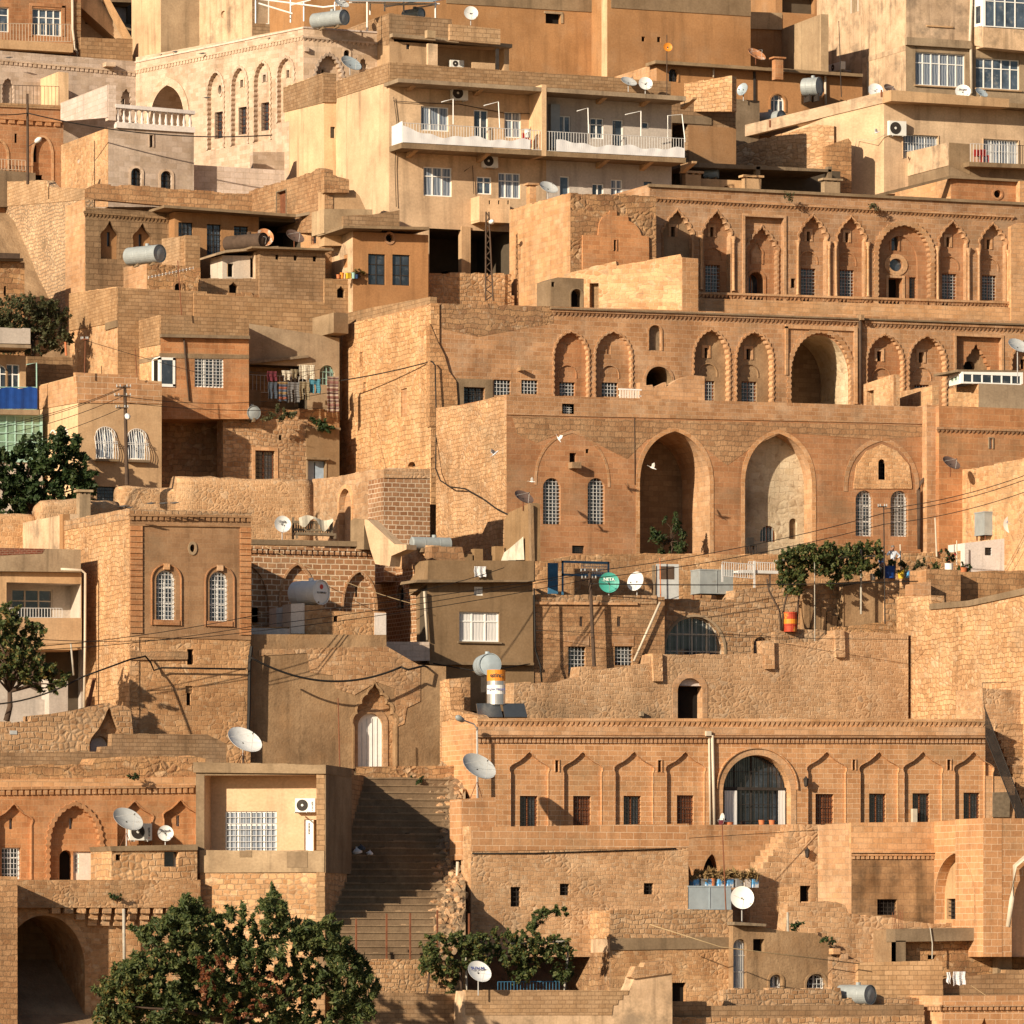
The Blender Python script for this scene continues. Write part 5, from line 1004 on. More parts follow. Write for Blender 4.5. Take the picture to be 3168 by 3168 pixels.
# --- courtyard house with mortar-lined bricks
B = Bld('courtyard_house', 'shaded courtyard house of dark bricks ruled with pale mortar and a carved cornice', 'house', 950, 1990, 303)
t = 303; w = Fr(t)
B.wall(w, [(760, 1690), (1160, 1700)], 2080, 'ashmortar', [h('p', 700, 1745, 832, 1990, .2, 'ashmortar', sp=.4), h('p', 868, 1748, 972, 1990, .2, 'ashmortar', sp=.4), h('p', 1062, 1770, 1162, 1990, .25, 'ashmortar', sp=.4, lob=.06, inner=[h('r', 1104, 1815, 1112, 1846, .2, 'glass')]), h('r', 780, 1880, 800, 1925, .2, 'glass')], D=6)
B.band(w, 760, 1668, 1160, 1676, 16, -.5, .08, 'conc', 'parapet'); B.cornice(w, 760, 1690, 1152, 1700, 20, 'ashmortar', pitch=.3, proud=.24, kind='dent')
arcline(B, w, 868, 1748, 972, 1880, 'ash', .12, .06); arcline(B, w, 1062, 1770, 1162, 1890, 'ash', .1, .06)
wl = Lf(1350, 300.8)
B.wall(wl, [(1140, 1780), (1142, 1720), (1165, 1706), (1330, 1692), (1345, 1690)], 2100, 'ashmortar', [h('a', 1230, 1810, 1252, 1885, .25, win=W('k', 1, 2, 0, 0, 'glass'), trim=.08)], D=.5, d=.0)
B.wall(Gn(1128, 302.5, 1262, 299.5), [(1128, 1606), (1142, 1608), (1225, 1684), (1262, 1685)], [(1262, 1700), (1215, 1720), (1210, 1752), (1165, 1745), (1150, 1700)], 'cream', D=.7, d=.1, name='stair_parapet')
B.wall(Gn(1090, 303.5, 1132, 302.4), [(1090, 1612), (1100, 1604), (1132, 1606)], 1700, 'conc', D=.7, d=.12, name='stair_parapet')
B.wall(wl, [(1225, 1686), (1345, 1688)], [(1345, 1760), (1165, 1760)], 'rubpale', D=.4, d=.05, name='parapet', rag=.02)
B.wall(Fr(300.7), [(1336, 1690), (1430, 1692), (1440, 1740)], 1800, 'coarse', D=1, name='parapet')
for u, va, vb in ((1436, 1714, 1740), (1468, 1698, 1740), (1532, 1690, 1740), (1496, 1735, 1740)): B.add('stub_pillar', Fr(302.8), [(u, va, u + 26, vb + 20, -.5, 0)], 'olive')
# --- ruin with whitewash in front of it
B = Bld('ruined_wall', 'stained stone wall with whitewashed corner carrying the white drum tank', 'wall', 950, 2000, 296)
t = 296; w = Fr(t)
B.wall(w, [(765, 1942), (820, 1940), (936, 1938), (940, 1872), (996, 1870), (1010, 1890), (1190, 1893), (1195, 1896)], 2300, 'rub', [h('r', 1032, 1905, 1046, 1924, .4, 'dark'), keel(828, 1978, 858, 2022, .35, 'greywall')], D=1.5, rag=.02)
B.add('whitewash_patch', w, [(1158, 1896, 1194, 2018, 0, .03), (765, 1944, 930, 1962, 0, .03)], 'whitewash'); B.wall(Fr(295.8), [(900, 1868), (942, 1866)], 1960, 'whitewash', D=1.2, name='tank_base'); B.wall(Fr(298), [(855, 1880), (905, 1876)], 1960, 'whitewash', D=1, name='tank_base')
B.wall(Fr(295.7), [(940, 1870), (1000, 1872), (1040, 1905), (1150, 1920), (1150, 1965), (950, 1985)], [(936, 1985)], 'rough', D=.3, d=.0, name='render_patch') if False else None
# --- wall with the white door
B = Bld('door_wall', 'stained rendered wall with a white arched door under a keel niche', 'wall', 1050, 2360, 293.5)
t = 293.5; w = Fr(t)
B.wall(w, [(770, 1962), (1195, 1964), (1196, 2050), (1380, 2062)], 2480, 'rough', [h('K', 1096, 2112, 1222, 2440, .35, 'rub', sp=.58, trim=.12, inner=[h('a', 1114, 2206, 1192, 2440, .15, 'white', trim=.26, tmat='ashpale')])], D=1.2)
B.wall(w, [(800, 2010), (960, 2005), (1196, 2000), (1300, 2060), (1300, 2170)], [(1258, 2190), (1250, 2240), (1224, 2250), (1222, 2130), (1165, 2110), (1096, 2150), (1040, 2130), (1030, 2090), (960, 2080), (950, 2020), (800, 2030)], 'rub', D=.1, d=.035, name='stone_facing')
dw = Fr(t + .5); mb = MB()
for i in range(5): mb.pbox(dw, 1119 + i * 15, 2222 if 0 < i < 4 else 2236, 1120.5 + i * 15, 2400, .0, .03, 'ironwhite')
B.part('door', mb)
for u0, va, u1, vb in ((1240, 2070, 1262, 2140),): pass
# --- brown concrete house with overhanging roof
B = Bld('concrete_house', 'olive brown concrete house with a deep roof parapet and one white curtained window', 'house', 1480, 2080, 299.6)
t = 299.6; w = Fr(t)
B.wall(w, [(1322, 1795), (1648, 1800)], [(1650, 2052), (1326, 2050)], 'olive', [h('r', 1421, 1893, 1545, 1984, .18, win=W('w', 3, 2, 0, 0, 'lace'), sill='conc'), h('r', 1467, 1815, 1495, 1842, .15, win=W('w', 1, 1, 0, 0, 'lace'))], D=1.6)
B.wall(Fr(t - .5), [(1325, 1733), (1652, 1735)], [(1652, 1797), (1322, 1799)], 'olive', D=1.8, name='parapet'); B.wall(Gn(1266, t + 1.6, 1326, t - .5), [(1266, 1800), (1285, 1772), (1326, 1733)], [(1326, 1800), (1266, 1842)], 'olive', D=.5, name='roof_edge'); B.wall(Fr(t - .6), [(1290, 1793), (1650, 1795)], [(1650, 1800), (1286, 1802)], 'conc', D=2.2, name='roof_slab')
B.wall(Lf(1322, t), [(1300, 1838), (1322, 1800)], 2052, 'darkroom', D=.3, d=.02); B.pipe(w, [(1308, 1830), (1312, 1900), (1318, 1980)], 4, 'pipewhite', d=.2)
B.wall(Fr(t - .05), [(1326, 2046), (1652, 2050)], [(1652, 2058), (1330, 2056)], 'conc', D=1.8, name='floor_slab'); B.wall(Fr(t + .35), [(1326, 2050), (1652, 2054)], 2200, 'olive', D=1.2)
B.wall(Fr(t - .2), [(1194, 1985), (1328, 1986)], [(1330, 2044), (1198, 2044)], 'white_ash', D=1.0, name='balcony')
B.wall(Gn(1560, t + 3.5, 1652, t - .45), [(1560, 1610), (1575, 1585), (1640, 1556), (1648, 1560)], [(1650, 1735), (1560, 1740)], 'olive', D=.4, name='roof_wing'); B.wall(Fr(t - .45), [(1640, 1556), (1650, 1562), (1656, 1800)], [(1646, 1800)], 'rough', D=.3, d=.01, name='roof_wing')
# --- twin slit stone house
B = Bld('stone_house', 'rough stone cottage with two barred windows, two slits and a slanting white pipe', 'house', 1850, 2100, 300)
t = 300; w = Fr(t); gw2 = W('k', 1, 1, 4, 6, 'glass', 'ironwhite')
B.wall(w, [(1652, 1842), (2056, 1846)], 2300, 'coarse', [h('r', 1758, 2001, 1812, 2093, .3, win=gw2), h('r', 1902, 2000, 1957, 2058, .3, win=W('k', 1, 1, 4, 4, 'glass', 'ironwhite')), h('r', 1793, 1907, 1804, 1938, .25, win=W('c', 1, 1, 0, 0, 'glass')), h('r', 1909, 1907, 1921, 1938, .25, win=W('c', 1, 1, 0, 0, 'glass'))], D=5, rag=.05)
B.wall(w, [(1655, 1840), (2030, 1842)], [(2030, 1868), (1655, 1866)], 'rubmort', D=.4, d=.06, name='coping', rag=.05); B.band(w, 1652, 1862, 1970, 1864, 8, 0, .12, 'ashpale', 'moulding')
B.wall(w, [(1747, 1968), (1822, 1968)], [(1822, 2000), (1747, 2000)], 'ash', D=.1, d=.035, name='lintel'); B.wall(w, [(1890, 1968), (1960, 1968)], [(1960, 1999), (1890, 1999)], 'ash', D=.1, d=.035, name='lintel')
mb = MB(); mb.tube([w.to(*w.px(*p), .25) for p in ((2036, 1864), (1955, 2046))], .065, 'pipewhite', 8); B.part('drainpipe', mb, smooth=True)
B = Bld('terrace_wall', 'shaded rubble terrace wall below the great arches', 'wall', 1800, 1800, 306)
B.wall(Fr(306), [(1655, 1738), (1800, 1716), (2020, 1712), (2250, 1716), (2880, 1712)], 1980, 'rub', D=1.5, rag=.04)
# --- glazed arch cellar
B = Bld('cellar_house', 'stained house with a wide low glazed arch and an outside stone stair', 'house', 2300, 2020, 302)
t = 302; w = Fr(t)
B.wall(w, [(2054, 1852), (2270, 1856), (2276, 1826), (2360, 1815), (2400, 1818), (2780, 1790)], 2240, 'rubmort', [h('a', 2058, 1908, 2240, 2120, .4, win=W('c', 4, 4, 8, 0, 'glass', 'irongrey'), sp=.5, trim=.12, tmat='concpale'), h('a', 2330, 1970, 2376, 2080, .4, win=W('c', 2, 1, 3, 3, 'glass'), trim=.1)], D=3, rag=.03)
B.wall(Fr(t - 1.3), [(2380, 1812), (2395, 1812), (2740, 1800), (2780, 1798)], 1990, 'rubpale', D=.0001, d=-5) if False else None
for i in range(9): B.add('stair_step', Fr(t - .5), [(2488 + i * 17, 1838 + i * 13.5, 2507 + i * 17, 1990, -1.2, .0)], 'rough')
B.wall(Fr(t - .9), [(2610, 1815), (2745, 1788), (2775, 1786)], 2120, 'rough', D=.7, rag=.03); B.wall(Fr(t - 1), [(2735, 1790), (2783, 1785)], 2120, 'rubmort', D=.6, name='pier', rag=.03)
B.wall(Fr(t - 1.6), [(2580, 1940), (2660, 1934), (2760, 1920), (2790, 1928)], 2120, 'rubbig', D=.5, rag=.05, name='low_wall'); B.wall(Fr(t - 1.7), [(2398, 1955), (2430, 1945), (2556, 1950)], 2120, 'rubmort', D=.5, rag=.05, name='low_wall')
# --- the big rubble wall
B = Bld('terrace_wall', 'high bulging rubble wall with three stone buttresses and a dark doorway', 'wall', 2200, 2230, 297)
t = 297; w = Fr(t)
B.wall(w, [(1590, 2112), (1740, 2110), (1790, 2094), (1795, 2062), (1830, 2062), (1832, 2075), (2010, 2052), (2015, 2024), (2390, 2024), (2392, 1990), (2560, 1984), (2595, 1952), (2810, 1960)], 2420, 'rubmort' if False else 'mud', [h('r', 2097, 2122, 2172, 2300, .6, 'dark', rev='ashpale'), h('a', 2097, 2098, 2172, 2121.5, .3, 'whitewash')], D=1.2, rag=.05)
arcline(B, w, 2096, 2098, 2173, 2230, 'ashpale', .28, .03, 'a')
for u, va, vb in ((2014, 2022, 2108), (2360, 1982, 2070), (2578, 1950, 2034)): B.wall(Fr(297), [(u, va), (u + 30, va)], [(u + 32, vb), (u + 4, vb)], 'rubpale', D=1.0, d=.2, name='buttress')
B.add('drain_block', w, [(1975, 2202, 1985, 2216, 0, .3)], 'concpale')
B = Bld('stone_house', 'blank bright stone flank of a house rising in courses at the right edge', 'house', 3000, 2230, 290)
wl = Gn(2806, 297.5, 3190, 285.5)
B.wall(wl, [(2774, 1846), (2880, 1842), (2882, 1884), (3000, 1872), (3190, 1832)], 2420, 'coarsepale', [h('r', 2960, 1914, 2963, 1932, .15, 'dark'), h('r', 2972, 1930, 2977, 1950, .15, 'dark')], D=.8, rag=.03); B.wall(wl, [(2880, 1868), (3000, 1858), (3190, 1815)], [(3190, 1836), (3000, 1876), (2880, 1886)], 'conc', D=1, d=.1, name='coping')
B.wall(Fr(298), [(2866, 1760), (2972, 1763)], 1920, 'coarse', D=2, rag=.01, name='parapet'); B.wall(Lf(2866, 298), [(2838, 1770), (2866, 1760)], 1920, 'ash', D=.3, d=.02, name='parapet'); B.wall(Fr(298.8), [(2968, 1770), (3260, 1762)], 1920, 'coarse', D=1, rag=.03, name='parapet'); B.wall(Fr(297.3), [(2826, 1806), (2880, 1800)], [(2880, 1870), (2826, 1870)], 'ash', D=1, name='step_stones', rag=.08)
B = Bld('white_house', 'small whitewashed roof house with a vent below the big grey tank', 'house', 3080, 1770, 303)
B.wall(Fr(303), [(2985, 1680), (3140, 1662)], 1820, 'whitewash', [h('r', 3047, 1694, 3068, 1718, .2, win=W('k', 1, 1, 3, 2, 'glass'))], D=2); B.wall(Fr(302.8), [(3138, 1660), (3260, 1655)], 1820, 'ashpale', D=1, rag=.03)
B = Bld('garden_wall', 'low rubble wall behind the row of potted plants', 'wall', 2880, 1780, 303.5); B.wall(Fr(303.5), [(2790, 1712), (2985, 1706)], 1820, 'rubmort', D=.4, rag=.05)
# --- the long keel-niche facade
B = Bld('niche_house', 'long trim stone house with plain keel niches, brown windows and a glazed central arch', 'house', 2250, 2550, 285)
t = 285; w = Fr(t); wb_ = W('b', 2, 1, 5, 9, 'glass', 'iron'); HH = []
def kn(ua, wn, shut=False): 
    HH.append(h('k', ua - 58, 2326, ua + 58, 2640, .15, 'ashneat', sp=.79, trim=.03, tmat='ashneat', tp=.018, inner=[h('r', wn[0], wn[1], wn[2], wn[3] + 40, .25, win=W('b', 2, 2, 6, 6, 'wood', 'iron') if shut else wb_)]))
for ua, wn, s_ in ((1638, (1612, 2462, 1667, 2555), 0), (1803, (1777, 2462, 1832, 2552), 1), (1962, (1933, 2462, 1987, 2548), 0), (2121, (2098, 2460, 2150, 2552), 1), (2558, (2527, 2456, 2583, 2548), 1), (2720, (2693, 2455, 2745, 2541), 0), (2856, (2827, 2454, 2880, 2541), 0), (3013, (2985, 2452, 3035, 2530), 0)): kn(ua, wn, s_)
for u0, v0, u1, v1 in ((1717, 2352, 1728, 2388), (2035, 2352, 2046, 2388), (2637, 2350, 2646, 2382), (2930, 2350, 2941, 2382)): HH.append(h('r', u0, v0, u1, v1, .3, 'dark', trim=.04))
HH.append(h('a', 2236, 2336, 2446, 2640, .7, sp=.62, trim=.3, tmat='ashpale', tp=.03, rev='ashpale', win=W('k', 4, 3, 14, 5, 'glass', 'iron')))
B.wall(w, [(1476, 2224), (3048, 2226)], 2680, 'ashneat', HH, D=4.6)
B.band(w, 1470, 2276, 3050, 2278, 5, 0, .2, 'ash', 'moulding'); B.cornice(w, 1474, 2222, 3048, 2224, 28, 'ashpale', pitch=.27, proud=.17); B.cornice(w, 1474, 2276, 3048, 2278, 22, 'ashneat', pitch=.24, proud=.2, kind='dent'); B.band(w, 1472, 2248, 3049, 2250, 26, 0, .05, 'ashpale', 'parapet_band')
arcline(B, w, 2218, 2316, 2464, 2440, 'ashneat', .06, .1, 'a')
[B.add('curtain', Fr(t + .45), [(u0, 2446, u1, 2552, 0, .04)], 'lace') for u0, u1 in ((2241, 2279), (2408, 2428))]; B.add('transom', Fr(t + .6), [(2238, 2436, 2444, 2444, 0, .12)], 'iron')
B.pipe(w, [(2191, 2268), (2195, 2552)], 3.5, 'pipewhite', d=.1); B.pipe(w, [(2200, 2275), (2207, 2552)], 5, 'pipewhite', d=.14); B.add('pipe_hopper', w, [(2180, 2262, 2196, 2280, 0, .2)], 'pipewhite'); B.wall(Fr(t - .1), [(2824, 2502), (2838, 2502)], 2680, 'pipewhite', D=.2, name='vent_pipe')
wl = Lf(1482, t)
B.wall(wl, [(1362, 2108), (1390, 2100), (1396, 2196), (1470, 2212), (1482, 2222)], 2560, 'coarsepale', D=.6, d=.02, rag=.03); B.wall(Fr(t + 6), [(1392, 2100), (1455, 2095)], 2380, 'rub', D=1.0, name='pier', rag=.04)
mb = MB(); ww = Fr(t - .02); mb.box8([ww.to(*ww.px(u, v), d) for u, v, d in ((3070, 2528, .04), (3122, 2528, .04), (3122, 2528, -.02), (3070, 2528, -.02), (3066, 2452, .2), (3120, 2450, .2), (3120, 2450, .14), (3066, 2452, .14))], 'woodgrey'); B.part('shutter', mb)
B.wall(w, [(3046, 2400), (3140, 2404)], 2680, 'ashpale', D=2, d=-.03)
# --- stepped wall with outside stair, right edge
B = Bld('stair_house', 'stone house with a steep outside stair and black railing at the right edge', 'house', 3110, 2500, 281)
w = Fr(286.5)
B.wall(w, [(3040, 2130), (3260, 2140)], 2660, 'rubpale', D=3); 
for i in range(12): B.add('stair_step', Fr(286.3), [(3078 + i * 9, 2240 + i * 26, 3320, 2264 + i * 26, -.15, .02 + .015 * i)], 'coarsepale')
wr = Fr(284.2); mb = MB()
for i in range(40): f = i / 39; u = 3048 + 118 * f; v = 2200 + 310 * f; mb.pbox(wr, u, v, u + 2, v + 78 * (1 - .1 * f), -.01, .01, 'iron')
mb.tube([wr.to(*wr.px(3046, 2190)), wr.to(*wr.px(3170, 2512))], .03, 'iron', 5); mb.tube([wr.to(*wr.px(3048, 2275)), wr.to(*wr.px(3160, 2560))], .03, 'iron', 5); B.part('railing', mb)
mb = MB(); mb.tube([wr.to(*wr.px(*p)) for p in ((3046, 2190), (3039, 2112), (3112, 2110))], .02, 'iron', 5); B.part('rail_post', mb)
# --- walls under the long facade
B = Bld('rubble_house', 'rubble basement house with a smooth block parapet and three small dark openings', 'house', 1800, 2890, 277.8)
t = 277.8; w = Fr(t)
block(B, t, 1458, 1428, 2130, 2556, 2960, 'rubpale', 'rubpale', [h('r', 1580, 2744, 1611, 2805, .3, win=W('k', 1, 1, 2, 3, 'dark', 'iron')), h('r', 1732, 2734, 1762, 2770, .3, win=W('k', 1, 1, 2, 2, 'dark', 'iron')), h('r', 1992, 2732, 2022, 2767, .3, win=W('k', 1, 1, 2, 2, 'dark', 'iron'))], topF=[(1458, 2560), (2130, 2550)])
B.wall(w, [(1458, 2559), (2131, 2548)], [(2131, 2622), (1458, 2634)], 'ashneat', D=.3, d=.03, name='parapet')
B.wall(Fr(t + 1), [(1428, 2472), (1534, 2466)], 2660, 'ashneat', D=1.5, name='pier')
B.pipe(Lf(1458, t), [(1428, 2666), (1424, 2760), (1421, 2892)], 5, 'pipewhite', d=.2)
B.pipe(w, [(1460, 2640), (1650, 2640), (2090, 2626)], 2, 'cable', d=.05, name='cable_duct')
# --- recessed yard with steps
B = Bld('stair_wall', 'recessed yard wall with a pointed dark arch and a stepped ramp', 'wall', 2330, 2760, 283)
t = 283; w = Fr(t)
B.wall(w, [(2120, 2552), (2540, 2550)], 2900, 'ash', [h('p', 2168, 2642, 2238, 2800, .8, 'dark', sp=.2), h('p', 2100, 2668, 2150, 2800, .8, 'dark', sp=.3)], D=1)
steps = []
for i in range(9): steps += [(2330 + i * 15.5, 2706 - i * 19.5), (2330 + (i + 1) * 15.5, 2706 - i * 19.5)]
B.wall(Fr(t - 1.6), steps + [(2540, 2552)], 2940, 'rubpale', [h('r', 2475, 2740, 2508, 2790, .5, 'dark')], D=1.5)
B.wall(Fr(t - 1.65), [(2320, 2746), (2430, 2744), (2475, 2745)], 2920, 'mud', D=.6, rag=.05, name='low_wall')
# --- bay house with pointed arch
B = Bld('bay_house', 'angular stone house with a smoke-stained front and a shallow pointed arch', 'house', 2800, 2840, 278.5)
t = 278.5
wA, wB, wC, wD = Gn(2530, 281.3, 2634, t), Fr(t), Gn(2890, t, 3042, 273), Fr(273)
B.wall(wA, [(2530, 2553), (2634, 2545)], 2960, 'ashpale', D=1); B.wall(wB, [(2634, 2545), (2890, 2543)], 2960, 'ashsoot', [h('r', 2714, 2782, 2776, 2831, .35, win=W('k', 1, 1, 4, 3, 'dark', 'iron'))], D=3)
B.wall(wC, [(2888, 2542), (3042, 2531)], 2960, 'ashneat', [h('p', 2894, 2640, 3016, 2846, .5, 'tan', sp=.3, trim=.06, tmat='ashpale', inner=[h('r', 2886 + 14, 2780, 2942, 2844, .3, win=W('k', 1, 1, 4, 4, 'dark', 'iron'))])], D=1); B.wall(wD, [(3042, 2531), (3300, None)], 2960, 'ashneat', [h('p', 3130, 2690, 3250, 2960, .6, 'yellow', sp=.4)], D=3)
B.band(wB, 2632, 2634, 2890, 2634, 5, 0, .16, 'ashpale', 'moulding'); B.cornice(wB, 2632, 2642, 2890, 2642, 16, 'ash', pitch=.24, proud=.16, kind='dent')
B.wall(wB, [(2632, 2545), (2890, 2543)], [(2890, 2636), (2632, 2636)], 'ashpale', D=.2, d=.03, name='parapet')
B.pipe(wD, [(3190, 2628), (3130, 2680), (3120, 2780), (3108, 2868)], 8, 'pipewhite', d=.35)
# --- lower right clutter of walls
B = Bld('rubble_wall', 'uneven sunlit rubble wall below the stepped ramp', 'wall', 2500, 2880, 276.5)
B.wall(Fr(276.5), [(2310, 2880), (2430, 2880), (2438, 2800), (2445, 2790), (2560, 2788), (2615, 2800), (2625, 2826), (2760, 2838), (2800, 2850), (3060, 2860)], 3100, 'rubpale', D=1, rag=.08)
B = Bld('frame_house', 'half-built concrete frame with rubble infill and rebar stubs', 'house', 2900, 3000, 274)
t = 274; w = Fr(t)
B.wall(w, [(2770, 2874), (3130, 2868)], [(3130, 2908), (2770, 2914)], 'conc', D=1, name='beam'); B.add('pillar', w, [(2772, 2910, 2802, 3100, -.5, 0), (3085, 2900, 3130, 3100, -.5, .02)], 'conc')
B.wall(Fr(t + .6), [(2796, 2905), (3092, 2905)], 3140, 'rubbig', [h('r', 2870, 2955, 2896, 2968, .5, 'dark'), h('a', 3036, 3018, 3080, 3060, .5, 'dark')], D=.5); B.wall(Lf(2772, t), [(2575, 2882), (2772, 2876)], 3100, 'rough', D=.4, d=.0); B.wall(Fr(t + 1.5), [(3120, 2880), (3260, 2875)], 3140, 'coarse', D=1, rag=.05)
mb = MB()
for i in range(7): a, z = w.px(2772 + i * 5, 2874); mb.tube([w.to(a, z - .2, -.3), w.to(a + random.uniform(-.05, .05), z + .7 + random.uniform(0, .3), -.3)], .012, 'rust', 4)
B.part('rebar', mb)
mb = MB(); mb.tube([w.to(*w.px(*p), .06) for p in ((2876, 2870), (2883, 2920), (2882, 2966))], .035, 'pipegrey', 5); B.part('drainpipe', mb)
B = Bld('cellar_house', 'dark stained low house with two small arched windows and tumbled steps', 'house', 2450, 3060, 275)
t = 275; w = Fr(t)
B.wall(w, [(2267, 2940), (2267.5, 2862), (2360, 2868), (2420, 2880), (2520, 2888), (2560, 2910), (2600, 2960), (2640, 2990)], 3160, 'rough', [h('a', 2380, 3015, 2420, 3056, .35, win=W('w', 2, 1, 3, 0, 'glass'), trim=.1), h('a', 2494, 3013, 2556, 3060, .35, win=W('w', 2, 1, 4, 2, 'glass'), trim=.1), h('a', 2268.8, 2905, 2310, 3058, .4, win=W('w', 2, 3, 6, 2, 'doorblue', 'ironwhite')), h('r', 2330, 2905, 2365, 2945, .5, 'dark')], D=2, rag=.03)
B.wall(w, [(2262, 2852), (2360, 2858)], [(2360, 2866), (2262, 2862)], 'woodgrey', D=2, d=.4, name='awning')
for i in range(4): B.add('tumbled_block', Fr(t - .6), [(2578 + i * 24, 2934 + i * 17, 2600 + i * 24, 2952 + i * 17, -.5, 0)], 'ashpale')
B = Bld('block_wall', 'weathered block wall in front of the half-built frame', 'wall', 2780, 3080, 272.5); B.wall(Fr(272.5), [(2655, 2978), (2915, 2972), (2918, 3075)], 3180, 'blkpale', D=.5, rag=.01); B.wall(Fr(272.8), [(2575, 2960), (2660, 2975)], 3180, 'rub', D=.5, rag=.05, name='wall')
B = Bld('block_wall', 'low grey block wall under the pair of white towels', 'wall', 3040, 3080, 272); B.wall(Fr(273.2), [(2912, 3030), (3110, 3010), (3112, 3000), (3260, 3000)], 3180, 'blk', D=.5, rag=.03)
B = Bld('rubble_wall', 'low rubble wall crossing below the little arched windows', 'wall', 2400, 3080, 271.5); B.wall(Fr(271.5), [(2240, 3062), (2600, 3056), (2605, 3090), (2880, 3084)], 3200, 'rubmort', D=.6, rag=.06)
B = Bld('cornice_house', 'house top with a carved cornice cut off by the lower right edge', 'house', 3000, 3160, 269)
t = 269; w = Fr(t); B.wall(w, [(2916, 3082), (3300, 3078)], 3260, 'ashneat', [keel(3030, 3148, 3062, 3240, .3, 'ashred')], D=4); B.wall(Lf(2916, t), [(2852, 3080), (2916, 3082)], 3260, 'ashpale', D=.3, d=.02); B.cornice(w, 2912, 3108, 3300, 3106, 18, 'ashneat', pitch=.3, proud=.25, kind='dent'); B.cornice(Lf(2914, t - .2), 2858, 3108, 2914, 3108, 18, 'ashpale', pitch=.3, proud=.2, kind='dent')
B = Bld('parapet_wall', 'grey block parapet with rubble foot along the bottom right edge', 'wall', 2500, 3160, 270)
B.wall(Fr(270), [(2068, 3098), (2185, 3098), (2187, 3112), (2858, 3108)], 3150, 'blk', D=.5, rag=.01); B.wall(Fr(269.8), [(2068, 3146), (2400, 3150), (2860, 3142)], 3260, 'rubmort', D=.6, name='foot', rag=.03)
B = Bld('plaster_house', 'low stone house with rubble parapet and concrete band below the basement wall', 'house', 2080, 3060, 275.5)
t = 275.5; w = Fr(t)
block(B, t, 1888, 1668, 2266, 2818, 3140, 'rub', 'creamold', [h('r', 2080, 3040, 2122, 3098, .3, 'dark')], topF=[(1888, 2818), (2266, 2816)], topL=[(1668, 2868), (1740, 2822), (1888, 2820)])
B.wall(w, [(1887, 2816), (2266, 2815)], [(2266, 2900), (1887, 2904)], 'rubmort', D=.4, d=.03, name='parapet', rag=.04); B.wall(Lf(1888, t), [(1670, 2866), (1742, 2822), (1888, 2817)], [(1888, 2904), (1690, 2904)], 'rubmort', D=.3, d=.05, name='parapet', rag=.03); B.wall(w, [(1887, 2903), (2266, 2899)], [(2266, 2934), (1887, 2940)], 'conc', D=.2, d=.05, name='band')
B.wall(Lf(1888, t), [(1668, 2952), (1888, 2946)], 3140, 'rubbig', D=.2, d=.04, name='rubble_foot')
B = Bld('stair_wall', 'cream plaster wall topped with broken stone steps at the bottom centre', 'wall', 1950, 3160, 268.5)
t = 268.5; w = Fr(t)
st = [(1950, 3068), (1962, 3066)]
B.wall(w, [(1430, 3108), (1436, 3066), (1945, 3066), (1958, 3040), (1962, 3020), (2078, 3006), (2080, 3100)], 3260, 'creamold', D=1)
B.wall(w, [(1440, 3063), (1945, 3064)], [(1942, 3078), (1926, 3078), (1925, 3092), (1912, 3094), (1910, 3108), (1896, 3110), (1892, 3140), (1440, 3140)], 'blkpale', D=.4, d=.03, name='block_courses', rag=.01)
B.wall(Fr(t - .1), [(1952, 3022), (1966, 2990), (1990, 2992), (1996, 2978), (2064, 2970), (2082, 2990), (2082, 3010)], [(1960, 3028)], 'rubpale', D=.6, name='broken_top', rag=.04)
# --- lower left
B = Bld('carved_house', 'red stone house with keel niches and a scalloped doorway above corbels', 'house', 300, 2720, 281)
t = 281; w = Fr(t)
HH = [keel(-10, 2488, 96, 2720, .22, 'ashred', [h('r', 33, 2532, 43, 2565, .3, win=W('w', 1, 1, 0, 0, 'glass')), h('r', 10, 2622, 68, 2720, .25, win=W('w', 2, 2, 5, 5, 'glass', 'ironwhite'))], trim=.05, sp=.72),
      h('p', 150, 2490, 312, 2760, .3, 'ashred', sp=.5, lob=.09, trim=.2, tp=.08, inner=[h('r', 220, 2531, 230, 2564, .3, win=W('w', 1, 1, 0, 0, 'glass')), h('a', 190, 2630, 232, 2760, .5, 'dark'), h('r', 233, 2634, 292, 2760, .1, 'whitewash', inner=[h('r', 236, 2640, 252, 2700, .1, win=W('w', 1, 1, 3, 3, 'glass'))])]),
      keel(362, 2480, 470, 2700, .22, 'ashred', trim=.05, sp=.72), keel(508, 2476, 608, 2690, .22, 'ashred', [h('r', 550, 2522, 561, 2556, .25, win=W('w', 1, 1, 0, 0, 'glass'))], trim=.05, sp=.72)]
B.wall(w, [(-80, 2412), (640, 2402)], 2800, 'ashred', HH, D=6)
B.wall(w, [(-80, 2372), (290, 2366), (300, 2345), (610, 2340), (640, 2345)], [(640, 2410), (-80, 2418)], 'rubbig', D=2, d=-.2, rag=.06, name='parapet'); B.wall(w, [(-80, 2414), (640, 2404)], [(640, 2430), (-80, 2436)], 'ashpale', D=.3, d=.04, name='coping', rag=.015); B.cornice(w, -80, 2436, 600, 2428, 24, 'ash', pitch=.3, proud=.2, kind='dent')
B.wall(Fr(t - 3.2), [(345, 2620), (610, 2618)], 2800, 'rubmort', [h('r', 358, 2643, 374, 2662, .4, 'dark'), h('r', 508, 2635, 552, 2681, .35, 'glass')], D=3, name='annex'); B.wall(Fr(t - 3.3), [(340, 2618), (612, 2612)], [(612, 2630), (345, 2633)], 'conc', D=3, name='slab')
B = Bld('terrace_house', 'stone terrace carried on heavy corbels over a deep vaulted arch', 'house', 250, 3100, 277.5)
t = 277.5; w = Fr(t)
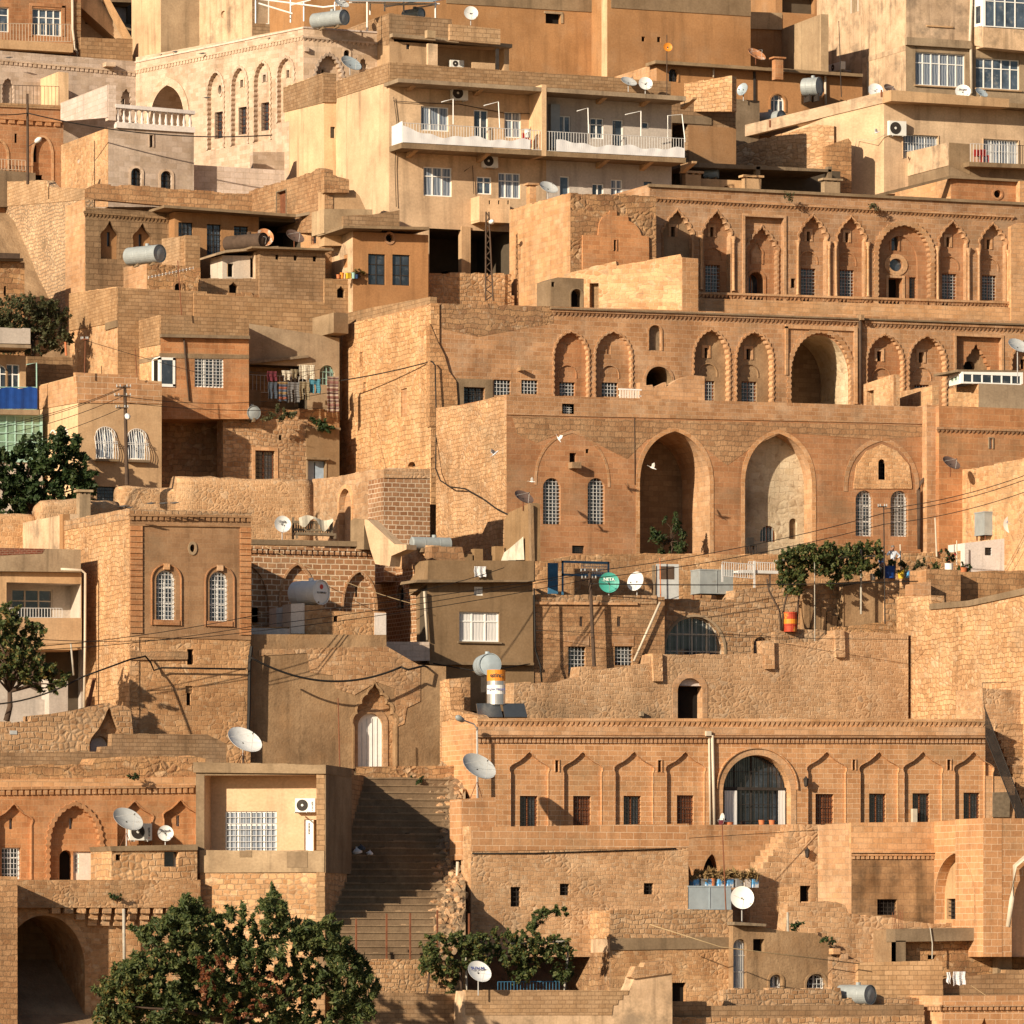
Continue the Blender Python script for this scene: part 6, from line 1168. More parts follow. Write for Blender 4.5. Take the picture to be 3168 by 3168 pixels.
B.wall(w, [(-80, 2725), (95, 2722), (620, 2722)], 2808, 'rub', D=4, rag=.01)
B.wall(Fr(t + .55), [(-80, 2800), (640, 2800)], 3260, 'rub', [h('a', 10, 2832, 262, 3260, 4.5, 'inner', sp=.62, trim=.3, tmat='rub', tp=.02)], D=2)
w1 = Fr(t + .55)
for i in range(10):
    u = 150 + i * 39.5; mb = MB()
    for k in range(3):
        if k * 1.0 <= i * .8: mb.pbox(w1, u, 2809 + k * 19, u + 26, 2826 + k * 19, -.1, .5 - k * .14, 'rubpale')
    B.part('corbel', mb)
B.pipe(w, [(380, 2812), (381, 2900), (383, 3050)], 5, 'pipegrey', d=.12)
B = Bld('boundary_wall', 'squared stone wall at the lower left edge beside the vaulted arch', 'wall', 20, 3100, 275); B.wall(Fr(275), [(-80, 2710), (54, 2712)], 3260, 'coarse', D=4, rag=.01)
B = Bld('balcony_house', 'yellow loggia house with a barred white window and peeling parapet', 'house', 800, 2850, 275)
w = Gn(618, 278.2, 1005, 275)
B.wall(w, [(606, 2380), (1008, 2384)], 2700, 'conc', [h('r', 632, 2398, 988, 2650, 1.4, 'yellow', rev='yellow', inner=[h('r', 676, 2508, 836, 2640, .15, win=W('w', 4, 2, 9, 6, 'curtain', 'irongrey')), h('r', 922, 2533, 950, 2650, .1, 'pvc', inner=[h('r', 928, 2540, 944, 2584, .05, win=W('w', 1, 1, 2, 3, 'glass'))]), h('r', 951, 2534, 986, 2650, .5, 'dark')])], D=6)
B.wall(w, [(618, 2630), (1004, 2632)], [(1004, 2698), (618, 2700)], 'concpale', D=.3, d=.05, name='parapet', rag=.02); B.wall(w, [(600, 2358), (1010, 2366)], [(1010, 2394), (600, 2390)], 'conc', D=6, d=.15, name='roof_slab', rag=.02)
B.wall(w, [(618, 2698), (1006, 2700)], 3260, 'rubmort', D=5, d=-.02)
B.add('render_patch', w, [(888, 2636, 952, 2684, .05, .07), (742, 2632, 780, 2652, .05, .07)], 'conc')
w2 = Gn(1004, 275, 1150, 290.5); B.wall(w2, [(1004, 2366), (1092, 2380), (1095, 2398), (1120, 2398), (1150, 2410)], 3260, 'blk', [h('r', 1062, 2535, 1068, 2680, .05, 'galv'), h('r', 1072, 2440, 1080, 2530, .05, 'greywall')], D=.4, d=.02)
# --- the stepped street
mb = MB(); N = 27; t0, t1 = 273, 288.8; v0, v1 = 2968, 2385
for i in range(N):
    ta = t0 + (t1 - t0) * i / N; tb = t0 + (t1 - t0) * (i + 1) / N; va = v0 + (v1 - v0) * i / N; vb = v0 + (v1 - v0) * (i + 1) / N
    za, zb = P3(1250, va, ta).z, P3(1250, vb, tb).z; xl, xr = plan(1010 + i * 3, ta).x, plan(1425, ta).x
    w0 = random.uniform(-.03, .03); cut = random.uniform(.3, .7)
    for f0, f1, e in ((0, cut * .5, random.uniform(-.04, .02)), (cut * .5, cut, random.uniform(-.05, 0)), (cut, cut + .18, random.uniform(-.06, .02)), (cut + .18, 1, random.uniform(-.04, .03))):
        xa, xb = xl + (xr - xl) * f0, xl + (xr - xl) * f1; za_, zb_ = za - 1.5, zb - .09
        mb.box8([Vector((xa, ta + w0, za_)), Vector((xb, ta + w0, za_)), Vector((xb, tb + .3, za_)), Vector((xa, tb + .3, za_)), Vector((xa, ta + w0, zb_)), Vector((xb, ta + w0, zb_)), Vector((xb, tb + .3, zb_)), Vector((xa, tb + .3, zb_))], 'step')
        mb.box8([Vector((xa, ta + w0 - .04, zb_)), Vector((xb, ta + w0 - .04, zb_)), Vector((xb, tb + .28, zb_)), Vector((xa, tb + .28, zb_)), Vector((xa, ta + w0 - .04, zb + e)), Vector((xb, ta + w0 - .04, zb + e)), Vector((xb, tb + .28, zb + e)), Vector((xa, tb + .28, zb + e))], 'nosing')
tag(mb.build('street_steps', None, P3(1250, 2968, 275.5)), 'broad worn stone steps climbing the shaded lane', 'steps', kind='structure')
mb = MB(); n = 30; vs = []; rr = random.Random(3)
for i in range(n + 1):
    ta = 272.5 + 17 * i / n; vv = 2980 - 606 * i / n; zc = P3(1250, vv, ta).z
    for j in range(13):
        u = 1300 - 25 * math.sin(i * .8) * (1 - j / 12) + 20 * (1 - i / n) * (1 - j / 12) + 140 * (j / 12); x = plan(u, ta).x
        vs.append(Vector((x, ta, zc - .3 + 1.0 * (j / 12) ** .75 + rr.uniform(-.16, .16))))
mb.raw(vs, [(i * 13 + j, i * 13 + j + 1, (i + 1) * 13 + j + 1, (i + 1) * 13 + j) for i in range(n) for j in range(12)], 'earth')
tag(mb.build('rubble_slope', None, P3(1400, 2900, 276)), 'loose earth and rubble bank beside the stepped lane', 'ground', kind='structure')
mb = MB()
for k in range(1000):
    f = rr.random() ** 1.1; ta = 272.8 + 15.5 * f; u = 1300 + 135 * rr.random() ** .8 - (30 if rr.random() < .15 else 0); g = max(0, (u - 1300) / 140); z = P3(1250, 2980 - 606 * f * 15.5 / 17, ta).z - .25 + 1.0 * g ** .75; x = plan(u, ta).x; r = rr.choice((.05, .07, .1, .14, .2)) * rr.uniform(.7, 1.2)
    a = rr.uniform(0, 3); vs = [Vector((x + r * math.cos(a + q * math.tau / 5) * rr.uniform(.7, 1.2), ta + r * math.sin(a + q * math.tau / 5) * rr.uniform(.7, 1.2), z + h_)) for h_ in (-.1, r * .7) for q in range(5)] + [Vector((x, ta, z + r * 1.1))]
    mb.raw(vs, [(q, (q + 1) % 5, (q + 1) % 5 + 5, q + 5) for q in range(5)] + [(q + 5, (q + 1) % 5 + 5, 10) for q in range(5)], rr.choice(('rubpale', 'coarse', 'step')))
tag(mb.build('loose_stones', None, P3(1380, 2900, 275)), 'loose broken stones scattered over the earth bank beside the steps', 'stones', kind='stuff')
mb = MB(); mb.raw([P3(u, v, t_) for t_ in (288, 293.6) for u, v in ((1080, 2378), (1440, 2372))], [(0, 1, 3, 2)], 'earth'); 
mb.raw([P3(u, v, 288) for u, v in ((1100, 2372), (1440, 2368), (1440, 2480), (1100, 2480))], [(0, 1, 2, 3)], 'rubbig')
tag(mb.build('landing', None, P3(1250, 2370, 290)), 'rough stony landing before the white arched door', 'ground', kind='structure')
B = Bld('low_wall', 'low stone wall with iron stakes closing the foot of the stepped lane', 'wall', 1200, 3050, 271.5)
B.wall(Fr(271.5), [(1060, 2975), (1140, 2970), (1315, 2966), (1440, 2976)], 3260, 'rubmort', D=.7, rag=.05)
mb = MB(); w = Fr(271.7)
for u, v in ((1102, 2842), (1196, 2826), (1269, 2825), (1353, 2816), (1451, 2826)): a, z = w.px(u, v); mb.box(w.to(a, w.px(u, 2985)[1]), .07, .07, z - w.px(u, 2985)[1], 'rust')
B.part('stake', mb)
B = Bld('block_wall', 'shaded low block wall at the bottom behind the tree', 'wall', 1200, 3160, 269.5); B.wall(Fr(269.5), [(1040, 3068), (1440, 3075)], 3260, 'blk', D=.5, rag=.01)

B = Bld('low_house', 'small dark roofed stone hut at the left edge above the olive bushes', 'hut', 30, 900, 342)
w = Fr(342); B.wall(w, [(-60, 806), (76, 812)], 1300, 'rubbig', [h('r', 12, 885, 20, 915, .3, 'dark')], D=4, rag=.03); B.wall(Fr(341.4), [(-60, 780), (62, 784)], [(62, 800), (-60, 798)], 'pole', D=3, name='roof_slab'); B.wall(Fr(341.6), [(-60, 796), (72, 799)], [(72, 808), (-60, 806)], 'conc', D=3, name='roof_slab')
# ------------------------------------------------------------------ things on the roofs and in the yards
def mm(px, t): return px * mpp(t)
def text(body, size, mat, parent, loc, xdir, up, name='lettering'):
    cu = bpy.data.curves.new(name, 'FONT'); cu.body = body; cu.size = size; cu.align_x = 'CENTER'; cu.align_y = 'CENTER'; cu.extrude = .004; cu.resolution_u = 2; cu.offset = size * .018
    tmp = bpy.data.objects.new('text', cu); col.objects.link(tmp); me = bpy.data.meshes.new_from_object(tmp.evaluated_get(bpy.context.evaluated_depsgraph_get())); bpy.data.objects.remove(tmp); me.materials.clear()
    me.materials.append(MATS[mat]); o = bpy.data.objects.new(name, me); col.objects.link(o); o.parent = parent
    x = Vector(xdir).normalized(); y = Vector(up).normalized(); z = x.cross(y)
    o.matrix_local = Matrix.Translation(loc) @ Matrix((x, y, z)).transposed().to_4x4(); return o
VX, VY = Vector((CT, -ST, 0)), Vector((ST, CT, 0))       # picture right, and away from the viewer
def dish(u, v, rx, t, az, el, mat, label, base=None, lnb=True, words=None, ink='inkblue', group='satellite dishes on the roofs', legs=False):
    c = P3(u, v, t); r = mm(rx, t); T = Thing('satellite_dish', label, 'satellite dish', (c.x, c.y, P3(u, base or v + rx * 1.6, t).z), group)
    ax = (-VY * math.cos(R(az)) * math.cos(R(el)) + VX * math.sin(R(az)) * math.cos(R(el)) + Vector((0, 0, math.sin(R(el))))).normalized()
    mb = MB(); dp = r * .28; pr = [(dp * (i / 6) ** 2, r * i / 6 + .001) for i in range(7)]
    mb.lathe(c - ax * dp * .5, ax, pr, mat, 28); mb.lathe(c - ax * (dp * .5 + .02), ax, [(h_, r_) for h_, r_ in pr] + [(dp + .02, r)], mat, 28); T.part('reflector', mb, smooth=True)
    mb = MB(); b = c - ax * dp * .55; g = Vector((c.x, c.y, T.loc.z)) + (b - c) * Vector((1, 1, 0)).length * .0; g = Vector((b.x, b.y, T.loc.z)); mb.tube([g, b - Vector((0, 0, .02))], .03, 'irongrey' if not mat in ('dishrust', 'dishbrown') else 'rust', 6); mb.tube([b + ax * .02, b - ax * .12], .05, 'iron', 6)
    if legs:
        for q in range(3): a = q * 2.1 + .4; mb.tube([g + Vector((0, 0, (b.z - g.z) * .6)), g + Vector((math.cos(a) * .35, math.sin(a) * .35, 0))], .018, 'rust', 4)
    T.part('mast', mb)
    if lnb:
        x = ax.cross(Vector((0, 0, 1))).normalized(); dn = x.cross(ax).normalized(); dn = dn if dn.z < 0 else -dn; f = c + ax * r * .95 + dn * r * .35; mb = MB()
        mb.tube([c + dn * r * .95, f], .010, 'irongrey', 4); mb.tube([c + x * r * .8 - dn * r * .3, f], .006, 'irongrey', 4); mb.tube([c - x * r * .8 - dn * r * .3, f], .006, 'irongrey', 4); mb.tube([f, f - ax * .1], .028, 'iron', 6); T.part('feed_arm', mb)
    if words:
        x = Vector((0, 0, 1)).cross(ax).normalized(); up = ax.cross(x); text(words, r * .42, ink, T.o, c + ax * (dp * .25) + up * r * .32 - T.loc, x, up)
    return T
S = 'satellite dishes on the roofs'
dish(1057, 12, 23, 350, 35, 50, 'dishgrey', 'grey dish tilted skyward under the white pergola at the top edge', 76)
dish(1457, 41, 22, 348.2, 12, 12, 'dishwhite', 'pale dish standing on the rooftop block parapet above the apartments', 78)
dish(1945, 254, 26, 337.4, 30, 52, 'dishgrey', 'grey upturned dish on the apartment roof, left of a whiter one', 284)
dish(1997, 259, 22, 337, 10, 20, 'dishwhite', 'round white dish facing out on the apartment roof beside the antenna mast', 290)
dish(2340, 170, 31, 354, 40, 48, 'dishrust', 'rust coloured dish on the long roof before the shaded house', 200)
dish(2298, 277, 21, 350.5, -42, 18, 'galvblue', 'blue grey dish turned sideways on the concrete block room', 312)
dish(2708, 280, 24, 351, 10, 22, 'dishwhite', 'white dish half sunk behind the long cream parapet', 310)
dish(2752, 276, 21, 351.5, 35, 40, 'dishbrown', 'dark dish beside the white one behind the long cream parapet', 310)
dish(2979, 284, 25, 349, 0, 25, 'dishwhite', 'white lettered dish peeping over the cream roof fascia', 312, words='Anten', ink='inkdark')
dish(3036, 288, 22, 349, 40, 45, 'galvblue', 'blue rimmed dish tilted back behind the cream roof fascia', 312)
dish(1085, 198, 34, 349.4, 38, 45, 'galvblue', 'large blue grey dish in front of the palace niche', 232)
dish(1697, 582, 30, 335, 30, 48, 'dishgrey', 'grey dish at the lower apartment balcony with a dark box behind', 625)
dish(818, 735, 28, 336, 15, 15, 'dishrust', 'round orange rusted dish on the flat slab beside a black tank', 770)
dish(912, 733, 30, 336, 38, 45, 'dishbrown', 'dull brown dish tilted up right of the orange rusted one', 770)
dish(874, 1622, 26, 304.5, 18, 10, 'dishwhite', 'white dish beside the wooden bench on the courtyard roof', 1672, words='Uydu', ink='inkdark')
dish(755, 2293, 56, 289, 36, 46, 'dishwhite', 'very large white mesh dish below the tower', 2368, legs=True, lnb=True)
dish(1480, 2375, 56, 282, 36, 44, 'dishgrey', 'very large grey dish throwing its shadow on the keel niche wall', 2470, legs=True)
dish(394, 2538, 48, 279.8, 34, 44, 'dishgrey', 'wide grey dish in front of the lettered air conditioner on the red house', 2622, legs=True)
dish(512, 2578, 24, 280, 10, 8, 'dishwhite', 'small round white lettered dish on the red carved house', 2622, words='digiturk', ink='inkdark')
dish(1482, 3008, 39, 268, 28, 34, 'dishwhite', 'white lettered dish on a pole above the bottom block wall', 3080, words='SUNAL', ink='inkblue')
dish(2296, 2778, 37, 277, 6, 14, 'dishchip', 'chipped white dish with rusty rim beside the grey sheet metal tank', 2860, lnb=True)
dish(1884, 1803, 32, 301, 4, 8, 'dishgreen', 'green dish with rust stains and white lettering on the cottage roof', 1846, words='NETA', ink='white')
dish(1968, 1799, 31, 301.3, -38, 14, 'dishwhite', 'white dish turned left on the cottage roof by the green one', 1846)
dish(3133, 1624, 31, 302.5, 6, 10, 'dishwhite', 'round white dish in front of the big grey box tank at the right', 1668, words='Antenli', ink='inkblue')
dish(1620, 1540, 32, 300.4, 38, 48, 'dishbrown', 'brown rusty dish on the tip of the slanting concrete wing', 1580)
dish(2942, 1434, 31, 306, 38, 46, 'dishbrown', 'brown dish on a rod in front of the plain corniced house', 1475)
dish(3150, 1072, 36, 314.5, 30, 48, 'dishgrey', 'grey dish cut by the right edge above the terrace glazing', 1185)
dish(2236, 2534, 19, 284, -70, 5, 'dishwhite', 'small white dish seen edge-on beside the glazed arch', 2562)
# --- air conditioners
def ac(u0, v0, u1, v1, w, label, words=None, d=.08, fan='acwhite'):
    c = w.to(*w.px((u0 + u1) / 2, v1), d + .15); T = Thing('air_conditioner', label, 'air conditioner', c, 'air conditioners on the walls'); T.o['kind'] = 'thing'
    a0, z0 = w.px(u0, v1); a1, z1 = w.px(u1, v0); W_, H_ = a1 - a0, z1 - z0; mb = MB(); mb.lbox(w, a0, z0, a1, z1, d, d + .32, 'acwhite'); bo = T.part('casing', mb)
    fc = a0 + W_ * .36; zc = (z0 + z1) / 2; rr = min(W_ * .33, H_ * .42); n3 = Vector((w.n.x, w.n.y, 0))
    mb = MB(); mb.lathe(w.to(fc, zc, d + .322), n3, [(0, rr), (.012, rr), (.013, rr * .93), (.004, rr * .9), (.004, rr * .3), (.014, rr * .25), (.014, .001)], 'iron', 20); fo = T.part('fan_grille', mb)
    mb = MB(); mb.lathe(w.to(fc, zc, d + .337), n3, [(0, rr * .22), (.004, rr * .2), (.005, .001)], 'acwhite', 12); T.part('hub', mb, fo)
    mb = MB()
    for a in (a0 + W_ * .2, a0 + W_ * .8): mb.lbox(w, a - .02, z0 - .06, a + .02, z0 - .003, 0, d + .34, 'irongrey')
    T.part('bracket', mb)
    if words: text(words, H_ * .2, 'inkdark', bo, w.to(a0 + W_ * .86, zc, d + .324) - T.loc, (0, 0, 1), (-w.e.x, -w.e.y, 0)); mb = MB(); mb.lathe(w.to(a0 + W_ * .86, z0 + H_ * .14, d + .322), n3, [(0, .03), (.004, .03), (.005, .001)], 'paintred', 10); T.part('logo', mb, bo)
apw = Fr(338)
ac(1391, 270, 1440, 311, apw, 'air conditioner under the apartment roof slab, left of the partition'); ac(1487, 482, 1533, 519, apw, 'air conditioner under the long apartment balcony slab')
ac(1386, 190, 1428, 209, Fr(350), 'low air conditioner inside the rooftop room recess'); ac(2743, 378, 2795, 420, Fr(346), 'air conditioner at the corner of the smooth cream house'); ac(2603, 192, 2642, 228, Lf(2803, 356), 'air conditioner on the weathered apartment side wall', d=.6)
ac(626, 903, 670, 931, Fr(335.2), 'air conditioner standing low by the ruined whitewashed room'); ac(392, 2548, 460, 2600, Fr(281), 'lettered air conditioner behind the wide grey dish', 'arcelik', d=.15); ac(899, 2468, 961, 2511, Gn(618, 278.2, 1005, 275), 'lettered air conditioner on the yellow loggia wall', 'arcelik', d=-1.32)
# --- water tanks
def tank(u0, v0, u1, v1, t, label, mat='galv', skew=0.9, stand=None, band=True, group='round water tanks on the roofs', endmat=None):
    sk = skew * .8; r = mm((v1 - v0) / 2, t); L = max(r * 1.2, (mm(u1 - u0, t) - 2 * r * abs(math.sin(sk))) / math.cos(sk)); c = P3((u0 + u1) / 2, (v0 + v1) / 2, t); T = Thing('water_tank', label, 'water tank', (c.x, c.y, c.z - r), group)
    ax = (VX * math.cos(sk) - VY * math.sin(sk)).normalized(); o = c - ax * L / 2; mb = MB()
    mb.lathe(o, ax, [(0, .001), (0.0, r * .8), (.03, r * .96), (.06, r), (L * .3, r), (L * .3 + .02, r * 1.02), (L * .3 + .06, r * 1.02), (L * .3 + .08, r), (L * .7, r), (L * .7 + .02, r * 1.02), (L * .7 + .06, r * 1.02), (L * .7 + .08, r), (L - .05, r), (L - .05, r * 1.03), (L, r * 1.03), (L, r * .97)], mat, 28); T.part('drum', mb, smooth=False)
    mb = MB(); mb.lathe(o + ax * L, ax, [(-.06, r * .97), (-.02, r * .7), (0, .001)], endmat or mat, 28); e = T.part('end_cap', mb, smooth=True)
    mb = MB()
    for f in (.25, .75):
        mb = MB(); p = o + ax * L * f; mb.box((p.x, p.y, c.z - r - (mm(stand, t) if stand else .12)), .12, r * 1.5, (mm(stand, t) if stand else .12) + r * .25, 'iron' if stand else 'conc', 0); T.part('saddle', mb)
    mb = MB(); p = o + ax * L * .6; mb.tube([p + Vector((0, 0, r * .95)), p + Vector((0, 0, r + .12))], .12, mat, 10); T.part('inlet_cap', mb); return T, o, ax, L, r
tank(378, 762, 514, 816, 333, 'grey cylindrical tank on the pale block terrace roof'); tank(955, 36, 1082, 83, 349.5, 'long grey tank under the white pergola at the top'); tank(1240, 28, 1316, 62, 352, 'short pale tank under the pergola, right of the long one', 'galvblue')
tank(2472, 240, 2549, 298, 351.5, 'grey tank raised on a frame before the orange long house', stand=18, skew=.6); tank(2312, 346, 2434, 395, 352.2, 'grey tank half hidden behind the long cream parapet'); tank(686, 726, 832, 772, 337, 'black lying tank behind the orange rusted dish', 'pole')
tank(1265, 1662, 1398, 1702, 302.5, 'grey half round tank behind the courtyard step wall', skew=-.5); tank(2580, 3046, 2712, 3108, 271.8, 'grey tank strapped with rope near the bottom edge'); tank(2174, 524, 2226, 552, 342, 'small blue grey tank inside the dark open shed', 'galvblue', skew=.3)
tank(748, 1258, 806, 1300, 330.4, 'dome ended grey tank beside the planted terrace of the recessed house', skew=1.5)
T, o, ax, L, r = tank(888, 1797, 1020, 1872, 297, 'white drum tank with red rosettes on the whitewashed stand', 'white', skew=.9)
mb = MB(); mb.lathe(o + ax * (L + .003), ax, [(.0, .13), (.004, .12), (.005, .001)], 'paintred', 10); q = T.part('emblem', mb); q.location = Vector((0, 0, r * .45)); text('SU DEPOSU', .13, 'inkdark', T.o, o + ax * (L + .02) - T.loc + Vector((0, 0, -.02)), (0, 0, 0) if False else ax.cross(Vector((0, 0, 1))) * -1, (0, 0, 1))
def boxtank(u0, v0, u1, v1, t, label, mat='galv', dep=1.2, leg=.25, name='box_tank'):
    w = Fr(t); a0, z0 = w.px(u0, v1); a1, z1 = w.px(u1, v0); T = Thing(name, label, 'water tank', w.to((a0 + a1) / 2, z0 - leg, -dep / 2), 'box water tanks'); mb = MB(); mb.lbox(w, a0, z0, a1, z1, -dep, 0, mat); b = T.part('tank_body', mb)
    mb = MB(); mb.lbox(w, a0 - .02, z1 - .05, a1 + .02, z1 + .02, -dep - .02, .02, mat); mb.lbox(w, a0 - .02, z0, a1 + .02, z0 + .05, -dep - .02, .02, mat); mb.lbox(w, (a0 + a1) / 2 - .02, z0 + .05, (a0 + a1) / 2 + .02, z1 - .05, 0, .025, mat); T.part('rim', mb)
    mb = MB()
    for a in (a0 + .1, a1 - .1):
        for dd in (-.1, -dep + .1): mb.lbox(w, a - .03, z0 - leg, a + .03, z0 - .002, dd - .03, dd + .03, 'rust')
    T.part('stand', mb)
boxtank(3046, 1585, 3126, 1655, 304.4, 'big grey box tank on the whitewashed roof house at the right'); boxtank(2166, 1764, 2268, 1836, 303.2, 'grey box tank on the terrace by the white bed frame'); boxtank(2128, 2742, 2262, 2814, 277.8, 'grey sheet metal tank beside the chipped white dish', 'galvblue', 1.0, .1)
# --- solar heater on the long facade's roof
T = Thing('solar_heater', 'solar water heater with orange banded steel drum and dark collectors', 'solar heater', P3(1540, 2222, 287)); t = 287
c0, c1 = P3(1535, 2180, t), P3(1535, 2073, t); Hh = c1.z - c0.z; rr = mm(28.5, t); mb = MB(); mb.lathe(c0, (0, 0, 1), [(0, .01), (0, rr), (Hh * .68, rr)], 'steel', 24); T.part('drum', mb, smooth=False)
mb = MB(); mb.lathe(c0 + Vector((0, 0, Hh * .68)), (0, 0, 1), [(0, rr * 1.01), (Hh * .32, rr * 1.01), (Hh * .32, .001)], 'orangepaint', 24); T.part('cap', mb)
mb = MB(); mb.lathe(c0 + Vector((0, 0, Hh * .30)), (0, 0, 1), [(0, rr * 1.012), (Hh * .26, rr * 1.012)], 'white', 24); T.part('label_band', mb)
fr_ = -VY * (rr * 1.03); text('ezinc', .30, 'inkdark', T.o, c0 + Vector((0, 0, Hh * .84)) + fr_ - T.loc, VX, (0, 0, 1)); text('METIN TESISAT', .13, 'inkblue', T.o, c0 + Vector((0, 0, Hh * .43)) + fr_ - T.loc, VX, (0, 0, 1))
for u0, u1 in ((1474, 1550), (1556, 1626)):
    mb = MB(); p = [P3(u0 + 6, 2218, 285.6), P3(u1 + 6, 2218, 285.6), P3(u1 - 4, 2176, 286.8), P3(u0, 2176, 286.8)]; dn = Vector((0, .06, -.06)); mb.box8(p + [q - dn for q in p] if False else [p[0] + dn, p[1] + dn, p[2] + dn, p[3] + dn, p[0], p[1], p[2], p[3]], 'solar'); T.part('collector', mb)
tank(1462, 2024, 1550, 2092, 289.5, 'shiny round ended tank on a frame behind the solar heater', 'galvblue', skew=1.75, stand=48, endmat='galvblue')
# --- poles, masts and lamps
def pole(pts, t, r, mat, label, name='utility_pole', arms=(), lamp=None, cat='pole', group=None, lattice=False):
    q = [P3(u, v, t) for u, v in pts]; T = Thing(name, label, cat, q[0], group); mb = MB()
    if lattice:
        for s_ in (-1, 1): mb.tube([q[0] + VX * .22 * s_, q[-1] + VX * .08 * s_], .05, mat, 4)
        n = 16
        for i in range(n): f, g = i / n, (i + 1) / n; s_ = 1 if i % 2 else -1; mb.tube([q[0].lerp(q[-1], f) + VX * s_ * (.22 - .14 * f), q[0].lerp(q[-1], g) - VX * s_ * (.22 - .14 * g)], .03, mat, 4)
    else: mb.tube(q, [r] * (len(q) - 1) + [r * .8], mat, 8)
    T.part('post', mb)
    for u, v, hw in arms:
        mb = MB(); p = P3(u, v, t); mb.tube([p - VX * hw - VY * .08, p + VX * hw - VY * .08], .04, mat, 5)
        for s_ in (-1, -.5, .5, 1): mb.tube([p + VX * hw * s_ - VY * .08, p + VX * hw * s_ - VY * .08 + Vector((0, 0, .14))], .03, 'dishgrey', 5)
        T.part('crossarm', mb)
    if lamp:
        p0, p1 = P3(*lamp[0], t - .1), P3(*lamp[1], t - .4); mb = MB(); mb.tube([p0, p1], .03, mat, 5); T.part('lamp_arm', mb); mb = MB(); d = (p1 - p0).normalized(); mb.lathe(p1, d, [(0, .04), (.1, .13), (.3, .15), (.45, .08), (.5, .001)], 'dishwhite', 12); T.part('lamp_head', mb, smooth=True)
    return T
pole([(86, 570), (85, 290)], 346.6, .09, 'pole', 'brown wooden pole with a street lamp at the upper left', lamp=((90, 452), (108, 440)))
pole([(1514, 930), (1508, 655)], 334, .1, 'pole', 'dark lattice pole with a lamp before the dark apartment porch', lattice=True, lamp=((1510, 690), (1516, 688)))
pole([(393, 1500), (386, 1192)], 309.6, .11, 'pole', 'tall wooden pole with crossarms and lamp in front of the bulging grilles', arms=((383, 1198, .35), (380, 1225, .4), (378, 1262, .3)), lamp=((388, 1275), (392, 1283)))
pole([(1838, 2062), (1824, 1762)], 299.3, .11, 'pole', 'brown wooden pole leaning in front of the twin slit cottage', arms=((1822, 1768, .4), (1822, 1790, .35)))
pole([(2738, 1930), (2734, 1570)], 299.5, .04, 'iron', 'thin iron pole with a short crossbar by the two people', arms=((2730, 1568, .22),))
pole([(2063, 300), (2063, 108)], 336.6, .035, 'pole', 'rusty antenna mast with an orange oval plate', 'antenna_mast', cat='antenna')
o_ = dish(2066, 146, 14, 336.4, 10, 10, 'orangepaint', 'small orange oval plate high on the rusty antenna mast', 160, lnb=False)
pole([(2603, 300), (2595, 65)], 347, .03, 'iron', 'tall thin dark mast before the weathered apartment flank', 'antenna_mast', cat='antenna'); pole([(2686, 300), (2685, 190)], 347.5, .03, 'iron', 'short thin dark mast beside the cream parapet', 'antenna_mast', cat='antenna')
pole([(2246, 2815), (2234, 2550)], 277.5, .035, 'rust', 'rusty rod rising from the sheet metal tank', 'antenna_mast', cat='antenna'); pole([(1052, 2400), (1046, 2160)], 290.5, .035, 'rust', 'thin rusty pipe standing before the white arched door wall', 'iron_post', cat='post')
pole([(262, 1155), (264, 1048)], 326.5, .035, 'rust', 'rusty post with a short crosspiece on the stone parapet house', 'iron_post', arms=((262, 1050, .18),), cat='post'); pole([(424, 1165), (418, 1078)], 326.6, .03, 'rust', 'short rusty rod on the stone parapet house', 'iron_post', cat='post')
pole([(205, 1100), (202, 1058)], 334.8, .07, 'terracotta', 'stubby reddish flue pipe beside the olive bushes', 'flue_pipe', cat='pipe'); pole([(270, 2196), (292, 2098)], 291, .11, 'rust', 'thick rusty beam leaning on the tower side wall', 'iron_beam', cat='beam')
pole([(2521, 1988), (2520, 1735)], 299.8, .03, 'pipegrey', 'pale thin post under the vine pergola', 'pergola_post', cat='post'); pole([(2898, 1722), (2893, 1602)], 303.4, .05, 'pipewhite', 'pale wooden post between the great arches and the small pointed niche', 'wooden_post', cat='post'); pole([(2960, 1748), (2960, 1672)], 302.4, .04, 'pipewhite', 'white post behind the white flower pot', 'wooden_post', cat='post'); pole([(2788, 1790), (2785, 1684)], 302.2, .05, 'pipewhite', 'white post beside the man in the pale shirt', 'wooden_post', cat='post')
pole([(2044, 1855), (2042, 1726)], 300.9, .035, 'terracotta', 'pink rod in front of the leaning white door', 'iron_post', cat='post'); pole([(2438, 2884), (2437, 2822)], 275.2, .07, 'pipegrey', 'short grey pipe stump above the dark stained cellar', 'flue_pipe', cat='pipe')
pole([(255, 1860), (254, 1859)], 296, .02, 'iron', 'x', 'x') if False else None
T = pole([(1478, 2555), (1476, 2250)], 284.4, .06, 'irongrey', 'steel street lamp at the left corner of the keel niche house', 'street_lamp', cat='street lamp'); p0, p1 = P3(1476, 2255, 284.3), P3(1425, 2225, 283.9); mb = MB(); mb.tube([p0, P3(1466, 2240, 284.2), p1], .035, 'irongrey', 6); T.part('lamp_arm', mb); mb = MB(); mb.lathe(p1, (p1 - p0), [(-.25, .04), (-.15, .12), (.15, .15), (.3, .09), (.34, .001)], 'galv', 12); T.part('lamp_head', mb, smooth=True)
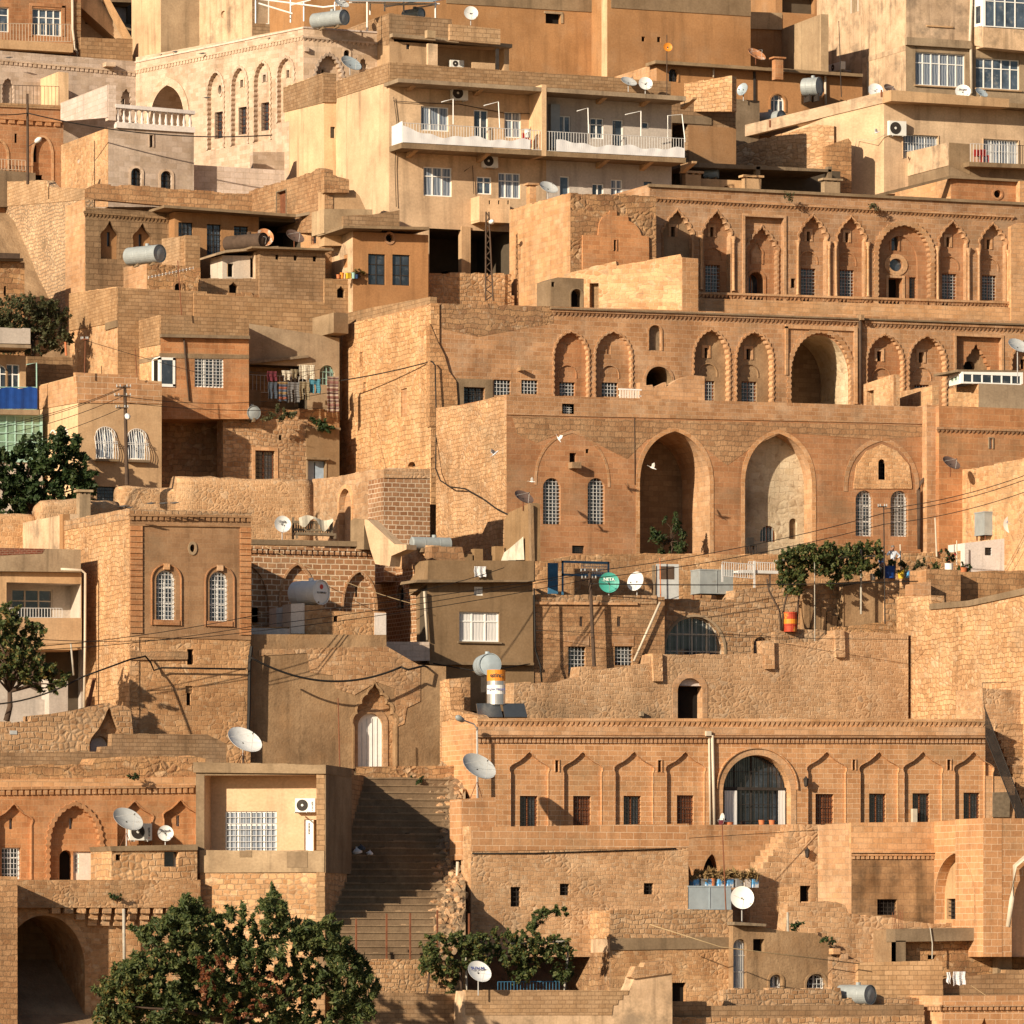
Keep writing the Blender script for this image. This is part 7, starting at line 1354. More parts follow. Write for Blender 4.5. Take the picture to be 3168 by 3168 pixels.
# --- television antenna
T = Thing('tv_antenna', 'long yagi television antenna above the tiny arched outhouse door', 'antenna', P3(555, 975, 329.5)); t = 329.5; mb = MB(); mb.tube([P3(562, 975, t), P3(550, 806, t)], .03, 'rust', 5); T.part('mast', mb); mb = MB(); a, b = P3(460, 858, t), P3(598, 829, t); mb.tube([a, b], .02, 'steel', 5)
for i in range(14): p = a.lerp(b, i / 13); mb.tube([p - VY * .3, p + VY * .3], .012, 'steel', 4); mb.tube([p - Vector((0, 0, .07)), p + Vector((0, 0, .07))], .012, 'steel', 4)
T.part('boom', mb)
# --- cables
def cable(pts, label, r=.018, mat='cable', sag=0, name='power_cable', group='overhead cables'):
    q = [P3(*p) for p in pts]
    if sag and len(q) == 2: n = 24; q = [q[0].lerp(q[1], i / n) - Vector((0, 0, sag * 4 * (i / n) * (1 - i / n))) for i in range(n + 1)]
    mb = MB(); mb.tube(q, r, mat, 5); loc = q[0].copy(); tag(mb.build(name, None, loc, True), label, 'cable', group)
cable([(-60, 350, 345.5), (86, 350, 346.5)], 'black cable running from the left edge to the lamp pole', .03, sag=.1); cable([(86, 350, 346.5), (842, 418, 344)], 'black cable sagging from the lamp pole across the balustrade house', .035, sag=.55)
for i, (a, b) in enumerate((((386, 1196), (-40, 1322)), ((384, 1200), (-40, 1330)), ((380, 1226), (-40, 1352)), ((378, 1262), (-40, 1392)))): cable([(*a, 309.5), (*b, 306)], ['topmost', 'second', 'third', 'lowest'][i] + ' of four wires dropping left from the crossarm pole', .016, sag=.25)
cable([(392, 1228, 309.5), (1050, 1208, 327)], 'wire from the crossarm pole to the bare left flank of the scalloped house', .016, sag=.5); cable([(392, 1246, 309.5), (1000, 1262, 325)], 'wire passing under the washing from the crossarm pole', .016, sag=.25)
cable([(1050, 1178, 329.9), (1334, 1118, 319.8)], 'black cable climbing the bare sunlit flank of the scalloped house', .035, sag=.08); cable([(1336, 1118, 319.6), (1346, 1130, 319.6), (1350, 1300, 319.5), (1348, 1450, 317.9), (1362, 1486, 317.2), (1392, 1506, 315.9), (1440, 1512, 314), (1490, 1540, 311.8), (1530, 1570, 310), (1572, 1592, 308.6)], 'black cable winding down between the two sunlit flanks', .04)
cable([(262, 1052, 326.5), (640, 1160, 326)], 'thin wire slanting from the rusty post across the white casements', .014, sag=.05)
for i, (a, b) in enumerate((((-40, 2010, 290), (778, 1906, 291)), ((-40, 2016, 290), (778, 1938, 291)), ((120, 1978, 290), (778, 1954, 291)))): cable([a, b], ['upper', 'middle', 'lower'][i] + ' of three wires crossing the tower front', .018, sag=.25)
for i, (a, b) in enumerate((((778, 1906, 291), (1822, 1768, 299)), ((778, 1938, 291), (1822, 1772, 299)), ((778, 1954, 291), (1822, 1792, 299)), ((1150, 1850, 295), (1560, 1756, 298)))): cable([a, b], ['highest', 'second', 'third', 'short'][i] + ' wire strung before the brown concrete house', .018, sag=.2)
cable([(820, 1690, 301), (1300, 1874, 299)], 'tan rope stretched down over the dark brick courtyard', .02, 'ropetan', .25, 'rope', 'ropes'); cable([(768, 2030, 291.5), (1240, 2064, 292.5)], 'thick black cable drooping across the rendered door wall', .055, sag=.95); cable([(1240, 2064, 292.5), (1262, 2072, 292.5), (1310, 2060, 293), (1380, 2082, 296)], 'bent thick black cable under the white stone balcony', .055)
cable([(255, 2094, 289), (402, 2040, 291.5), (450, 2030, 292.7), (466, 2050, 292.7), (476, 2074, 292.7), (500, 2066, 292.7), (760, 2070, 292.7)], 'thick black cable looping over the lower tower front', .045); cable([(-40, 2180, 289), (255, 2094, 289)], 'black cable passing behind the street tree at the left', .04, sag=.3)
for i, (a, b) in enumerate((((1826, 1768, 299.2), (2734, 1588, 299.4)), ((1826, 1790, 299.2), (2734, 1622, 299.4)), ((2734, 1588, 299.4), (3230, 1462, 297)), ((2734, 1622, 299.4), (3230, 1500, 297)), ((2734, 1575, 299.4), (3230, 1448, 297)))): cable([a, b], ['upper wire between the cottage pole and the thin crossbar pole', 'lower wire between the cottage pole and the thin crossbar pole', 'middle of three wires rising right from the crossbar pole', 'lowest of three wires rising right from the crossbar pole', 'highest of three wires rising right from the crossbar pole'][i], .02, sag=.3)
cable([(1826, 1806, 299.2), (2840, 1798, 298)], 'level black cable crossing the bed frame and vine terrace', .028, sag=.12); cable([(1655, 1950, 299.5), (2820, 1978, 295)], 'low wire crossing the cottage and the glazed arch', .014, sag=.1)
cable([(2010, 2860, 273.5), (2230, 2930, 272.5), (2660, 2982, 272)], 'pale rope slanting from the small window frame to the blue door', .025, 'ropetan', 0, 'rope', 'ropes'); cable([(3000, 3046, 271), (3080, 3100, 269.5)], 'thin pale line beside the two white towels', .014, 'ropetan', 0, 'rope', 'ropes')
cable([(1652, 1820, 298.9), (1656, 2010, 298.9), (1672, 2060, 298.9), (1676, 2110, 298.9)], 'black cable bundle down the corner of the brown concrete house', .05); cable([(1340, 2052, 299), (1480, 2078, 298.8), (1640, 2054, 298.8)], 'slack cable under the brown concrete house', .03)
cable([(2100, 2595, 278), (2620, 2562, 282)], 'thin wire running to the pale angled wall below the facade', .014)
for pts, l in ((((1216, 312, 337.9), (1300, 318, 337.9), (1420, 322, 337.9), (1560, 350, 337.9), (1668, 352, 337.9)), 'thin cable stapled along the upper apartment wall'), (((1218, 300, 337.9), (1228, 380, 337.9), (1222, 520, 337.9), (1226, 640, 337.9)), 'thin cable running down the corner of the apartment front'), (((1436, 530, 337.9), (1462, 512, 337.9), (1466, 600, 337.9)), 'short cable drooping beside the small apartment window'), (((2745, 414, 345.9), (2700, 436, 345.9), (2650, 430, 346.7), (2640, 500, 346.9)), 'white pipe run from the corner air conditioner'), (((1440, 508, 293), (1452, 700, 293), (1456, 700, 293)), 'x'))[:4]: cable(list(pts), l, .02, 'pipewhite' if 'white' in l else 'cable')
# --- people on the terrace
def person(label, u, v, t, hgt, facing, arms, shirt, legs, cap=None):
    s = hgt / 1.75; base = P3(u, v, t); T = Thing('person', label, 'person', base); cf, sf = math.cos(facing), math.sin(facing)
    def L(x, y, z): return Vector((base.x + (x * cf - y * sf) * s, base.y + (x * sf + y * cf) * s, base.z + z * s))
    def skin(name, verts, edges, mat, root, parent=None):
        me = bpy.data.meshes.new(name); me.from_pydata([tuple(L(*p[:3]) - T.loc) for p in verts], edges, []); o = bpy.data.objects.new(name, me); col.objects.link(o); o.parent = parent or T.o; me.materials.append(MATS[mat])
        md = o.modifiers.new('skin', 'SKIN'); me.skin_vertices.new() if not me.skin_vertices else None
        for i, p in enumerate(verts): me.skin_vertices[0].data[i].radius = (p[3] * s, p[4] * s if len(p) > 4 else p[3] * s)
        me.skin_vertices[0].data[root].use_root = True; sb = o.modifiers.new('sub', 'SUBSURF'); sb.levels = 1; sb.render_levels = 2
        for pl in me.polygons: pl.use_smooth = True
        return o
    (le, lh), (re_, rh) = arms
    V = [(0, 0, .95, .12, .10), (0, 0, 1.15, .12, .09), (0, 0, 1.38, .13, .09), (0, 0, 1.48, .055), (0, -.01, 1.57, .075), (0, -.012, 1.66, .088, .095), (0, 0, 1.73, .05)]
    E = [(i, i + 1) for i in range(6)]
    V += [(-.17, 0, 1.40, .055), (*le, .042), (*lh, .03), (.17, 0, 1.40, .055), (*re_, .042), (*rh, .03)]; E += [(2, 7), (7, 8), (8, 9), (2, 10), (10, 11), (11, 12)]
    V += [(-.09, 0, .90, .085), (-.10, -.01, .50, .058), (-.10, .02, .09, .04), (-.10, -.13, .04, .035), (.09, 0, .90, .085), (.10, -.01, .50, .058), (.10, .02, .09, .04), (.10, -.13, .04, .035)]; E += [(0, 13), (13, 14), (14, 15), (15, 16), (0, 17), (17, 18), (18, 19), (19, 20)]
    k = len(V)
    for hnd, elb in ((lh, le), (rh, re_)):                # five short fingers on each hand
        d = (Vector(hnd) - Vector(elb)).normalized(); sd = d.cross(Vector((0, 1, 0))).normalized()
        for j in range(5):
            b = Vector(hnd) + sd * (.028 * (j - 2)) + d * (.03 if j else 0); e_ = b + d * (.07 if j else .04) + (sd * -.03 if j == 0 else Vector((0, 0, 0)))
            V += [(*b, .012), (*e_, .009)]; E += [((9 if hnd is lh else 12), k), (k, k + 1)]; k += 2
    skin('body', V, E, 'skin', 0)
    q = [(0, 0, .92, .15, .12), (0, 0, 1.15, .15, .115), (0, 0, 1.38, .155, .11), (0, 0, 1.455, .075), (-.175, 0, 1.40, .075), (*le, .058), (*(Vector(le).lerp(Vector(lh), .8)), .042), (.175, 0, 1.40, .075), (*re_, .058), (*(Vector(re_).lerp(Vector(rh), .8)), .042)]
    skin('shirt', q, [(0, 1), (1, 2), (2, 3), (2, 4), (4, 5), (5, 6), (2, 7), (7, 8), (8, 9)], shirt, 0)
    skin('trousers', [(0, 0, .95, .135, .115), (-.09, 0, .88, .10), (-.10, -.01, .50, .075), (-.10, .02, .12, .062), (.09, 0, .88, .10), (.10, -.01, .50, .075), (.10, .02, .12, .062)], [(0, 1), (1, 2), (2, 3), (0, 4), (4, 5), (5, 6)], legs, 0)
    mb = MB(); mb.lathe(L(0, .012, 1.665), (0, .15 * 0, 1), [(0, .1 * s), (.05 * s, .098 * s), (.09 * s, .06 * s), (.1 * s, .001)], cap or 'hair', 14)
    if cap: mb.box8([L(-.07, -.09, 1.66), L(.07, -.09, 1.66), L(.07, -.17, 1.65), L(-.07, -.17, 1.65), L(-.07, -.09, 1.675), L(.07, -.09, 1.675), L(.07, -.17, 1.66), L(-.07, -.17, 1.66)], cap)
    T.part('cap' if cap else 'hair', mb, smooth=True)
    mb = MB(); mb.lathe(L(0, -.10, 1.60), L(0, -1, 1.595) - L(0, 0, 1.6), [(0, .02 * s), (.025 * s, .014 * s), (.03 * s, .001)], 'skin', 8); T.part('nose', mb)
    for x in (-.034, .034): mb = MB(); mb.lathe(L(x, -.088, 1.63), L(0, -1, 1.6) - L(0, 0, 1.6), [(0, .013 * s), (.006 * s, .008 * s), (.008 * s, .001)], 'inkdark', 8); T.part('eye', mb)
    mb = MB(); mb.box8([L(x, y, z) for z in (1.548, 1.556) for x, y in ((-.025, -.092), (.025, -.092), (.025, -.07), (-.025, -.07))], 'maroon'); T.part('mouth', mb)
    for x in (-.09, .09): mb = MB(); mb.lathe(L(x, .01, 1.615), L(x, 0, 1) - L(0, 0, 1), [(0, .03 * s), (.012 * s, .026 * s), (.015 * s, .001)], 'skin', 8); T.part('ear', mb)
person('man in a pale blue shirt with a hand on his hip, shading his face', 2762, 1790, 301.8, 1.75, -.15, (((-.36, -.12, 1.22), (-.12, -.16, 1.52)), ((.42, .04, 1.20), (.20, -.06, 1.05))), 'shirt', 'trouser')
person('person in a navy top and grey cap standing behind the thin iron pole', 2728, 1800, 302.4, 1.66, .6, (((-.25, .02, 1.12), (-.24, -.12, .9)), ((.25, .02, 1.12), (.24, -.12, .9))), 'navy', 'trouser', 'dishgrey')
# --- washing
def cloth(u0, v0, u1, v1, t, mat, label, kind='sheet', name='hanging_cloth', cat='washing', group='washing on the lines'):
    w = Fr(t); a0, z1 = w.px(u0, v0); a1, z0 = w.px(u1, v1); nx, nz = 10, 8; mb = MB(); ph = random.uniform(0, 6)
    f = lambda i, j: w.to(a0 + (a1 - a0) * (i / nx) + .02 * math.sin(j + ph), z1 - (z1 - z0) * (j / nz) - .04 * math.sin(i * 1.1 + ph) * (j / nz), .05 * math.sin(i * 1.3 + ph) * (.4 + j / nz))
    for i in range(nx):
        for j in range(nz):
            if kind == 'trousers' and j > 2 and 4 <= i <= 5: continue
            if kind == 'shirt' and j > 3 and (i < 2 or i > 7): continue
            mb.face([f(i, j + 1), f(i + 1, j + 1), f(i + 1, j), f(i, j)], mat)
    o = mb.build(name, None, w.to((a0 + a1) / 2, z0, 0), True); md = o.modifiers.new('thick', 'SOLIDIFY'); md.thickness = .015; tag(o, label, cat, group)
for a in ((826, 1148, 856, 1180, 'maroon', 'dark red cloth folded over the dark balcony rail', 'sheet'), (873, 1146, 904, 1178, 'paleshirt', 'cream shirt drying on the dark balcony', 'shirt'), (900, 1142, 924, 1172, 'khaki', 'khaki shirt beside the cream one on the dark balcony', 'shirt'), (926, 1128, 974, 1175, 'paleshirt', 'striped pale cloth at the top of the dark balcony', 'sheet'),
          (830, 1182, 858, 1235, 'jean', 'black trousers hanging below the balcony rail', 'trousers'), (860, 1180, 896, 1242, 'towel', 'blue and orange banded towel below the balcony rail', 'sheet'), (890, 1182, 926, 1246, 'greycloth', 'grey trousers between the banded towel and brown trousers', 'trousers'), (926, 1180, 956, 1238, 'khaki', 'brown trousers hanging below the balcony rail', 'trousers'), (957, 1172, 992, 1218, 'teal', 'bright blue shorts hanging on the balcony', 'trousers')): cloth(*a[:4], 330.2 - random.uniform(0, .25), a[4], a[5], a[6])
cloth(1012, 1164, 1047, 1276, 329.6, 'rug', 'long red striped rug hanging at the balcony end', name='hanging_rug', cat='rug'); cloth(2930, 3008, 2942, 3042, 270.8, 'whitecloth', 'narrow white towel on the line over the low grey wall', name='hanging_towel', cat='towel', group='white towels'); cloth(2948, 3006, 2986, 3048, 270.8, 'whitecloth', 'wide white towel on the line over the low grey wall', name='hanging_towel', cat='towel', group='white towels')
cloth(1467, 1752, 1503, 1786, 298.9, 'whitecloth', 'small white cloth on the brown concrete parapet', name='hanging_towel', cat='towel', group=None)
w = Gn(1560, 303.0, 1652, 299.05); mb = MB(); n = 14
for i in range(n):
    f, g = i / n, (i + 1) / n; q = lambda x, e: (1532 + 92 * x, (1730 - 70 * x ** 1.2) if e else 1736 - 4 * x)
    mb.face([w.to(*w.px(*q(f, 0)), .16 + .13 * math.sin(i * 1.7)), w.to(*w.px(*q(g, 0)), .16 + .13 * math.sin(i * 1.7 + 1.7)), w.to(*w.px(*q(g, 1)), .1), w.to(*w.px(*q(f, 1)), .1)], 'paleshirt')
o = mb.build('hanging_sheet', None, P3(1600, 1736, 299), True); tag(o, 'white sheet draped along the slanting concrete wing', 'washing')
cable([(770, 1150, 329.9), (1000, 1140, 329.9)], 'washing line strung across the dark balcony', .012, 'cable', .2, 'washing_line', 'washing lines')
# --- wooden bench with cover, bed frame, leaning door and frames
T = Thing('wooden_bench', 'slatted wooden bench on the courtyard roof', 'bench', P3(970, 1664, 305)); w = Fr(305)
for nm, bs in (('backrest', [(908 + i * 7.5, 1616, 912 + i * 7.5, 1652, -.1, -.04) for i in range(16)] + [(905, 1612, 1030, 1618, -.12, -.02), (905, 1636, 1030, 1641, -.12, -.02)]), ('seat', [(905, 1650, 1030, 1656, -.1, .5)]), ('leg', [(905, 1600, 911, 1668, -.12, -.04)]), ('leg', [(1024, 1606, 1031, 1668, -.12, -.04)]), ('leg', [(906, 1655, 911, 1668, .4, .48)]), ('leg', [(1024, 1655, 1030, 1668, .4, .48)])):
    mb = MB(); [mb.pbox(w, *b, 'woodgrey') for b in bs]; T.part(nm, mb)
mb = MB(); n = 12; f = lambda i, j: w.to(*w.px(924 + 104 * i / n, 1602 - 8 * math.sin(i * .5) + (36 if j else 0) * (.6 + .4 * math.sin(i * .9))), .02 + j * .12 + .04 * math.sin(i * 1.2))
for i in range(n): mb.face([f(i, 1), f(i + 1, 1), f(i + 1, 0), f(i, 0)], 'paleshirt')
tag(mb.build('bench_cover', None, P3(975, 1620, 305), True), 'crumpled pale cloth thrown over the wooden bench', 'cloth')
T = Thing('bed_frame', 'white iron bed frame with lattice ends on the terrace', 'bed frame', P3(2320, 1812, 302.6)); w = Fr(302.6)
B_ = Bld.__new__(Bld); B_.loc = T.loc; B_.o = T.o
B_.rail(w, 2234, 1782, 2334, 1790, 44, 'ironwhite', pitch=.13); B_.rail(w, 2340, 1768, 2420, 1772, 34, 'ironwhite', d=-1, pitch=.13); B_.add('leg', w, [(2332, 1735, 2337, 1818, -.05, 0), (2233, 1746, 2238, 1800, -.05, 0)], 'ironwhite'); B_.add('bed_board', w, [(2300, 1764, 2410, 1772, -1.6, -.1)], 'ironwhite')
B_.add('leg', w, [(2408, 1770, 2412, 1818, -1.2, -1.1)], 'ironwhite')
T = Thing('old_door', 'old white door leaf leaning on the terrace wall with a brown glass panel', 'door', P3(2070, 1852, 301.2)); mb = MB(); w = Gn(2030, 301.3, 2100, 301.1); mb.pbox(w, 2030, 1745, 2100, 1852, -.05, 0, 'dishgrey'); T.part('leaf', mb); mb = MB(); mb.pbox(w, 2040, 1752, 2086, 1792, 0, .01, 'pole'); T.part('panel', mb); mb = MB(); mb.pbox(w, 2020, 1748, 2026, 1852, -.2, .1, 'woodgrey'); T.part('frame_post', mb)
T = Thing('blue_frame', 'blue painted steel frame with a white lattice on the shaded terrace', 'frame', P3(1810, 1840, 303)); w = Fr(303); B_.loc = T.loc; B_.o = T.o
B_.add('frame_bar', w, [(1738, 1736, 1743, 1840, -.03, .03), (1738, 1736, 1884, 1741, -.03, .03), (1738, 1776, 1880, 1781, -.03, .03), (1880, 1738, 1885, 1780, -.03, .03)], 'bluepaint'); B_.add('side_panel', w, [(1708, 1740, 1738, 1835, -.6, -.5)], 'bluepaint'); B_.rail(w, 1802, 1778, 1880, 1780, 36, 'ironwhite', d=-.1, pitch=.1, mids=3)
T = Thing('roof_pergola', 'white steel pipe pergola over the palace roof at the top edge', 'pergola', P3(1050, 90, 353)); B_.loc = T.loc; B_.o = T.o
for u, v, tt in ((791, 72, 355), (899, 70, 355), (940, 66, 353), (1036, 74, 351), (1136, 96, 349.6), (1145, 46, 352), (1190, 35, 353), (1249, 40, 352), (1347, 66, 350)): mb = MB(); p = P3(u, v, tt); mb.tube([p, Vector((p.x, p.y, P3(u, 6 if u > 900 else -30, tt).z))], .05, 'pvc', 6); T.part('post', mb)
mb = MB()
for a, b in (((780, -6, 355), (1000, 22, 352)), ((899, 16, 355), (960, 0, 352)), ((1000, 22, 352), (1050, 16, 351)), ((1080, 8, 350), (1360, 12, 350)), ((1190, 22, 353), (1290, 4, 351)), ((1290, 24, 352), (1350, 14, 350)), ((1050, 0, 350), (1370, -4, 352)), ((1190, 16, 353), (1347, 12, 350)), ((800, 10, 355), (905, 42, 354))): mb.tube([P3(*a), P3(*b)], .045, 'pvc', 5)
T.part('rafter', mb); mb = MB(); q = [P3(1080, 2, 349.6), P3(1340, 4, 349.6), P3(1380, -4, 353), P3(1120, -8, 353)]; mb.box8([p - Vector((0, 0, .04)) for p in q] + q, 'galvblue'); T.part('cover_sheet', mb)
T = Thing('plastic_chair', 'red plastic chair on the apartment balcony beside the white bucket', 'chair', P3(1630, 458, 336.6))
def chair(T, c, s, mat):
    mb = MB(); mb.box((c.x, c.y, c.z + .42 * s), .45 * s, .45 * s, .05, mat); T.part('seat', mb); mb = MB(); mb.box((c.x, c.y + .22 * s, c.z + .47 * s), .45 * s, .05, .42 * s, mat); T.part('backrest', mb)
    for x in (-.19, .19):
        for y in (-.19, .19): mb = MB(); mb.box((c.x + x * s, c.y + y * s, c.z), .05, .05, .42 * s - .002, mat); T.part('leg', mb)
chair(T, P3(1630, 458, 336.6), 1.0, 'red')
for u, l in ((3025, 'red plastic chair on the right edge balcony, the nearer to the wall'), (3046, 'red plastic chair on the right edge balcony, next to the railing gap')): T = Thing('plastic_chair', l, 'chair', P3(u, 503, 340), 'red chairs on the right balcony'); chair(T, P3(u, 503, 340), .9, 'red')
T = Thing('garden_chair', 'dark metal chair in the mouth of the right hand great arch', 'chair', P3(2325, 1714, 308.5)); chair(T, P3(2325, 1714, 308.5), 1.0, 'iron')
T = Thing('bucket', 'white bucket standing on the red chair of the apartment balcony', 'bucket', P3(1632, 424, 336.5)); c = P3(1632, 426, 336.5); mb = MB(); mb.lathe(c, (0, 0, 1), [(0, .001), (0, .16), (.42, .2), (.42, .18)], 'white', 16); T.part('pail', mb, smooth=False); mb = MB(); mb.lathe(c + Vector((0, 0, .425)), (0, 0, 1), [(0, .22), (.06, .22), (.07, .001)], 'dishgrey', 16); T.part('lid', mb)
T = Thing('metal_fence', 'small white corrugated fence panel before the arched black doorway', 'fence', P3(1950, 1230, 314)); mb = MB(); w = Fr(314); [mb.pbox(w, 1916 + i * 8, 1206, 1921 + i * 8, 1232, 0, .05, 'whitewash') for i in range(8)]; T.part('slat', mb); mb = MB(); mb.pbox(w, 1914, 1203, 1984, 1206, -.05, .06, 'white'); mb.pbox(w, 1914, 1222, 1984, 1225, -.02, .0, 'white'); T.part('frame_bar', mb)
# --- chimneys
def chimney(u0, v0, u1, v1, t, label, mat='concpale'):
    w = Fr(t); T = Thing('chimney', label, 'chimney', P3((u0 + u1) / 2, v1, t), 'roof chimneys'); T.o['kind'] = 'thing'; hh = v1 - v0; mb = MB(); mb.pbox(w, u0 + 3, v0 + hh * .22, u1 - 3, v1 + 30, -.5, 0, mat); T.part('shaft', mb); mb = MB(); mb.pbox(w, u0 - 4, v0, u1 + 4, v0 + hh * .1, -.6, .1, mat); T.part('cap', mb)
    for u in (u0 + 4, (u0 + u1) / 2 - 3, u1 - 11): mb = MB(); mb.pbox(w, u, v0 + hh * .1, u + 7, v0 + hh * .22, -.5 + .01, -.01, mat); T.part('vent_pier', mb)
chimney(2118, 529, 2172, 580, 340, 'capped chimney left of the dark open shed', 'tan'); chimney(2302, 542, 2358, 590, 340, 'capped chimney in the middle before the dark open shed', 'tan'); chimney(2548, 552, 2602, 600, 339.5, 'capped chimney at the right end of the dark open shed', 'concpale'); chimney(243, 1515, 283, 1580, 309, 'square grey chimney before the rounded rubble parapet', 'concpale'); chimney(1636, 566, 1662, 622, 335, 'small brick chimney at the foot of the apartments', 'ashpale'); chimney(2396, 176, 2426, 215, 351, 'little brick chimney on the long low roof', 'ashred')
# --- tins, barrels, pots
def pot(u, v, t, r, hgt, mat, label, name='flower_pot', cat='flower pot', group=None, taper=.8, square=False, words=None):
    c = P3(u, v, t); T = Thing(name, label, cat, c, group); mb = MB()
    if square: mb.box(c, r * 2, r * 2, hgt, mat, .2); T.part('tin_body', mb); mb = MB(); mb.box(c + Vector((0, 0, hgt * .96)), r * 2.06, r * 2.06, hgt * .06, 'steel', .2); T.part('rim', mb)
    else: mb.lathe(c, (0, 0, 1), [(0, .001), (0, r * taper), (hgt, r), (hgt, r * .88), (hgt * .9, r * .86), (hgt * .9, .001)], mat, 18); T.part('vessel', mb); mb = MB(); mb.lathe(c + Vector((0, 0, hgt * .92)), (0, 0, 1), [(0, r * 1.0), (0, r * 1.06), (hgt * .08, r * 1.06), (hgt * .08, r * .9)], mat, 18); T.part('rim', mb)
    return T
pot(2752, 1790, 301.2, .29, .66, 'blue', 'blue plastic barrel below the man in the pale shirt', 'plastic_barrel', 'barrel', taper=1.0); pot(2788, 1790, 301, .19, .42, 'yellowpaint', 'yellow bucket planter right of the blue barrel'); pot(2936, 1764, 301.5, .23, .36, 'white', 'white pot holding a red flowered bush', taper=.95); pot(2980, 1772, 301.5, .22, .28, 'terracotta', 'dark low pot right of the white pot'); pot(2700, 1795, 301.4, .17, .34, 'steel', 'metal pail under the vine near the blue barrel', 'pail', 'pail')
for u, m, l in ((2812, 'cardblue', 'pale blue tin planter, left of a pair on the terrace'), (2831, 'cardblue', 'pale blue tin planter, right of a pair on the terrace')): pot(u, 1788, 301, .14, .38, m, l, 'tin_can', 'tin', 'blue tin planters', square=True)
T = pot(2445, 1955, 300.2, .34, 1.03, 'redrust', 'rusty red oil barrel planted with a small tree', 'oil_barrel', 'barrel', taper=1.0); c = P3(2445, 1955, 300.2); mb = MB(); mb.lathe(c + Vector((0, 0, .42)), (0, 0, 1), [(0, .347), (.25, .347)], 'orangepaint', 18); T.part('band', mb); mb = MB(); [mb.lathe(c + Vector((0, 0, z)), (0, 0, 1), [(0, .34), (.02, .36), (.04, .34)], 'redrust', 18) for z in (.33, .68)]; T.part('hoop', mb)
for i, (u, m) in enumerate(((2148, 'cardblue'), (2172, 'steel'), (2187, 'cardblue'), (2203, 'terracotta'), (2226, 'cardblue'), (2254, 'cardblue'), (2282, 'steel'), (2308, 'whitewash'), (2332, 'cardblue'))): pot(u, 2746 - (0 if u != 2203 else 2), 278.5, .17, .42, m, ['leftmost blue printed tin in the planter row', 'dull steel tin second in the planter row', 'small blue tin third in the planter row', 'terracotta pot in the planter row of tins', 'blue tin right of the terracotta pot', 'blue tin in the middle right of the planter row', 'dull tin third from the right in the planter row', 'whitish tin second from the right in the planter row', 'rightmost blue printed tin in the planter row'][i], 'tin_can', 'tin', 'planter tins in a row', square=(m != 'terracotta'))
for i, (u, m) in enumerate(((1047, 'terracotta'), (1058, 'orangepaint'), (1077, 'yellowpaint'), (1093, 'mint'), (1103, 'navy'))): pot(u, 862, 333.3, .12, .33 - (.1 if i in (0, 4) else 0), m, ['terracotta jar at the left of the cans beside the orange house', 'orange can beside the orange house', 'yellow oil tin beside the orange house', 'pale green can beside the orange house', 'dark can at the right of the row beside the orange house'][i], 'tin_can', 'tin', 'cans beside the orange house', square=i in (2,))
for i, u in enumerate((2255, 2356, 2388, 2232)): pot(u, 2556, 284, .15 if i else .22, .3 if i else .2, 'terracotta' if i < 3 else 'maroon', ['long terracotta trough at the left of the glazed arch', 'terracotta pot in the middle before the glazed arch', 'terracotta pot at the right before the glazed arch', 'purple pot beside the edge-on white dish'][i], group='pots before the glazed arch')
# --- wall lanterns, meter box, bags, birds
for u, v, t, l in ((2488, 2420, 285, 'black lantern right of the glazed arch'), (2492, 2640, 281.4, 'black lantern over the stepped ramp')):
    w = Fr(t); c = w.to(*w.px(u, v), .2); T = Thing('wall_lantern', l, 'lantern', c, 'black wall lanterns'); T.o['kind'] = 'thing'; mb = MB(); mb.lathe(c - Vector((0, 0, .25)), (0, 0, 1), [(0, .02), (.08, .1), (.1, .09), (.38, .13), (.4, .15), (.48, .06), (.55, .01)], 'iron', 6); T.part('lamp_case', mb); mb = MB(); mb.tube([w.to(*w.px(u, v), .0), c + Vector((0, 0, .1))], .025, 'iron', 5); T.part('bracket', mb)
for i, (u, v, a) in enumerate(((1107, 2636, .22), (1118, 2626, .2), (1143, 2640, .16))):
    c = P3(u, v + 6, 281.3); mb = MB(); mb.lathe(c, (random.uniform(-.3, .3), 0, 1), [(0, .001), (.02, a), (a * .6, a * 1.1), (a * 1.1, a * .6), (a * 1.35, a * .15), (a * 1.6, a * .22)], ['whitecloth', 'jean', 'whitecloth'][i], 10); tag(mb.build('rubbish_bag', None, c, True), ['white rubbish bag left on the shaded steps', 'black rubbish bag on the shaded steps', 'small torn white bag on the shaded steps'][i], 'bag', 'rubbish bags on the steps')
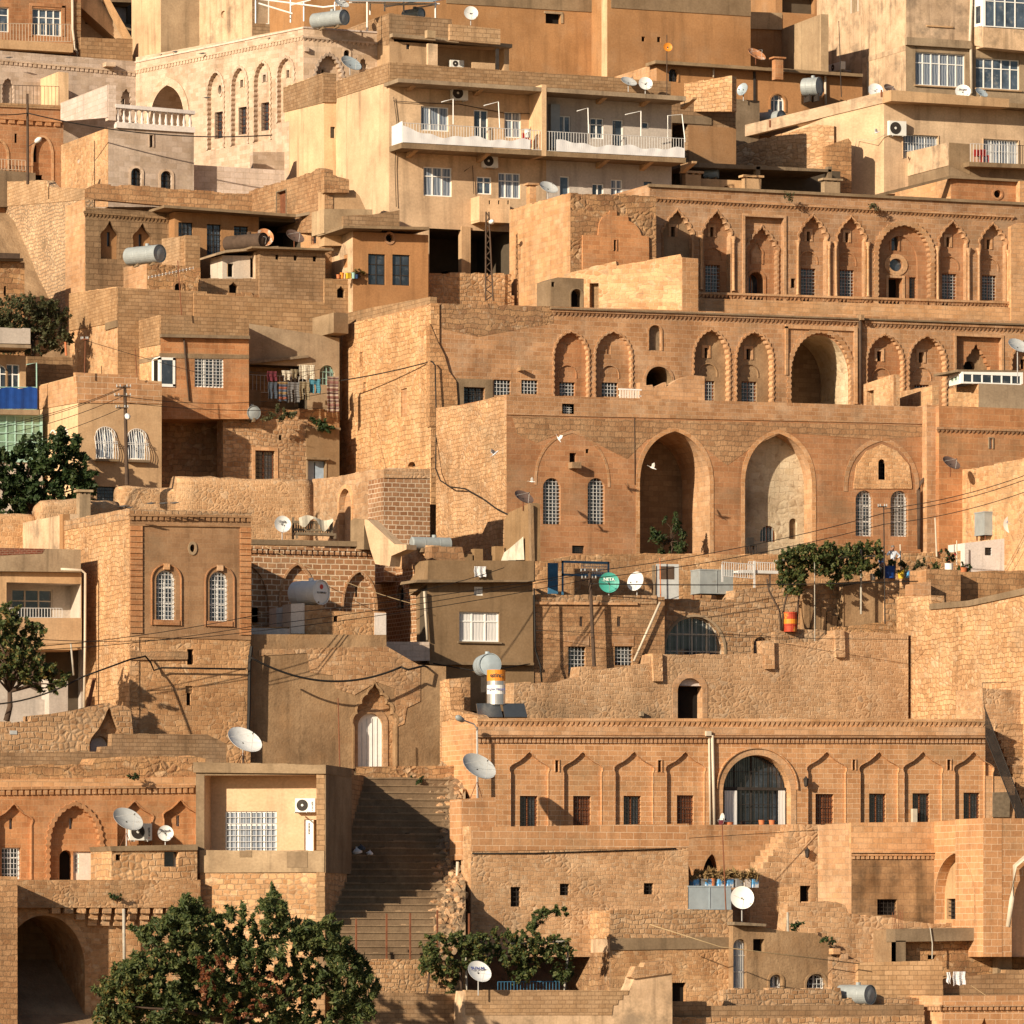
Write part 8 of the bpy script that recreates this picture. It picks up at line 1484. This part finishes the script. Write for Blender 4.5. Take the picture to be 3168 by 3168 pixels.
def bird(u, v, t, s, mat, label, fly=True, rot=0, cat='bird'):
    c = P3(u, v, t); M = lambda p: c + (VX * (p[0] * math.cos(rot) - p[2] * math.sin(rot)) + VY * p[1] + Vector((0, 0, p[0] * math.sin(rot) + p[2] * math.cos(rot)))) * s; T = Thing('pigeon', label, cat, c, 'pigeons in flight' if fly else 'perched pigeons')
    ax = M((1, 0, .1)) - c; o = M((-.5, 0, -.05)); mb = MB(); L = s; mb.lathe(o, ax, [(0, .01 * s), (.12 * L, .03 * s), (.35 * L, .11 * s), (.6 * L, .15 * s), (.85 * L, .10 * s), (.95 * L, .075 * s), (1.05 * L, .075 * s), (1.12 * L, .05 * s), (1.2 * L, .005)], mat, 10)
    mb.raw([M(p) for p in ((-.45, -.06, -.03), (-.45, .06, -.03), (-.85, .12, -.06), (-.85, -.12, -.06), (-.45, 0, .02))], [(0, 1, 2, 3), (0, 4, 1), (0, 3, 4), (1, 4, 2), (2, 4, 3)], mat); T.part('body', mb, smooth=True)
    for sd in (-1, 1):
        mb = MB(); q = [(.25, .08 * sd, .05), (-.15, .08 * sd, .04), (-.3, .5 * sd, .45), (-.05, .95 * sd, .75), (.2, .55 * sd, .42)] if fly else [(.3, .13 * sd, .05), (.2, .15 * sd, -.05), (-.55, .07 * sd, -.06), (-.45, .05 * sd, .04), (.0, .12 * sd, .1)]
        mb.raw([M(p) for p in q] + [M((p[0], p[1], p[2] + .025)) for p in q], [(0, 1, 2, 3, 4), (9, 8, 7, 6, 5)] + [(i, (i + 1) % 5, (i + 1) % 5 + 5, i + 5) for i in range(5)], mat); T.part('wing', mb)
for a in ((1728, 1357, 306, .5, 'white', 'white pigeon flying beside the left blind arch', True, -1.1), (2018, 1447, 306, .5, 'white', 'white pigeon flying across the left great arch', True, -.5), (1645, 1490, 306, .42, 'white', 'white pigeon flying left of the barred arched windows', True, -.2), (1530, 1404, 305, .55, 'dove', 'grey pigeon flying past the sunlit rubble flank', True, .6), (2712, 410, 344, .45, 'dove', 'grey pigeon at the end of the white cable', True, .2)): bird(*a[:3], a[3] * .7, *a[4:])
for i, (u, v, t) in enumerate(((507, 168, 364.4), (543, 160, 363), (626, 165, 360), (838, 118, 354.1), (27, 178, 366), (640, 302, 358), (382, 1566, 291.8), (398, 1570, 291.8), (466, 1557, 292), (505, 1557, 292), (538, 1556, 292))): bird(u, v, t, .36, 'pigeon', ['first', 'second', 'third', 'fourth', 'lone', 'niche', 'corner', 'next', 'left', 'middle', 'right'][i] + [' dark pigeon on the palace parapet from the left'] [0] if i < 4 else ['dark pigeon on the shaded palace ledge at the left edge', 'dark pigeon clinging to a palace niche edge', 'dark pigeon at the very corner of the tower parapet', 'dark pigeon beside the tower corner one', 'dark pigeon on the tower parapet, left of three', 'dark pigeon on the tower parapet, middle of three', 'dark pigeon on the tower parapet, right of three'][i - 4], False)
# ------------------------------------------------------------------ trees, vines and bushes: leaf-sized faces in clumps
def leaves(name, clumps, n, size, mat, parent=None, loc=None, seed=1, droop=.3, shell=.45, elong=1.6, second=None, frac=0.0):
    rg = np.random.default_rng(seed); cl = np.array(clumps, dtype=float); wt = cl[:, 3] ** 2 * 1.0; wt /= wt.sum()
    k = rg.choice(len(cl), n, p=wt); d = rg.normal(size=(n, 3)); d /= np.linalg.norm(d, axis=1)[:, None]; rr = shell + (1 - shell) * rg.random(n) ** .6; rr *= 1 + .22 * (rg.random(n) ** 4)
    ax = rg.normal(size=(len(cl), 3)) * .55 + np.array([0, -.15, .55]); ax /= np.linalg.norm(ax, axis=1)[:, None]     # each clump is a spray along its own twig
    f = rg.random(n); off = d * (rr * cl[k, 3] * (.62 - .38 * f))[:, None]; C = cl[k, :3] + ax[k] * ((f - .35) * 2.1 * cl[k, 3])[:, None] + off
    nr = d * .5 + rg.normal(size=(n, 3)) * .8 + np.array([-.35, -.35, .55]); nr /= np.linalg.norm(nr, axis=1)[:, None]; t1 = d * .8 + ax[k] * .5 + rg.normal(size=(n, 3)) * .5; t1[:, 2] -= droop; t1 -= nr * (t1 * nr).sum(1)[:, None]; t1 /= np.linalg.norm(t1, axis=1)[:, None]; t2 = np.cross(nr, t1); s = size * (.55 + .9 * rg.random(n))[:, None]
    V = np.stack([C - t1 * s * elong * .5, C + t2 * s * .42 + nr * s * .08, C + t1 * s * elong * .5, C - t2 * s * .42 + nr * s * .08], 1).reshape(-1, 3)
    loc = np.array(loc if loc is not None else (0, 0, 0)); me = bpy.data.meshes.new(name); F = np.arange(n * 4).reshape(n, 4); me.from_pydata((V - loc).tolist(), [], F.tolist()); me.materials.append(MATS[mat])
    if second: me.materials.append(MATS[second]); me.polygons.foreach_set('material_index', (rg.random(n) < frac).astype(np.int32))
    o = bpy.data.objects.new(name, me); col.objects.link(o)
    if parent is not None: o.parent = parent
    return o
def clump_px(rows, t, jit=.8, rs=None):
    out = []
    for u, v, rpx in rows: p = P3(u, v, t + random.uniform(-jit, jit)); out.append((p.x, p.y, p.z, mm(rpx, t), .85))
    return out
def fill(poly, t, n, rpx, jit, seed):                    # clumps scattered inside an outline
    rg = random.Random(seed); us, vs_ = [p[0] for p in poly], [p[1] for p in poly]; out = []
    while len(out) < n:
        u, v = rg.uniform(min(us), max(us)), rg.uniform(min(vs_), max(vs_))
        if inside((u, v), poly): p = P3(u, v, t + rg.uniform(-jit, jit)); out.append((p.x, p.y, p.z, mm(rpx * rg.uniform(.6, 1.25), t), rg.uniform(.65, .95)))
    return out
def tree(label, name, base, t, poly, n, nclump, rpx, size, mat, jit=1.5, seed=1, limbs=((0, 0),), r=.2, second=None, frac=0, cat='tree', group=None, **kw):
    b = P3(*base, t); T = Thing(name, label, cat, b, group); T.o['kind'] = 'thing'; cl = fill(poly, t, nclump, rpx, jit, seed)
    o = leaves('crown' if cat == 'tree' else 'foliage', cl, n, size, mat, T.o, T.loc, seed, second=second, frac=frac, **kw); mb = MB(); rg = random.Random(seed)
    top = P3(base[0] + limbs[0][0], base[1] + limbs[0][1], t); mb.tube([b, b.lerp(top, .5) + Vector((.1, 0, 0)), top], [r, r * .85, r * .7], 'pole', 8)
    for c in rg.sample(cl, min(len(cl), 14)): e = Vector(c[:3]); m = top.lerp(e, .5) + Vector((rg.uniform(-.3, .3), rg.uniform(-.3, .3), .2)); mb.tube([top, m, e], [r * .5, r * .3, r * .1], 'pole', 5)
    T.part('trunk' if cat == 'tree' else 'stem', mb, smooth=True); return T, cl
big = [(330, 3190), (300, 3060), (345, 3000), (420, 2960), (425, 2880), (470, 2860), (520, 2830), (560, 2775), (605, 2780), (640, 2835), (680, 2830), (720, 2815), (760, 2835), (800, 2790), (830, 2762), (870, 2775), (900, 2840), (960, 2860), (1010, 2830), (1050, 2900), (1100, 2960), (1150, 3010), (1170, 3080), (1130, 3190)]
T, cl = tree('large dark green tree with rust coloured seed bunches in the bottom foreground', 'broadleaf_tree', (720, 3330), 262, big, 70000, 720, 24, .11, 'leaf', 2.6, 3, ((10, -160),), .28, shell=.05, elong=2.2)
sd = [(560, 2960), (640, 2950), (700, 2990), (760, 3000), (830, 2990), (840, 3060), (780, 3120), (700, 3160), (600, 3140), (560, 3060)]
c2 = [(c[0], c[1] - 2.2, c[2], c[3] * .35, .8) for c in fill(sd, 261, 46, 34, .5, 9)]; leaves('seed_bunch', c2, 2600, .09, 'seed', T.o, T.loc, 11, shell=.2, elong=1.3)
yl = fill([(300, 3190), (290, 3080), (360, 3010), (430, 2990), (450, 3100), (440, 3190)], 260.5, 16, 34, .8, 5); leaves('crown', yl, 2800, .14, 'leaf', T.o, T.loc, 12, second='leafdry', frac=.35)
tree('small street tree with yellowing leaves before the cream loggia at the left edge', 'street_tree', (20, 2230), 289.6, [(-60, 2100), (-60, 1890), (0, 1870), (50, 1880), (60, 1920), (130, 1930), (140, 1980), (110, 2020), (160, 2060), (215, 2090), (190, 2130), (120, 2140), (60, 2120)], 12000, 190, 16, .12, 'leaf', 1.0, 21, ((10, -90),), .16, second='leafdry', frac=.18)
tree('dense dark green fig tree against the beige house at the left edge', 'fig_tree', (90, 1660), 324.2, [(-60, 1600), (-60, 1400), (40, 1390), (110, 1350), (150, 1362), (200, 1350), (240, 1370), (270, 1430), (290, 1480), (280, 1530), (240, 1570), (120, 1590)], 14000, 260, 22, .17, 'leafdark', 1.4, 22, ((0, -80),), .2, shell=.2)
tree('greyish olive shrubs in the shade below the rubble house', 'olive_tree', (100, 1120), 337.6, [(-60, 1080), (-60, 940), (20, 920), (90, 930), (160, 940), (200, 960), (214, 1020), (216, 1090), (150, 1095)], 12000, 230, 18, .11, 'leafolive', 1.0, 23, ((0, -70),), .14)
tree('small oleander bush with pale blooms in the mouth of the left great arch', 'oleander_bush', (2075, 1716), 308.3, [(2010, 1716), (2015, 1660), (2045, 1650), (2055, 1610), (2090, 1605), (2130, 1620), (2135, 1660), (2115, 1716)], 1700, 18, 18, .11, 'leafdark', .4, 24, ((0, -40),), .05, cat='bush', second='leafolive', frac=.3)
def vine(label, poly, t, n, nc, rpx, posts, beams, seed, size=.13, stems=()):
    b = P3(*posts[0][1], t) if posts else P3(poly[0][0], poly[0][1], t); T = Thing('vine_pergola', label, 'pergola', b); T.o['kind'] = 'thing'; leaves('foliage', fill(poly, t, nc, rpx, .9, seed), n, size, 'leaf', T.o, T.loc, seed, second='leafdry', frac=.10)
    for a, c in posts: mb = MB(); mb.tube([P3(*c, t), P3(*a, t)], .055, 'pipegrey', 6); T.part('post', mb)
    for a, c in beams: mb = MB(); mb.tube([P3(*a, t), P3(*c, t)], .05, 'pipegrey', 5); T.part('beam', mb)
    mb = MB()
    for s_ in stems: mb.tube([P3(*p, t - .1) for p in s_], [.08] + [.05] * (len(s_) - 1), 'pole', 6)
    T.part('stem', mb, smooth=True); return T
vine('broad grape vine pergola over the terrace beside the two people', [(2400, 1740), (2420, 1710), (2480, 1690), (2540, 1682), (2600, 1690), (2660, 1690), (2720, 1680), (2730, 1720), (2700, 1760), (2640, 1780), (2600, 1800), (2580, 1820), (2540, 1790), (2500, 1760), (2480, 1830), (2440, 1850), (2415, 1820)], 300.4, 12000, 400, 12, [((2664, 1700), (2664, 1900))], [((2400, 1735), (2720, 1720))], 31, .12, (((2418, 1950), (2412, 1890), (2380, 1830), (2372, 1790)), ((2420, 1950), (2425, 1880), (2440, 1820)), ((2462, 1950), (2470, 1860), (2480, 1800))))
vine('grape vine pergola on grey poles over the lower yard', [(1300, 3000), (1296, 2910), (1340, 2895), (1400, 2885), (1470, 2890), (1530, 2880), (1600, 2885), (1680, 2895), (1760, 2905), (1780, 2960), (1770, 3020), (1720, 3040), (1690, 2950), (1640, 3030), (1580, 3040), (1540, 2960), (1500, 2980), (1440, 3000), (1400, 3060), (1370, 3160), (1350, 3170), (1400, 3040), (1330, 3030)], 270.6, 11000, 330, 13, [((1760, 2925), (1745, 3070)), ((1440, 2925), (1444, 3080))], [((1436, 2918), (1500, 2914)), ((1580, 2920), (1765, 2912)), ((1722, 2912), (1760, 2935))], 32, .12, (((1326, 3180), (1320, 3080), (1330, 3000)), ((1430, 3070), (1420, 2980))))
T = Thing('garden_railing', 'low blue railing in the shade under the lower vine', 'railing', P3(1650, 3068, 270.2)); T.o['kind'] = 'thing'; B_.loc = T.loc; B_.o = T.o; B_.rail(Fr(270.2), 1540, 3068, 1730, 3066, 30, 'bluepaint', pitch=.16)
tree('feathery green creeper hanging over the low rubble parapet', 'creeper', (1650, 2880), 273.4, [(1636, 2870), (1632, 2835), (1660, 2812), (1720, 2808), (1770, 2815), (1760, 2828), (1700, 2830), (1680, 2850), (1660, 2880)], 1500, 20, 12, .1, 'leaf', .4, 41, ((5, -10),), .03, cat='plant')
for i, (poly, n, mat, l, t) in enumerate((([(806, 1296), (815, 1262), (850, 1250), (900, 1252), (912, 1280), (905, 1296)], 800, 'leafolive', 'yellow green shrub on the rubble terrace under the washing', 329.4), ([(952, 1326), (955, 1295), (1000, 1284), (1044, 1290), (1046, 1326)], 900, 'leafdark', 'dark green shrub in the planter beside the sunlit flank', 330.3), ([(2908, 1735), (2912, 1705), (2940, 1700), (2965, 1712), (2955, 1740)], 420, 'leafdark', 'red flowered bush growing in the white pot', 301.5), ([(2962, 1768), (2970, 1745), (2990, 1742), (3005, 1764)], 260, 'leafdark', 'rounded green plant in the dark low pot', 301.5), ([(2776, 1768), (2778, 1740), (2800, 1735), (2810, 1765)], 260, 'leafolive', 'leafy plant growing in the yellow bucket', 301), ([(2826, 1762), (2832, 1728), (2865, 1730), (2870, 1760)], 260, 'leafolive', 'thin green plant behind the blue tin planters', 302), ([(2885, 1760), (2890, 1742), (2910, 1745), (2912, 1760)], 160, 'leaf', 'small green plant left of the white pot', 302), ([(2738, 1748), (2742, 1732), (2766, 1734), (2768, 1746)], 160, 'leaf', 'green tuft growing in the blue barrel', 301.2), ([(2708, 1790), (2712, 1768), (2728, 1770), (2730, 1790)], 160, 'leafdark', 'dark tuft beside the metal pail', 301), ([(1262, 2424), (1270, 2404), (1300, 2400), (1312, 2420)], 320, 'leafdark', 'green weed tuft on the stony landing', 287.6), ([(2446, 2878), (2450, 2858), (2480, 2852), (2490, 2872)], 200, 'leafdark', 'dark weeds behind the grey pipe stump', 275), ([(2545, 2910), (2550, 2895), (2580, 2905), (2592, 2930)], 200, 'leafdark', 'dark weeds above the tumbled steps', 274.4), ([(400, 2411), (402, 2402), (428, 2400), (430, 2410)], 110, 'leafdark', 'small green weed on the red house parapet', 280.4), ([(346, 2780), (350, 2768), (372, 2770), (372, 2784)], 110, 'leafdark', 'small weed on the corbelled terrace wall', 277.2), ([(2428, 612), (2432, 598), (2455, 602), (2450, 622)], 110, 'leafolive', 'left weed tuft on the upper arcade cornice', 330.4), ([(2690, 650), (2694, 632), (2716, 634), (2718, 648)], 110, 'leafolive', 'right weed tuft on the upper arcade cornice', 330.4), ([(1092, 856), (1096, 832), (1126, 830), (1130, 850)], 200, 'leafdry', 'dry reddish plant behind the cans by the orange house', 333.4))):
    tree(l, 'potted_plant' if 'pot' in l or 'bucket' in l or 'barrel' in l else 'shrub', (sum(p[0] for p in poly) / len(poly), max(p[1] for p in poly) + 4), t, poly, n, 7, 9 if n < 500 else 14, .09, mat, .2, 50 + i, ((0, -10),), .02, cat='plant', second='flower' if 'red flowered' in l else None, frac=.14 if 'red flowered' in l else 0)
for i, u in enumerate((2150, 2176, 2188, 2204, 2228, 2256, 2284, 2310, 2334)):
    tree(['dry grass in the leftmost planter tin', 'dry grass in the second planter tin', 'dry stalks in the third planter tin', 'dry stalks in the terracotta pot of the tin row', 'dry grass right of the terracotta pot', 'dry grass in the middle right planter tin', 'dry grass third from the right in the tin row', 'dry grass second from the right in the tin row', 'dry grass in the rightmost planter tin'][i], 'potted_plant', (u, 2722), 278.5, [(u - 13, 2722), (u - 12, 2700), (u + 12, 2696), (u + 13, 2722)], 130, 4, 11, .1, 'drygrass', .15, 90 + i, ((0, -8),), .015, cat='plant', elong=4.0, droop=-.6, group='plants in the row of tins')
